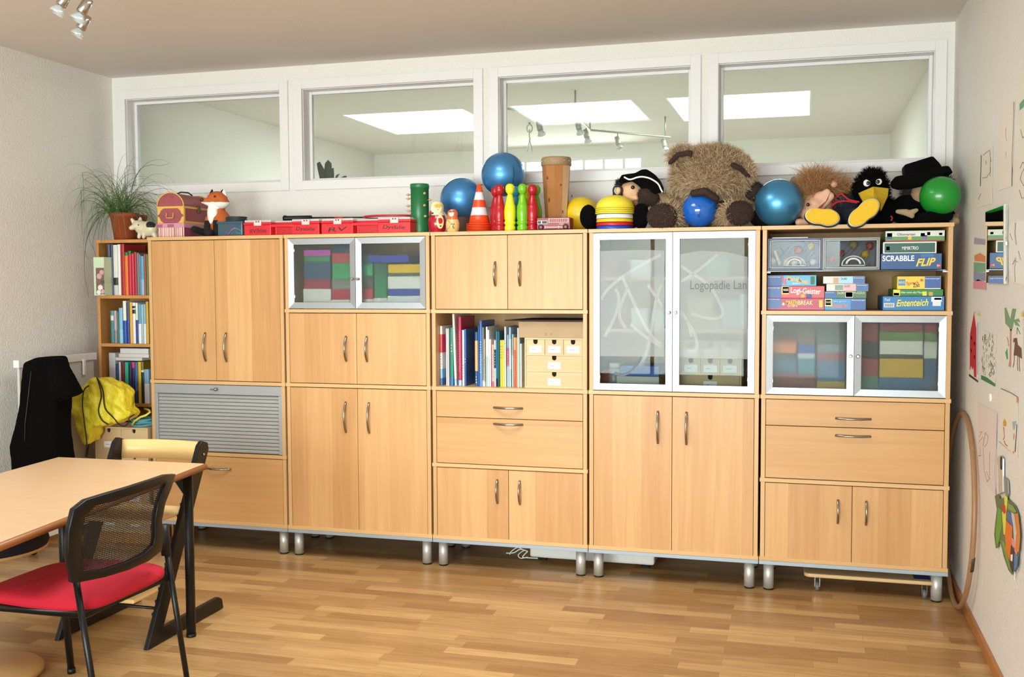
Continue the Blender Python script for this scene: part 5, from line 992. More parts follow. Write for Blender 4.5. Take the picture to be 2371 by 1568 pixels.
MB().cyl((xh0 + .16, yk, zr), (xs1, yk + .0, zr - .004), .0045, .0038).build('shaft', M('#2a2430', .3), t)
mb = MB(); hc = (xs1 + xe) / 2 + .02; hr = (xe - xs1) / 2 + .02; P_ = [(hc + hr * math.cos(2 * PI * k / 36), yk + .1 * math.sin(2 * PI * k / 36), zr - .004) for k in range(36)]; mb.tube(P_, .0055, closed=True, seg=8); hd = mb.build('head_frame', M('#b8242c', .3), t)
mb = MB()
for k in range(-7, 8): q = k / 8; mb.tube([(hc + hr * q, yk - .1 * math.sqrt(1 - q * q), zr - .004), (hc + hr * q, yk + .1 * math.sqrt(1 - q * q), zr - .004)], .0006, seg=4); mb.tube([(hc - hr * math.sqrt(1 - q * q), yk + .1 * q, zr - .004), (hc + hr * math.sqrt(1 - q * q), yk + .1 * q, zr - .004)], .0006, seg=4)
mb.build('strings', WHITE, hd)
MB().cyl((gx(775, yk), yk, zr - .002), (gx(795, yk), yk, zr - .0028), .0048).build('red_band', M('#c83038', .3), t)
# green cylinder with pegs
y = .16; pg = at(972, 480, y=y); s = S(pg); r = 21.5 * s; H = at2(972, 424, y - r).z - T0; t = thing('peg_cylinder', (pg.x, y, T0), 'dark green cardboard tube studded with little wooden pegs', 'tube toy')
MB().lathe([(r * .98, 0), (r * 1.0, .003), (r, .012), (r * .975, .014), (r * .975, H - .025), (r * 1.02, H - .024), (r * 1.02, H - .002), (r * .96, H)], (pg.x, y, T0), seg=48).build('tube_body', M('#1f6b3c', .35), t)
for u, v, sd in ((949, 450, -1), (952, 460, -1), (949, 476, -1), (955, 488, -1), (949, 500, -1), (957, 512, -1), (984, 448, 1), (984, 476, 1), (986, 501, 1), (999, 462, 1)):
    z = at2(u, v, y - r * .7).z; dx = at2(u, v, y).x - pg.x; a = Vector((dx, -.6 * r if abs(dx) < r * 1.05 else -.2 * r, 0)).normalized(); p_ = Vector((pg.x, y, z)) + a * r * .97
    MB().lathe([(.0025, 0), (.0025, .006), (.0065, .009), (.0072, .013), (.005, .018), (.002, .02), (.0018, .026)], p_, axis=a, seg=14).build('peg', M('#c89a6c', .4), t)
# nesting dolls
def doll(u, y, v_top, rpx, cols, label, headf, fc):
    p = at(u, 500, y=y); s = S(p); H = at2(u, v_top, y).z - T0; r = rpx * s; t = thing('nesting_doll', (p.x, y, T0), label, 'nesting doll')
    pr = [(.72, 0), (.8, .01), (.78, .03), (.9, .1), (1, .28), (.98, .42), (.84, .54), (.74, .6), (.72, .66), (.76, .76), (.72, .86), (.55, .94), (.3, .985), (.001, 1)]; tn = [0] * 2 + [0] * 4 + [1] * 8
    MB().lathe([(a * r, b * H) for a, b in pr], (p.x, y, T0), seg=36, tone=tn[:len(pr) - 1]).build('doll_body', [M(c, .15) for c in cols], t)
    fx, fz, fr = headf; c = Vector((p.x + fx * r, y, T0 + fz * H)); d = Vector((fx, -math.sqrt(max(0, 1 - fx * fx)), 0))
    q = Vector((p.x, y, T0 + fz * H)); rr = r * .76
    mb = MB(); 
    def spot(ax, zz, sc, mi, rad=None):
        R = rad or rr; mb.sph(q + Vector((R * math.sin(ax), -R * math.cos(ax), zz * H)), (sc[0], .0016, sc[1]), mi, 14, Matrix.Rotation(ax, 3, 'Z'))
    a0 = math.asin(fx); spot(a0, 0, (fr, fr * 1.25), 0, rr * .97); spot(a0, .065, (fr * .9, fr * .5), 1, rr * .985)
    for dx in (-.28, .28): spot(a0 + dx, .01, (fr * .17, fr * .1), 2, rr * 1.01)
    spot(a0, -.05, (fr * .15, fr * .08), 3, rr * 1.01); mb.build('painted_face', [M('#ecd2a8', .2), M(fc, .25), M('#1c1410', .3), M('#b03030', .3)], t)
    return t, p, s, H, r
t, p, s, H, r = doll(1012, .1, 465, 21, ['#b0172c', '#e8dcb8'], 'larger nesting doll, red below and cream above with painted roses', (.45, .76, .022), '#dca83c')
mb = MB(); mb2 = MB(); random.seed(2)
for ax, z, R, mi in ((-.7, .6, .86, 0), (-.5, .52, .9, 1), (-.85, .52, .9, 1), (-.3, .6, .84, 1), (.7, .42, 1.0, 0), (.5, .3, 1.0, 0), (.95, .3, 1.0, 0), (.75, .2, .97, 1), (.4, .42, .99, 1), (1.0, .46, .95, 1), (.2, .34, 1.0, 1)):
    if mi == 0 and ax > 0: continue
    (mb if mi == 0 else mb2).sph((p.x + r * R * math.sin(ax), .1 - r * R * math.cos(ax), T0 + H * z), (.011 if mi == 0 else .007, .0016, .013 if mi == 0 else .005), mi, 12, Matrix.Rotation(ax, 3, 'Z'))
mb.build('painted_rose', [M('#c02030', .2)], t); mb2.build('painted_leaves', [M('#c02030', .2), M('#1f5a30', .25)], t)
MB().sph((p.x + r * .62, .1 - r * .74, T0 + H * .33), (.02, .0016, .035), seg=16, rot=Matrix.Rotation(.7, 3, 'Z')).build('painted_apron', M('#ead9a0', .2), t)
MB().sph((p.x + r * 1.02 * math.sin(.7), .1 - r * 1.02 * math.cos(.7), T0 + H * .36), (.012, .0018, .015), seg=14, rot=Matrix.Rotation(.7, 3, 'Z')).build('painted_rose', M('#c02030', .2), t)
t, p, s, H, r = doll(1048, .07, 484, 16, ['#dcb878', '#d8643c'], 'smaller nesting doll with orange head and tan body', (.1, .8, .014), '#9c2c24')
mb = MB()
for ax, z in ((.35, .25), (.5, .33), (.2, .33), (.45, .18)): mb.sph((p.x + r * math.sin(ax), .07 - r * math.cos(ax), T0 + H * z), (.004, .0015, .004), seg=10, rot=Matrix.Rotation(ax, 3, 'Z'))
mb.tube([(p.x + r * 1.0 * math.sin(a), .07 - r * math.cos(a), T0 + H * z) for a, z in ((-.5, .5), (-.2, .45), (0, .35), (-.1, .2), (-.5, .15))], .0008, seg=4); mb.build('painted_marks', M('#7a6a34', .3), t)
# gym balls
def ball(name, u, v, rp, y, col, label, rough=.3, coat=.3, grp=None, ring_=None, zrest=None, **k):
    p = at(u, v, y=y); r = rp * S(p); 
    if zrest is not None: p.z = zrest + r
    t = thing(name, p, label, 'ball', grp); MB().sph(p, r, seg=64).build('ball_skin', M(col, rough, k.get('metal', 0), coat=coat), t)
    MB().lathe([(.004, 0), (.003, .002)], (p.x + r * .3, p.y + r * .95, p.z), axis=(0, 1, 0), seg=10).build('valve', M('#d8d8d8', .4), t); return t, p, r
BB = '#4a8cc4'
tA, pA, rA = ball('exercise_ball', 1069, 462, 50, .36, BB, 'metallic blue exercise ball low behind the orange cone', .42, metal=.6)
tB, pB, rB = ball('exercise_ball', 1165, 404, 50.5, .36, BB, 'metallic blue exercise ball raised highest, behind the bowling pins', .42, metal=.6)
MB().lathe([(.052, 0), (.056, .02), (.062, .05), (.058, .052), (.05, .02), (.046, 0)], (pA.x, pA.y, T0), seg=32, cap=False).build('ball_holder', M('#5a3c26', .6), None); o = bpy.data.objects['ball_holder']
o.data.transform(Matrix.Translation(-Vector((pA.x, pA.y, T0)))); o.location = (pA.x, pA.y, T0); sc_z = (pA.z - rA * .78 - T0) / .052; o.data.transform(Matrix.Diagonal((1, 1, max(.5, sc_z), 1))); tag(o, 'brown round holder under the low blue exercise ball', 'ball holder')
text('Dynamax', (0, 0, 0), .085, M('#12243c', .5), tB, 'ball_lettering', height=.014); o = [x for x in bpy.data.objects if x.parent == tB and x.name.startswith('ball_lettering')][0]
mid = Vector((0, -.0006, 0)) - tB.location
for vv in o.data.vertices:
    q = vv.co - mid; h_ = q.x; w_ = q.z; ax = .78 + w_ / rB; el = -.1 + h_ / rB * -1 * -1; vv.co = Vector((math.sin(ax) * math.cos(el), -math.cos(ax) * math.cos(el), math.sin(el))) * (rB + .0012)
# cone stack
y = .17; pc_ = at(1110, 500, y=y); s = S(pc_); t0_ = None; Hc = at2(1113, 430, y).z - T0 - .045; rb_, rt_ = 25 * s, 4.5 * s
OCN = [M('#ee4a1c', .4), M('#e6dcdc', .5)]
for k in range(6):
    if k < 5:
        t = thing('traffic_cone', (pc_.x, y, T0 + k * .008), 'orange traffic cone nested in the stack beside the nesting dolls', 'cone', 'orange cones nested in the stack under the top cone')
        mb = MB(); mb.lathe([(rb_ * 1.22, 0), (rb_ * 1.22, .0045), (rb_ * 1.02, .0055), (rb_ * .99, .0085)], (pc_.x, y, T0 + k * .008 + .0002), seg=40); mb.build('cone_base', OCN[0], t)
    else:
        z5 = T0 + 5 * .008; t = thing('traffic_cone', (pc_.x, y, z5), 'orange and white striped traffic cone, the top one of the stack', 'cone'); mb = MB(); mb.lathe([(rb_ * 1.22, 0), (rb_ * 1.22, .0045), (rb_ * 1.04, .0055)], (pc_.x, y, z5 + .0002), seg=40); mb.build('cone_base', OCN[0], t)
        Hh = at2(1113, 427, y).z - z5 - .005; fr_ = [0, .2, .21, .4, .41, .59, .6, .79, .8, 1]; pr = [(rb_ + (rt_ - rb_) * f, .005 + Hh * f) for f in fr_]; mb = MB(); mb.lathe(pr + [(rt_ * .7, .005 + Hh + .001)], (pc_.x, y, z5), seg=40, tone=[0, 0, 1, 1, 0, 0, 1, 1, 0, 0]); mb.build('cone_body', OCN, t)
# bowling pins
PR = [(.85, 0), (.92, .01), (.98, .09), (.82, .12), (.8, .13), (1, .165), (1, .2), (.88, .21), (.86, .22), (.98, .27), (1.02, .4), (.93, .53), (.9, .54), (.82, .555), (.6, .7), (.45, .76), (.4, .775), (.5, .79), (.72, .83), (.8, .89), (.72, .95), (.42, .99), (.001, 1)]
first = {}
def pin(u, y, vt, col, label, h=None):
    p = at(u, 500, y=y); s = S(p); H = (at2(u, vt, y).z - T0) if h is None else h; r = 13.6 * s
    t = thing('bowling_pin', (p.x, y, T0), label, 'bowling pin', 'coloured toy bowling pins'); MB().lathe([(a * r, b * H) for a, b in PR[:17]], (p.x, y, T0), seg=28).build('pin_body', M(col, .25), t); MB().lathe([(a * r, b * H) for a, b in PR[16:]], (p.x, y, T0), seg=28).build('pin_head', M(col, .25), t); return H
Hp = pin(1157, .1, 427, '#b01824', 'red bowling pin, left end of the front row')
pin(1181, .09, 425, '#e6dc28', 'yellow bowling pin in the front row', None); pin(1210, .09, 425, '#74b81c', 'light green bowling pin in the front row'); pin(1233, .1, 427, '#b01824', 'red bowling pin, right end of the front row')
Hb = pin(1148, .165, 431, '#a81622', 'red bowling pin in the back row by the cone'); pin(1194, .2, 435, '#2f8ca0', 'teal bowling pin in the back row', Hb); pin(1220, .18, 434, '#d8c824', 'yellow bowling pin in the back row', Hb); pin(1241, .16, 431, '#6ca41c', 'green bowling pin in the back row at the right', Hb)
pin(1185, .33, 436, '#2a7c90', 'teal bowling pin half hidden behind the front yellow one', pB.z - rB - T0 - .001)
# toy fire engine block
y0 = .04; xa, xb = gx(1243, y0), gx(1320, y0); zt = at2(1281, 504, y0).z; t = thing('toy_fire_engine', ((xa + xb) / 2, y0, T0), 'dark red toy fire engine tin in front of the wooden drum', 'toy truck')
MB().box((xa, y0, T0 + .004), (xb, y0 + .075, zt), .003).build('truck_body', [M('#8c1f2a', .35)], t); fx = lambda q: xa + (xb - xa) * q; fz = lambda q: T0 + (zt - T0) * q
mb = MB(); WM = [M('#ece8e4', .4), M('#1a1618', .4)]
for q in (fx(.36), fx(.95)): mb.box((q - .001, y0 - .001, fz(.6)), (q + .001, y0 + .0005, fz(.95)), 0, 0)
for q in (.62, .93): mb.box((fx(.36), y0 - .001, fz(q) - .0006), (fx(.95), y0 + .0005, fz(q) + .0006), 0, 0)
for k in range(9): q = fx(.39 + .065 * k); mb.box((q - .0005, y0 - .001, fz(.62)), (q + .0005, y0 + .0005, fz(.93)), 0, 0)
mb.box((fx(.02), y0 - .001, fz(.5)), (fx(.32), y0 + .0003, fz(.78)), 0, 0); mb.box((fx(.03), y0 - .0015, fz(.53)), (fx(.13), y0, fz(.75)), 0, 1); mb.box((fx(.16), y0 - .0015, fz(.53)), (fx(.31), y0, fz(.75)), 0, 1)
mb.box((fx(.24), y0 - .001, fz(.22)), (fx(.78), y0 + .0003, fz(.26)), 0, 0); mb.box((fx(.24), y0 - .001, fz(.14)), (fx(.255), y0, fz(.34)), 0, 0); mb.box((fx(.65), y0 - .001, fz(.14)), (fx(.665), y0, fz(.34)), 0, 0)
mb.build('ladder_and_windows', WM, t)
for q in (.13, .87): w_ = MB().lathe([(.0135, 0), (.0135, .006), (.008, .007)], (fx(q), y0 + .001, T0 + .0145), axis=(0, -1, 0), seg=24).build('wheel', M('#241c1c', .6), t); MB().lathe([(.0075, 0), (.006, .0012)], (fx(q), y0 - .006, T0 + .0145), axis=(0, -1, 0), seg=16).build('hub', M('#a02832', .4), w_)
text('F.D.', (fx(.75), y0 - .0008, fz(.48)), .02, WM[0], t, 'truck_lettering', height=.006)
# drum
y = .24; pd = at(1288, 450, y=y); s = S(pd); rt, rb = 34 * s, 24 * s; zt = at2(1288, 371, y).z; H = zt - T0; t = thing('drum', (pd.x, y, T0), 'tall wooden hand drum with a skin rim', 'drum')
n = 10; mb = MB(); mats = [M(c, .35, noise=.18, nscale=14) for c in ('#a86c34', '#dcb48c', '#c08a50')]; vs = []
for k in range(n): a = 2 * PI * (k + .5) / n + .1; vs += [(pd.x + rb * math.cos(a), y + rb * math.sin(a), T0), (pd.x + rt * math.cos(a), y + rt * math.sin(a), zt - .02)]
for k in range(n): j = (k + 1) % n; mb.add([vs[2 * k], vs[2 * j], vs[2 * j + 1], vs[2 * k + 1]], [[0, 1, 2, 3]], [0, 1, 0, 2, 0, 0, 0, 1, 0, 0][(k + 3) % n])
mb.add([vs[2 * k] for k in range(n)], [list(range(n))], 0); mb.build('drum_shell', mats, t)
mb = MB()
for u, v, a_, b_ in ((1268, 412, .004, .009), (1271, 463, .004, .011), (1298, 428, .003, .006), (1300, 490, .004, .008), (1318, 452, .003, .007)): p_ = at2(u, v, y - rt * .8); dx = p_.x - pd.x; f = (p_.z - T0) / H; R = (rb + (rt - rb) * f) * .985; p_.y = y - math.sqrt(max(0, R * R - dx * dx)); mb.sph(p_, (a_, .003, b_), seg=12)
mb.build('wood_knots', M('#4a2414', .5), t)
rim = MB().lathe([(rt * 1.0, 0), (rt * 1.04, .002), (rt * 1.02, .034), (rt * .96, .042), (.001, .046)], (pd.x, y, zt - .03), seg=48).build('drum_skin', M('#9c8260', .6, noise=.1, nscale=20), t)
mb = MB()
for k in range(14): a = 2 * PI * k / 14 + .12; mb.sph((pd.x + rt * 1.03 * math.cos(a), y + rt * 1.03 * math.sin(a), zt - .008), .0032, seg=8)
mb.build('rim_tacks', M('#e8d8a8', .25, .9), t)
# yellow ball
ball('gym_ball', 1346, 494, 41, .3, '#e3c01c', 'yellow ball between the drum and the pirate puppet', .45, .15, zrest=T0)
# ------------------------------------------------------------------ puppets and soft toys, right half
BLK = M('#060506', 1.0, spec=.12, bump=.3, bscale=80); FLESH = M('#dfb088', .6)
# pirate puppet
y = .2; p = at(1450, 480, y=y); s = S(p); t = thing('pirate_puppet', (p.x, y, T0), 'pirate puppet with black hat and huge black boots, left of the teddy', 'puppet')
blob('body', [E(1450, 505, y + .06, 45, 26, .05), ('c', at2(1395, 522, y + .02), at2(1440, 510, y + .06), 14 * s, 22 * s), ('c', at2(1480, 512, y + .03), at2(1450, 500, y + .06), 14 * s, 18 * s), ('c', at2(1366, 520, y - .02), at2(1395, 522, y + .02), 13 * s, 13 * s), E(1362, 502, y - .05, 21, 29, .025), ('c', at2(1364, 522, y - .04), at2(1385, 522, y), 11 * s, 11 * s), E(1484, 500, y - .1, 20, 31, .025), ('c', at2(1486, 520, y - .09), at2(1478, 515, y), 12 * s, 12 * s)], BLK, t, .007, 5)
blob('head', [E(1462, 450, y, 30, 33, .062), E(1457, 458, y - .05, 15, 12, .02), E(1474, 458, y - .05, 8, 7, .02), E(1452, 468, y - .02, 20, 12, .04)], FLESH, t, .005, 4)
MB().sph(at2(1465, 434, y - .057), (.009, .006, .009), seg=16).build('eye', M('#120c08', .08), t)
outline_blob('hat', [(1444, 407), (1475, 403), (1489, 395), (1501, 394), (1515, 403), (1527, 417), (1534, 433), (1534, 445), (1520, 452), (1500, 450), (1479, 430), (1465, 421), (1439, 427), (1436, 421)], y - .02, .12, BLK, t, voxel=.0055, sm=5)
cord([(1445, 410), (1456, 415.5), (1465, 414.5), (1475, 411), (1487, 409.5), (1501, 412), (1512, 417), (1524, 426), (1531, 440), (1534, 445)], y - .083, .0042, WHITE, t, 'hat_trim')
mb = MB(); c = at2(1430, 441, y - .06); mb.tube([c + Vector((.021 * math.cos(a), 0, .024 * math.sin(a))) for a in [2 * PI * k / 24 for k in range(24)]], .0045, closed=True, seg=8); mb.tube([c + Vector((-.019, 0, -.01)), c + Vector((-.019, 0, -.055))], .005, seg=6); mb.tube([c + Vector((.019, 0, -.01)), c + Vector((.019, 0, -.055))], .005, seg=6); mb.box(c + Vector((-.022, -.004, -.06)), c + Vector((.022, .004, -.03)), .002); mb.build('hook_loop', BLACKP, t)
blob('ear', [E(1431, 441, y - .045, 7, 9, .008)], M('#e0b890', .6), t, .004, 2)
blob('collar', [('c', at2(1437, 468, y - .02), at2(1460, 485, y - .04), 7 * s, 7 * s), ('c', at2(1460, 484, y - .04), at2(1475, 480, y - .04), 6 * s, 6 * s)], M('#7c1826', .8), t, .005, 3)
blob('beard', [E(1437, 425, y + .0, 8, 8, .03)], M('#1c1814', .95), t, .005, 2, fur=dict(n=500, length=.02, width=.0012))
# stacked half-shell markers
y = .1; p = at(1424, 500, y=y); s = S(p); cols = ['#1c44b0', '#c8202c', '#e8c81c', '#f0eeea', '#eed83a', '#ecd434', '#ead030', '#eed83a']; z = T0; r = 43 * s
nm = ['blue half shell marker, lowest of the stack', 'red half shell marker on the blue one', 'deep yellow half shell marker under the white one', 'white half shell marker in the stack']
for k, c in enumerate(cols):
    last = k == len(cols) - 1; lab = nm[k] if k < 4 else 'domed yellow half shell marker, top of the stack' if last else 'yellow half shell marker nested under the topmost dome'
    h = .017 if k < 3 else .022 if k == 3 else .009; tag_g = 'half shell markers stacked beside the pirate' ; R = r * (1.0 if k < 4 else 1.06 - .0 * k) 
    t = thing('half_shell_marker', (p.x, y, z), lab, 'marker cone', tag_g if k < 4 or last else 'yellow markers nested under the topmost dome')
    if not last: MB().lathe([(R, 0), (R * 1.005, .002), (R * .985, h * .9), (R * .9, h * .92), (R * .9, h * .5), (R * .96, .0005)], (p.x, y, z + .0002), seg=40, cap=False).build('shell_band', M(c, .4), t)
    else:
        MB().lathe([(R * 1.0, 0), (R * 1.01, .002), (R * .97, .006)] + [(R * .96 * math.cos(a), .006 + R * .62 * math.sin(a)) for a in [PI / 2 * k_ / 10 for k_ in range(1, 9)]] + [(.012, .006 + R * .61)], (p.x, y, z + .0002), seg=40, cap=False).build('shell_dome', M(c, .4), t)
    z += h
# teddy bear
y = .2; p = at(1640, 470, y=y); s = S(p); t = thing('teddy_bear', (p.x, y, T0), 'huge shaggy brown teddy bear slumped between the balls', 'teddy bear')
FUR = [M('#9c8262', .95, noise=.3, nscale=18), M('#cfb592', .95), M('#98795a', .95)]; DK = M('#33211a', .95, bump=.6, bscale=70)
random.seed(3)
blob('head', [E(1648, 400, y, 88, 58, .13), E(1642, 425, y - .06, 62, 38, .11), E(1690, 418, y, 50, 42, .11), E(1600, 412, y, 43, 46, .11), ('c', at2(1585, 360, y - .04), at2(1558, 364, y - .08), 20 * s, 13 * s), ('c', at2(1705, 382, y - .04), at2(1729, 398, y - .08), 20 * s, 15 * s)], FUR, t, .011, 6, fur=dict(n=15000, length=.036, width=.0013, droop=.35, spread=.45, curl=.25, mi=[1, 1, 2], mask=lambda q: q.z > T0))
blob('body', [E(1630, 475, y + .06, 85, 45, .1), ('c', at2(1580, 480, y), at2(1530, 462, y - .02), 22 * s, 18 * s), ('c', at2(1690, 480, y), at2(1735, 465, y - .02), 24 * s, 17 * s), ('c', at2(1590, 505, y), at2(1548, 500, y - .14), 26 * s, 30 * s), ('c', at2(1660, 505, y), at2(1697, 496, y - .14), 26 * s, 30 * s)], FUR, t, .01, 5, fur=dict(n=9000, length=.026, width=.0013, droop=.3, spread=.45, curl=.2, mi=[1, 1, 2], mask=lambda q: q.z > T0 + .012))
random.seed(8)
for u, v, rx, rz in ((1533, 502, 36, 31), (1712, 494, 32, 29)): blob('paw_sole', [E(u, v, y - .185, rx, rz, .03)], DK, t, .006, 4, fur=dict(n=1500, length=.008, width=.001, droop=.1))
blob('paw', [('c', at2(1512, 462, y - .05), at2(1494, 452, y - .06), 17 * s, 18 * s), ('c', at2(1500, 440, y - .05), at2(1488, 478, y - .06), 14 * s, 12 * s)], DK, t, .006, 4, fur=dict(n=1200, length=.01, width=.001)); blob('paw', [('c', at2(1740, 455, y - .03), at2(1752, 436, y - .03), 15 * s, 14 * s)], DK, t, .006, 4, fur=dict(n=900, length=.01, width=.001))
blob('ear_lining', [('c', at2(1552, 376, y - .11), at2(1570, 358, y - .12), 5.5 * s, 6 * s), ('c', at2(1570, 358, y - .12), at2(1598, 354, y - .13), 6 * s, 6 * s), ('c', at2(1598, 354, y - .13), at2(1600, 362, y - .13), 5 * s, 3 * s)], DK, t, .004, 3); blob('ear_lining', [('c', at2(1697, 382, y - .14), at2(1714, 390, y - .13), 6 * s, 6 * s), ('c', at2(1714, 390, y - .13), at2(1732, 408, y - .1), 6 * s, 5 * s)], DK, t, .004, 3)
blob('bow', [('c', at2(1606, 448, y - .17), at2(1632, 444, y - .18), 9 * s, 10 * s), ('c', at2(1632, 444, y - .18), at2(1658, 460, y - .17), 10 * s, 8 * s), ('c', at2(1672, 478, y - .12), at2(1690, 470, y - .12), 14 * s, 8 * s)], M('#2c1610', .8), t, .006, 4)
t, p, r = ball('small_ball', 1620, 487, 41, -.0 + .085, '#0f5fc0', 'small glossy royal blue ball in the lap of the teddy', .12, .5, zrest=T0)
mb = MB()
cord_pts = [(1618, 476), (1622, 480), (1619, 487), (1621, 492), (1618, 500), (1621, 503)]
mb.tube([at2(u, v, p.y - r * .985) for u, v in cord_pts], .0011, seg=5); mb.tube([at2(u, v, p.y - r * .985) for u, v in ((1616, 497), (1617, 503))], .001, seg=5); mb.build('ball_print', M('#0c2450', .5), t)
tC, pC, rC = ball('exercise_ball', 1804, 469, 55.5, .16, '#4a94c4', 'large metallic blue ball between the teddy and the girl puppet', .34, zrest=T0, metal=.6)
# grey eared soft toy behind the ball
y = .36; p = at(1835, 450, y=y); s = S(p); t = thing('grey_soft_toy', (p.x, y, T0), 'grey eared soft toy mostly hidden behind the large blue ball', 'soft toy')
blob('body', [E(1815, 495, y, 45, 34, .06), E(1770, 505, y + .02, 35, 24, .05)], M('#2c2624', .95), t, .008, 4); blob('ear', [('c', at2(1832, 445, y), at2(1838, 416, y), 15 * s, 7 * s)], M('#6c6c72', .9), t, .005, 3); blob('head', [E(1822, 462, y, 26, 24, .05)], M('#5a5a60', .9), t, .006, 4)
# girl puppet with brown hair
y = .18; p = at(1920, 480, y=y); s = S(p); t = thing('girl_puppet', (p.x, y, T0), 'puppet with wild light brown hair and yellow shoe soles', 'puppet')
SK_ = M('#dcaa8c', .65); NV = M('#141a2c', .9, bump=.3, bscale=150); HR = [M('#8a6038', .8), M('#b88a5c', .7)]
blob('head', [E(1893, 478, y, 34, 36, .07), E(1905, 458, y - .06, 22, 16, .03), ('c', at2(1902, 483, y - .07), at2(1922, 455, y - .08), 6 * s, 10 * s), ('c', at2(1898, 456, y - .07), at2(1915, 445, y - .08), 9 * s, 8 * s), E(1878, 495, y - .01, 24, 22, .06)], SK_, t, .005, 4)
MB().prism([at2(u, v, y - .098) for u, v in ((1893, 482), (1912, 466), (1923, 444), (1917, 462), (1900, 482))], (0, .02, 0)).build('mouth', M('#8c1420', .6), t)
MB().sph(at2(1871, 474, y - .075), (.007, .004, .008), seg=14).build('eye', M('#140e0a', .1), t); blob('ear', [E(1931, 427, y - .03, 8, 8, .012)], SK_, t, .004, 2)
random.seed(6)
blob('hair', [E(1893, 440, y + .03, 42, 36, .06), E(1872, 460, y + .02, 18, 40, .05), E(1940, 445, y + .06, 30, 22, .04), E(1872, 415, y + .02, 10, 12, .02)], HR, t, .008, 4, fur=dict(n=5000, length=.085, width=.0009, droop=.35, spread=.8, curl=.5, mi=1, mask=lambda q: q.z > T0 + .06))
mb = MB()
for k in range(60):
    b0 = at2(1873 + random.gauss(0, 2), 412, y); dx = random.gauss(0, .045); mb.tube([b0, b0 + Vector((dx * .4, random.gauss(0, .01), .03)), b0 + Vector((dx, random.gauss(0, .015), .045 + random.uniform(-.02, .02)))], [.0012, .0011, .0004], 0, 4)
mb.build('ponytail', HR[1], t); MB().lathe([(.009, 0), (.009, .01)], at2(1873, 416, y - .01), seg=12).build('hair_tie', M('#d88a20', .5), t)
blob('dungarees', [E(1955, 490, y + .03, 38, 32, .06), ('c', at2(1945, 500, y), at2(1925, 512, y - .1), 22 * s, 20 * s), ('c', at2(1965, 500, y), at2(1992, 505, y - .12), 22 * s, 20 * s), E(1950, 462, y + .02, 30, 14, .04)], NV, t, .007, 4)
for P_ in ([(1925, 475), (1940, 468), (1960, 466), (1985, 470)], [(1950, 450), (1965, 462), (1980, 466), (1990, 468)], [(1930, 462), (1945, 450), (1952, 450)], [(1925, 480), (1935, 470), (1955, 464)]): cord(P_, y - .045, .0045, M('#b01c2c', .7), t, 'red_strap')
YS = M('#e3b428', .8, bump=.3, bscale=120)
for (u, v, rx, rz, ang) in ((1904, 502, 39, 21, -.15), (2000, 493, 41, 22, .72)):
    c = at2(u, v, -.03 + .0); s2 = S(c); R3 = Matrix.Rotation(-ang, 3, 'Y')
    for dy, k, mt, nme in ((.022, 1.06, M('#1c2830', .8), 'shoe'), (0, 1.0, M('#e8dfc8', .7), 'sole_edge'), (-.012, .94, YS, 'shoe_sole')):
        mb = MB(); prf = [(1, 0)] ; vs = []
        P_ = []
        for j in range(40):
            a = 2 * PI * j / 40; xx = math.cos(a); zz = math.sin(a); w_ = 1 - .16 * math.exp(-((xx + .05) / .3) ** 2) + .08 * (xx > 0) * xx; P_.append(R3 @ Vector((xx * rx * s2 * k, 0, zz * rz * s2 * k * w_)))
        if nme == 'shoe': mb.prism([c + q + Vector((0, dy - .02, -.004)) for q in P_], (0, .05, 0)); 
        else: mb.prism([c + q + Vector((0, dy - .008, 0)) for q in P_], (0, .012, 0))
        mb.build(nme, mt, t, .004)
blob('hand', [('c', at2(1850, 515, y - .05), at2(1868, 515, y - .04), 9 * s, 8 * s)], SK_, t, .005, 3)
# crow puppet
y = .2; p = at(2020, 450, y=y); s = S(p); t = thing('crow_puppet', (p.x, y, T0), 'fuzzy black crow puppet with a folded yellow beak', 'puppet')
random.seed(9)
blob('body', [E(2016, 440, y, 40, 42, .075), E(2035, 490, y + .02, 45, 36, .07), E(2020, 410, y, 28, 20, .05)], BLK, t, .008, 5, fur=dict(n=4500, length=.022, width=.0012, droop=.1, spread=.6, mask=lambda q: q.z > T0 + .1))
mb = MB(); yb_ = y - .1
def bkp(u, v, dy): return at2(u, v, yb_ + dy)
V_ = [bkp(1987, 447, .04), bkp(2022, 432, -.035), bkp(2058, 436, .03), bkp(2056, 455, .02), bkp(2040, 489, -.02), bkp(2034, 475, -.05), bkp(2000, 470, .01), bkp(2022, 455, -.06)]
mb.add(V_ + [v + Vector((0, .03, 0)) for v in V_], [[0, 1, 7, 6], [1, 2, 3, 7], [7, 3, 4, 5], [6, 7, 5], [8, 14, 15, 9], [9, 15, 11, 10], [15, 13, 12, 11], [14, 13, 15], [0, 6, 14, 8], [6, 5, 13, 14], [5, 4, 12, 13], [4, 3, 11, 12], [3, 2, 10, 11], [2, 1, 9, 10], [1, 0, 8, 9]]); mb.build('beak', M('#d2ac1e', .85, bump=.2, bscale=150), t, .003)
cord([(2022, 433), (2030, 450), (2036, 475), (2040, 488)], yb_ - .04, .0012, M('#a8841a', .8), t, 'beak_seam')
for u, v, rx, rz in ((2007, 424, 8, 8.5), (2035, 421, 7, 7.5)):
    e = blob('eye', [E(u, v, y - .075, rx, rz, .008)], M('#efefec', .3), t, .002, 1); MB().sph(at2(u + (3 if u < 2020 else -2), v, y - .086), (.008, .004, .009), seg=14).build('pupil', M('#0c0a0a', .2), e)
cord([(1993, 405), (2005, 412), (2015, 418), (2028, 415), (2045, 408)], y - .078, .004, BLK, t, 'brow')
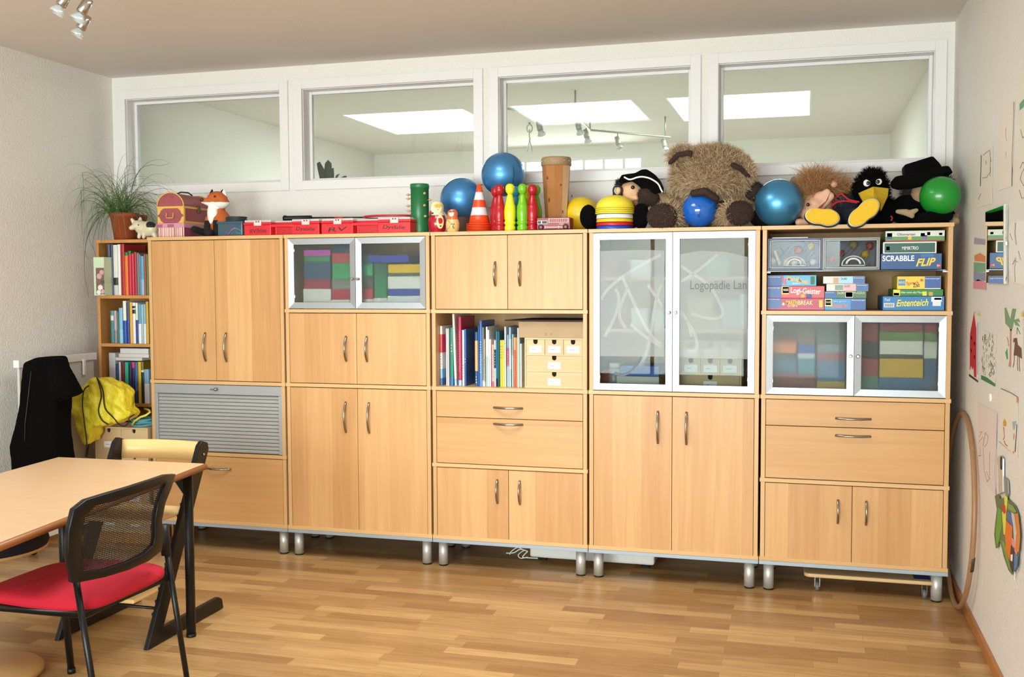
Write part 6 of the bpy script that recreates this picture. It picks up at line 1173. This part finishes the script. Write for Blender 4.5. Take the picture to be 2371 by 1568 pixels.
# witch puppet
y = .26; p = at(2130, 470, y=y); s = S(p); t = thing('witch_puppet', (p.x, y, T0), 'puppet in a big black hat and black clothes lying by the green ball', 'puppet')
random.seed(12)
blob('body', [E(2110, 490, y, 60, 30, .08), E(2160, 500, y, 50, 24, .08), ('c', at2(2150, 510, y - .1), at2(2185, 505, y - .12), 16 * s, 14 * s), ('c', at2(2090, 470, y - .02), at2(2120, 470, y), 18 * s, 22 * s)], BLK, t, .008, 5)
blob('head', [E(2140, 450, y - .02, 30, 28, .06)], M('#b08a70', .7), t, .006, 4, )
blob('hair', [E(2128, 447, y + .02, 38, 22, .05), E(2180, 425, y + .02, 22, 18, .04)], M('#2c2a28', .9), t, .007, 3, fur=dict(n=2500, length=.035, width=.0009, spread=.8, curl=.4))
outline_blob('hat_crown', [(2092, 412), (2090, 385), (2157, 364), (2178, 388), (2170, 402), (2140, 415)], y - .02, .13, BLK, t, voxel=.007, sm=4)
outline_blob('hat_brim', [(2066, 433), (2063, 421), (2070, 412), (2100, 406), (2160, 393), (2180, 388), (2192, 387), (2198, 396), (2204, 406), (2190, 402), (2172, 412), (2150, 430), (2120, 436), (2080, 437)], y - .04, .15, BLK, t, voxel=.007, sm=4)
HB = M('#a48c70', .85)
blob('hand', [('c', at2(2078, 490, y - .2), at2(2098, 492, y - .2), 5 * s, 8 * s), ('c', at2(2098, 492, y - .2), at2(2112, 500, y - .2), 8 * s, 6 * s), ('c', at2(2100, 494, y - .2), at2(2122, 487, y - .2), 6 * s, 5 * s)], HB, t, .005, 3)
cord([(2063, 512), (2066, 505), (2062, 500)], y - .12, .004, M('#a01c28', .7), t, 'red_cuff')
blob('hand', [('c', at2(2203, 506, y - .1), at2(2214, 512, y - .12), 9 * s, 8 * s), ('c', at2(2214, 500, y - .08), at2(2210, 515, y - .12), 7 * s, 7 * s)], HB, t, .005, 3)
tG, pG, rG = ball('gym_ball', 2177, 454, 45.5, .1, '#158a2c', 'green ball at the right end of the cabinets', .3, .25)
blob('arm', [('c', at2(2128, 508, pG.y + .0), at2(2155, 502, pG.y - .03), 14 * s, 13 * s), ('c', at2(2155, 502, pG.y - .03), at2(2195, 500, pG.y), 12 * s, 12 * s)], BLK, t, .007, 4)

# ------------------------------------------------------------------ right wall: drawings, mirror, ornaments
def wp(u, v, off=0): return at(u, v, x=XR - off)
def sheet(name, quad, layers, label, cat='drawing', base='#e2dcd0', th=.0008, off=.0012, grp='childrens drawings on the right wall'):
    P = [wp(*q, off) for q in quad]; mb = MB(); mats = [M(base, .7)]; mb.prism(P, (-th, 0, 0))
    for k, (c, polys) in enumerate(layers):
        mats.append(M(c, .7))
        for pl in polys:
            if len(pl) == 2 or isinstance(pl[0], (int, float)):
                w_, path = pl; mb.tube([wp(u, v, off + th + .0006) for u, v in path], w_, k + 1, 4)
            else: mb.prism([wp(u, v, off + th + .0003) for u, v in pl], (-.0005, 0, 0), k + 1)
    o = mb.build(name, mats, None); c = sum(P, Vector()) / len(P); o.data.transform(Matrix.Translation(-c)); o.location = c; return tag(o, label, cat, grp)
def q7(x, y): return (2160 + x / 1.96, y / 1.96)
def Q7(*l): return [q7(*p) for p in l]
def q9(x, y): return (2240 + x / 5.23, 640 + y / 5.23)
def Q9(*l): return [q9(*p) for p in l]
def q8(x, y): return (2180 + x / 3.136, 900 + y / 3.136)
def Q8(*l): return [q8(*p) for p in l]
PG = '#4a4440'
sheet('wall_drawing', Q7((215, 692), (272, 662), (268, 925), (205, 942)), [('#2c2a30', [(.0022, Q7((220, 705), (218, 780), (216, 845)))]), (PG, [(.0008, Q7((228, 705), (245, 690), (258, 682), (262, 720), (260, 780), (245, 805), (225, 808))), (.0009, Q7((240, 730), (242, 745))), (.0014, Q7((262, 718), (263, 735))), (.0009, Q7((262, 760), (260, 800))), (.0008, Q7((207, 905), (212, 890), (218, 880)))])], 'faint drawing with a dark vertical bar, upper right wall')
sheet('wall_drawing', Q7((308, 497), (372, 458), (358, 845), (300, 865)), [('#a86a70', [(.0008, Q7((332, 580), (330, 610), (334, 640))), (.0007, Q7((332, 690), (331, 720)))]), ('#5a504a', [(.0012, Q7((368, 462), (366, 560), (360, 700), (358, 845)))])], 'large pale sheet with one thin red line, high on the right wall', base='#e6ddd2')
sheet('wall_drawing', [(2360, 160), (2384, 130), (2384, 500), (2357, 470)], [('#5c9c78', [[(2361, 240), (2372, 228), (2372, 246), (2361, 256)]]), (PG, [(.0008, [(2362, 390), (2368, 375), (2374, 385), (2366, 400), (2362, 415), (2370, 430), (2376, 420)]), (.0008, [(2360, 440), (2366, 460), (2376, 455)]), (.0006, [(2363, 300), (2368, 320), (2376, 310)])])], 'sheet with curly lines cut off by the right edge of the photo')
sheet('wall_drawing', Q7((188, 1077), (243, 1087), (240, 1320), (182, 1312)), [('#a89cb0', [Q7((188, 1078), (242, 1088), (242, 1112), (187, 1108))]), ('#d8885c', [Q7((188, 1160), (215, 1148), (240, 1165), (240, 1190), (190, 1185))]), ('#7ca888', [Q7((186, 1190), (240, 1195), (240, 1235), (186, 1235))]), ('#8a94b0', [Q7((185, 1235), (240, 1238), (240, 1275), (185, 1275))]), ('#e0909c', [Q7((184, 1280), (205, 1268), (240, 1282), (240, 1316), (183, 1310))])], 'drawing of soft rainbow bands left of the mirror')
sheet('wall_drawing', Q7((343, 1040), (360, 1005), (418, 1000), (418, 1290), (370, 1285), (345, 1230)), [('#8c8880', [(.003, Q7((376, 1010), (374, 1060), (380, 1110))), (.0022, Q7((376, 1170), (372, 1220), (374, 1280)))]), ('#74806c', [(.0012, Q7((362, 1200), (372, 1180), (384, 1190))), (.001, Q7((350, 1060), (360, 1090))), (.001, Q7((388, 1140), (398, 1180)))])], 'white sheet with grey strokes right of the mirror', base='#e8e6e0')
sheet('wall_drawing', Q9((25, 430), (152, 420), (132, 1285), (20, 1188)), [('#bc1c28', [Q9((80, 445), (108, 640), (108, 1225), (80, 1215), (75, 1100), (60, 1130), (48, 1080), (30, 1140), (30, 800), (34, 690))]), ('#3a2c24', [Q9((20, 1180), (130, 1262), (128, 1288), (20, 1208))]), ('#f0e6dc', [Q9((44, 725), (56, 725), (56, 765), (46, 765)), Q9((82, 790), (94, 800), (92, 845), (82, 830)), Q9((42, 880), (52, 880), (52, 920), (44, 920)), Q9((80, 950), (92, 965), (92, 1005), (82, 985))]), ('#e0c44c', [Q9((120, 440), (150, 445), (148, 480), (122, 475))]), ('#b8b4c8', [Q9((118, 560), (136, 560), (130, 1190), (116, 1180)), Q9((70, 430), (105, 430), (104, 455), (82, 450))])], 'drawing of a tall pointed red tower with white dots')
random.seed(21)
scr = []
for k in range(70):
    x = random.uniform(178, 325); yv = random.uniform(680, 1180); scr.append((.0008, Q9((x, yv), (x + random.uniform(-12, 12), yv + random.uniform(15, 45)), (x + random.uniform(-8, 8), yv + random.uniform(20, 70)))))
sheet('wall_drawing', Q9((168, 640), (345, 715), (335, 1340), (165, 1248)), [('#3f5048', scr), ('#3c7c54', [Q9((166, 1195), (230, 1220), (334, 1300), (334, 1336), (166, 1246))])], 'drawing full of small dark scribbles over green grass')
sheet('wall_drawing', Q9((435, 372), (672, 400), (665, 1165), (430, 1072)), [('#b88c84', [Q9((516, 640), (538, 640), (530, 1100), (498, 1090), (512, 1000))]), ('#7a9a70', [Q9((450, 385), (470, 378), (520, 520), (545, 390), (592, 395), (545, 640), (528, 665), (505, 620), (460, 570)), Q9((560, 530), (620, 510), (640, 555), (600, 545), (640, 610), (580, 590))]), ('#6c4c3c', [Q9((555, 800), (560, 750), (600, 745), (612, 830), (655, 870), (662, 1000), (600, 960), (560, 960), (570, 860), (575, 800))]), ('#5a3830', [(.0016, Q9((572, 950), (565, 1050), (555, 1100))), (.0016, Q9((610, 960), (606, 1060), (612, 1140))), (.0016, Q9((628, 980), (630, 1080), (636, 1150)))]), ('#4ca05c', [Q9((460, 920), (485, 870), (492, 1000), (478, 1010))]), ('#4c7450', [(.0014, Q9((600, 700), (605, 620), (640, 700))), (.0012, Q9((480, 740), (495, 780), (500, 850)))]), ('#e0cc50', [Q9((650, 435), (672, 430), (672, 490), (652, 485))])], 'drawing of a palm tree with a brown long legged animal')
p = wp(2294.5, 921, 0); tag(MB().lathe([(.017, 0), (.017, .004), (.012, .007)], p, axis=(-1, 0, 0), seg=28).build('wall_button', M('#ece8da', .3), None), 'round white button fixed on the right wall', 'button')
sheet('wall_drawing', Q8((430, -5), (555, 60), (552, 495), (418, 385)), [('#6c6864', [(.0012, Q8((432, 0), (500, 30), (552, 62)))]), ('#b04a60', [(.0018, Q8((452, 280), (458, 350), (450, 370))), (.0016, Q8((456, 380), (464, 405), (480, 418)))]), ('#cc9c40', [Q8((448, 240), (458, 218), (472, 245), (470, 275), (450, 272)), ]), ('#3c3a40', [(.0022, Q8((548, 260), (545, 330), (540, 400), (535, 460)))]), ('#c04038', [(.002, Q8((528, 330), (526, 370))), (.0016, Q8((522, 455), (526, 470)))]), ('#a4acb8', [Q8((515, 240), (545, 235), (530, 300), (520, 295))]), ('#d8c080', [(.0014, Q8((420, 385), (480, 440), (552, 492)))]), ('#d88a70', [Q8((545, 55), (556, 62), (553, 105), (546, 100))])], 'drawing with a small figure under a yellow hat, below the palm tree drawing')
sheet('wall_drawing', Q8((262, 100), (405, 178), (395, 775), (275, 640)), [('#8c6c84', [(.0007, Q8((275, 320), (295, 312), (272, 350))), (.0007, Q8((270, 390), (300, 350))), (.0007, Q8((300, 420), (318, 320), (338, 350), (330, 400), (310, 425))), (.0007, Q8((275, 430), (282, 435), (282, 490), (265, 490), (290, 485))), (.0007, Q8((302, 430), (310, 600), (330, 670), (348, 660), (350, 460)))]), ('#c87890', [(.0008, Q8((322, 600), (348, 660), (330, 675)))]), ('#8c88a0', [(.001, Q8((405, 180), (398, 420), (388, 600), (395, 775)))])], 'pinkish sheet with thin purple outlines beside the hoop', base='#e0d2cc')
# mirror
t = thing('wall_mirror', wp(2307, 570, .0), 'narrow tilted frameless mirror on the right wall', 'mirror')
P = [wp(2284, 491, .006), wp(2331, 474, .006), wp(2331.5, 657, .006), wp(2285, 655, .006)]
MB().prism(P, (-.004, 0, 0)).build('mirror_glass', M('#dfe3e0', .02, 1), t); MB().prism([wp(2331, 474, .001), wp(2333.5, 473, .001), wp(2333.5, 657.5, .001), wp(2331, 657, .001)], (-.011, 0, 0)).build('mirror_edge', M('#ece8de', .3), t)
q = wp(2329, 564, .012); MB().box(q - Vector((.003, .008, .006)), q + Vector((.004, .008, .006)), .001).build('clip', M('#e0e0e0', .3), t)
MB().prism([wp(2290, 500, 0), wp(2326, 490, 0), wp(2326, 640, 0), wp(2290, 640, 0)], (-.006, 0, 0)).build('backing', M('#b8b0a4', .8), t)
# bird made of coloured pieces
t = thing('wall_hanging', wp(2333, 1230, 0), 'bright patchwork paper figure hanging by a silver clip on the right wall', 'wall hanging')
mb = MB(); fig = [('#5a6c4c', [(395, 780), (420, 765), (430, 800), (470, 790), (500, 810), (540, 850), (560, 900), (572, 1000), (575, 1100), (565, 1200), (555, 1290), (520, 1352), (495, 1320), (460, 1220), (440, 1130), (420, 1090), (415, 1150), (403, 1160), (390, 1060), (400, 960), (410, 880)]),
 ('#5ca02c', [(412, 860), (432, 880), (438, 1000), (420, 1090), (410, 1140), (398, 1120), (396, 1040), (404, 960)]), ('#6c9c3c', [(432, 1100), (455, 1110), (500, 1300), (515, 1335), (490, 1305), (465, 1215)]), ('#e0d84c', [(455, 770), (480, 790), (475, 860), (468, 900), (466, 1060), (452, 1060), (440, 900), (460, 850)]), ('#c81c20', [(440, 845), (465, 850), (468, 900), (455, 912), (442, 885)]),
 ('#e07020', [(470, 960), (515, 1000), (512, 1100), (495, 1250), (468, 1180), (462, 1060)]), ('#3c64a4', [(480, 890), (500, 900), (520, 950), (515, 1000), (478, 950)]), ('#7c9c54', [(480, 830), (520, 850), (545, 895), (530, 905), (485, 870)]), ('#dc7c2c', [(532, 905), (556, 910), (570, 1060), (562, 1180), (545, 1200), (535, 1150), (548, 1060)]), ('#c8c4c4', [(505, 895), (528, 910), (545, 1050), (534, 1150), (528, 1100), (520, 990)]), ('#e08c98', [(512, 1080), (532, 1105), (535, 1160), (550, 1200), (545, 1215), (510, 1130)]), ('#2c2420', [(505, 1140), (530, 1160), (528, 1230), (520, 1340), (500, 1300), (498, 1220)]), ('#f0ece4', [(503, 1205), (518, 1205), (515, 1255), (503, 1250)]), ('#4c78b0', [(530, 1195), (555, 1215), (548, 1290), (525, 1330)])]
for k, (c, pl) in enumerate(fig): mb.prism([wp(*q8(*q), .004 + (.0 if k == 0 else .0042 + k * .0002)) for q in pl], (-.004 if k == 0 else -.0006, 0, 0), k)
mb.build('patchwork_body', [M(c, .5) for c, _ in fig], t)
mb = MB(); mb.prism([wp(*q8(*q), .004) for q in ((415, 500), (440, 488), (456, 510), (456, 750), (428, 770), (425, 600))], (-.006, 0, 0)); mb.build('silver_clip', M('#c8cacc', .3, .6), t)
mb = MB(); c = wp(*q8(433, 540), .012); mb.tube([c + Vector((0, .01 * math.cos(a), .022 * math.sin(a))) for a in [2 * PI * k / 18 for k in range(18)]], .0022, closed=True, seg=6); mb.build('ring', M('#2a2a2c', .4), t)
MB().prism([wp(*q8(*q), .004) for q in ((462, 640), (488, 665), (494, 760), (480, 800), (466, 740))], (-.004, 0, 0)).build('grey_feather', M('#8c8884', .6), t)
MB().tube([wp(*q8(*q), .008) for q in ((530, 1330), (533, 1350), (528, 1370), (532, 1395))], .0022, seg=6).build('tassel', M('#c8c8c4', .6), t)
# ------------------------------------------------------------------ ceiling spotlights in this room
def spot(parent, top, c, d, s_=1.0, mat=STEEL):
    d = Vector(d).normalized(); c = Vector(c)
    MB().cyl(top, c, .004 * s_, seg=10).build('drop_rod', mat, parent)
    h = MB().lathe([(.006, -.02), (.016, -.018), (.019, 0), (.02, .04), (.016, .044)], c - d * .012 * s_, axis=d, seg=24, cap=True); h = h.build('spot_head', mat, parent)
    MB().lathe([(.012, .045), (.024, .062), (.027, .075), (.0255, .0755), (.02, .06), (.008, .05)], c - d * .012, axis=d, seg=24, cap=False).build('reflector', M('#d8e0e2', .08, .3, alpha=.75), h); MB().sph(c + d * .045, .008, seg=12).build('bulb', M('#f0f4f6', .1), h)
p = at(190, 30, z=2.42); t = thing('spotlight_rail', (p.x, p.y, ZC), 'brushed steel spotlight rail on the ceiling, upper left corner', 'ceiling light')
yk = p.y; zr = 2.622; P1 = at(203, -30, y=yk); ra, rb2 = Vector((at(120, 0, y=yk - .25).x, yk - .25, zr)), Vector((at(205, 0, y=yk + .35).x, yk + .35, zr))
a = at(197, 14, y=yk); b = at(195, 52, y=yk + .33); c = at(150, -3, y=yk - .05)
mb = MB(); mb.tube([Vector((c.x - .1, c.y - .3, zr)), Vector((c.x, c.y, zr)), Vector((a.x + .008, a.y, zr)), Vector((b.x + .008, b.y, zr))], .006, seg=8); mb.build('rail', STEEL, t)
MB().cyl((a.x, a.y - .1, ZC), (a.x, a.y - .1, zr), .006).build('ceiling_mount', STEEL, t)
for q in (a, b, c): spot(t, (q.x + .008, q.y, zr), q, (-.34, -.25, -.75))
# ------------------------------------------------------------------ the next room, seen through the glass
t = thing('spotlight_track', (1.8, 2.1, ZC), 'zigzag spotlight track hanging in the next room behind the glass', 'ceiling light'); zt_ = 2.5; GRL = M('#a4a69c', .4, .5)
K = [at(1175, 252, z=zt_), at(1332, 264, z=zt_), at(1366, 301, z=zt_), at(1552, 318, z=zt_)]
mb = MB(); mb.tube(K[:2], .007, seg=8); mb.build('rail', GRL, t); MB().tube(K[1:3], .007, seg=8).build('rail', GRL, t); MB().tube(K[2:], .007, seg=8).build('rail', GRL, t)
for q in (K[1], K[2], at(1540, 317, z=zt_)): MB().cyl((q.x, q.y, ZC), (q.x, q.y, zt_), .006, seg=8).build('ceiling_mount', GRL, t)
for u, v, v2 in ((1249, 259, 292), (1339, 268, 290), (1357, 296, 310), (1430, 307, 326), (1537, 318, 332)):
    a = at(u, v, z=zt_); b = at(u, v2, y=a.y); spot(t, a, b, (.25, -.2, -.8), mat=GRL)
hk = at(1226, 284, z=ZC); t = thing('swing_hook', (hk.x, hk.y, ZC), 'grey ceiling hook with ropes hanging in the next room', 'hook'); mb = MB(); c = Vector((hk.x, hk.y, ZC - .035)); mb.cyl((hk.x, hk.y, ZC), (hk.x, hk.y, ZC - .02), .008); mb.tube([c + Vector((.022 * math.cos(a), 0, .03 * math.sin(a) - .01)) for a in [2 * PI * k / 18 for k in range(18)]], .005, closed=True, seg=6); mb.build('eye_hook', GRL, t)
cord([(1226, 300), (1225, 312), (1227, 325)], hk.y, .007, GRL, t, 'carabiner'); cord([(1226, 325), (1222, 340), (1221, 352)], hk.y, .005, GRL, t, 'rope'); cord([(1226, 325), (1230, 340), (1232, 352)], hk.y, .005, GRL, t, 'rope')
# succulent standing behind the second window
yq = .95; sb_ = at(757, 430, y=yq); t = thing('succulent_plant', (sb_.x, yq, 0), 'dark green broad leaved plant behind the second glass pane', 'plant'); GS_ = M('#3f5040', .6)
def leafp(pts, dy=0):
    mb = MB(); mb.prism([at(u, v, y=yq + dy) for u, v in pts], (0, .008, 0)); mb.build('leaf', GS_, t, .003)
leafp([(742, 425), (735, 392), (733, 378), (740, 374), (750, 392), (752, 425)]); leafp([(752, 425), (750, 395), (752, 378), (759, 370), (767, 378), (768, 400), (768, 425)], .02); leafp([(766, 425), (768, 390), (772, 388), (773, 405), (772, 425)], .03); leafp([(772, 420), (778, 405), (786, 402), (780, 412), (776, 425)], .01); leafp([(783, 425), (787, 412), (797, 407), (802, 407), (802, 425)], .02)
zp = at(757, 425, y=yq).z; MB().lathe([(.07, zp - .14), (.09, zp), (.1, zp + .01)], (sb_.x, yq + .02, 0), seg=24).build('pot', M('#5a4c40', .7), t)
t2 = thing('tall_shelf', (sb_.x + .1, yq + .1, 0), 'pale shelf unit carrying the broad leaved plant in the next room', 'shelf'); MB().box((sb_.x - .25, yq - .13, 0), (sb_.x + .45, yq + .25, zp - .141), .004).build('shelf_body', TRIMW, t2)
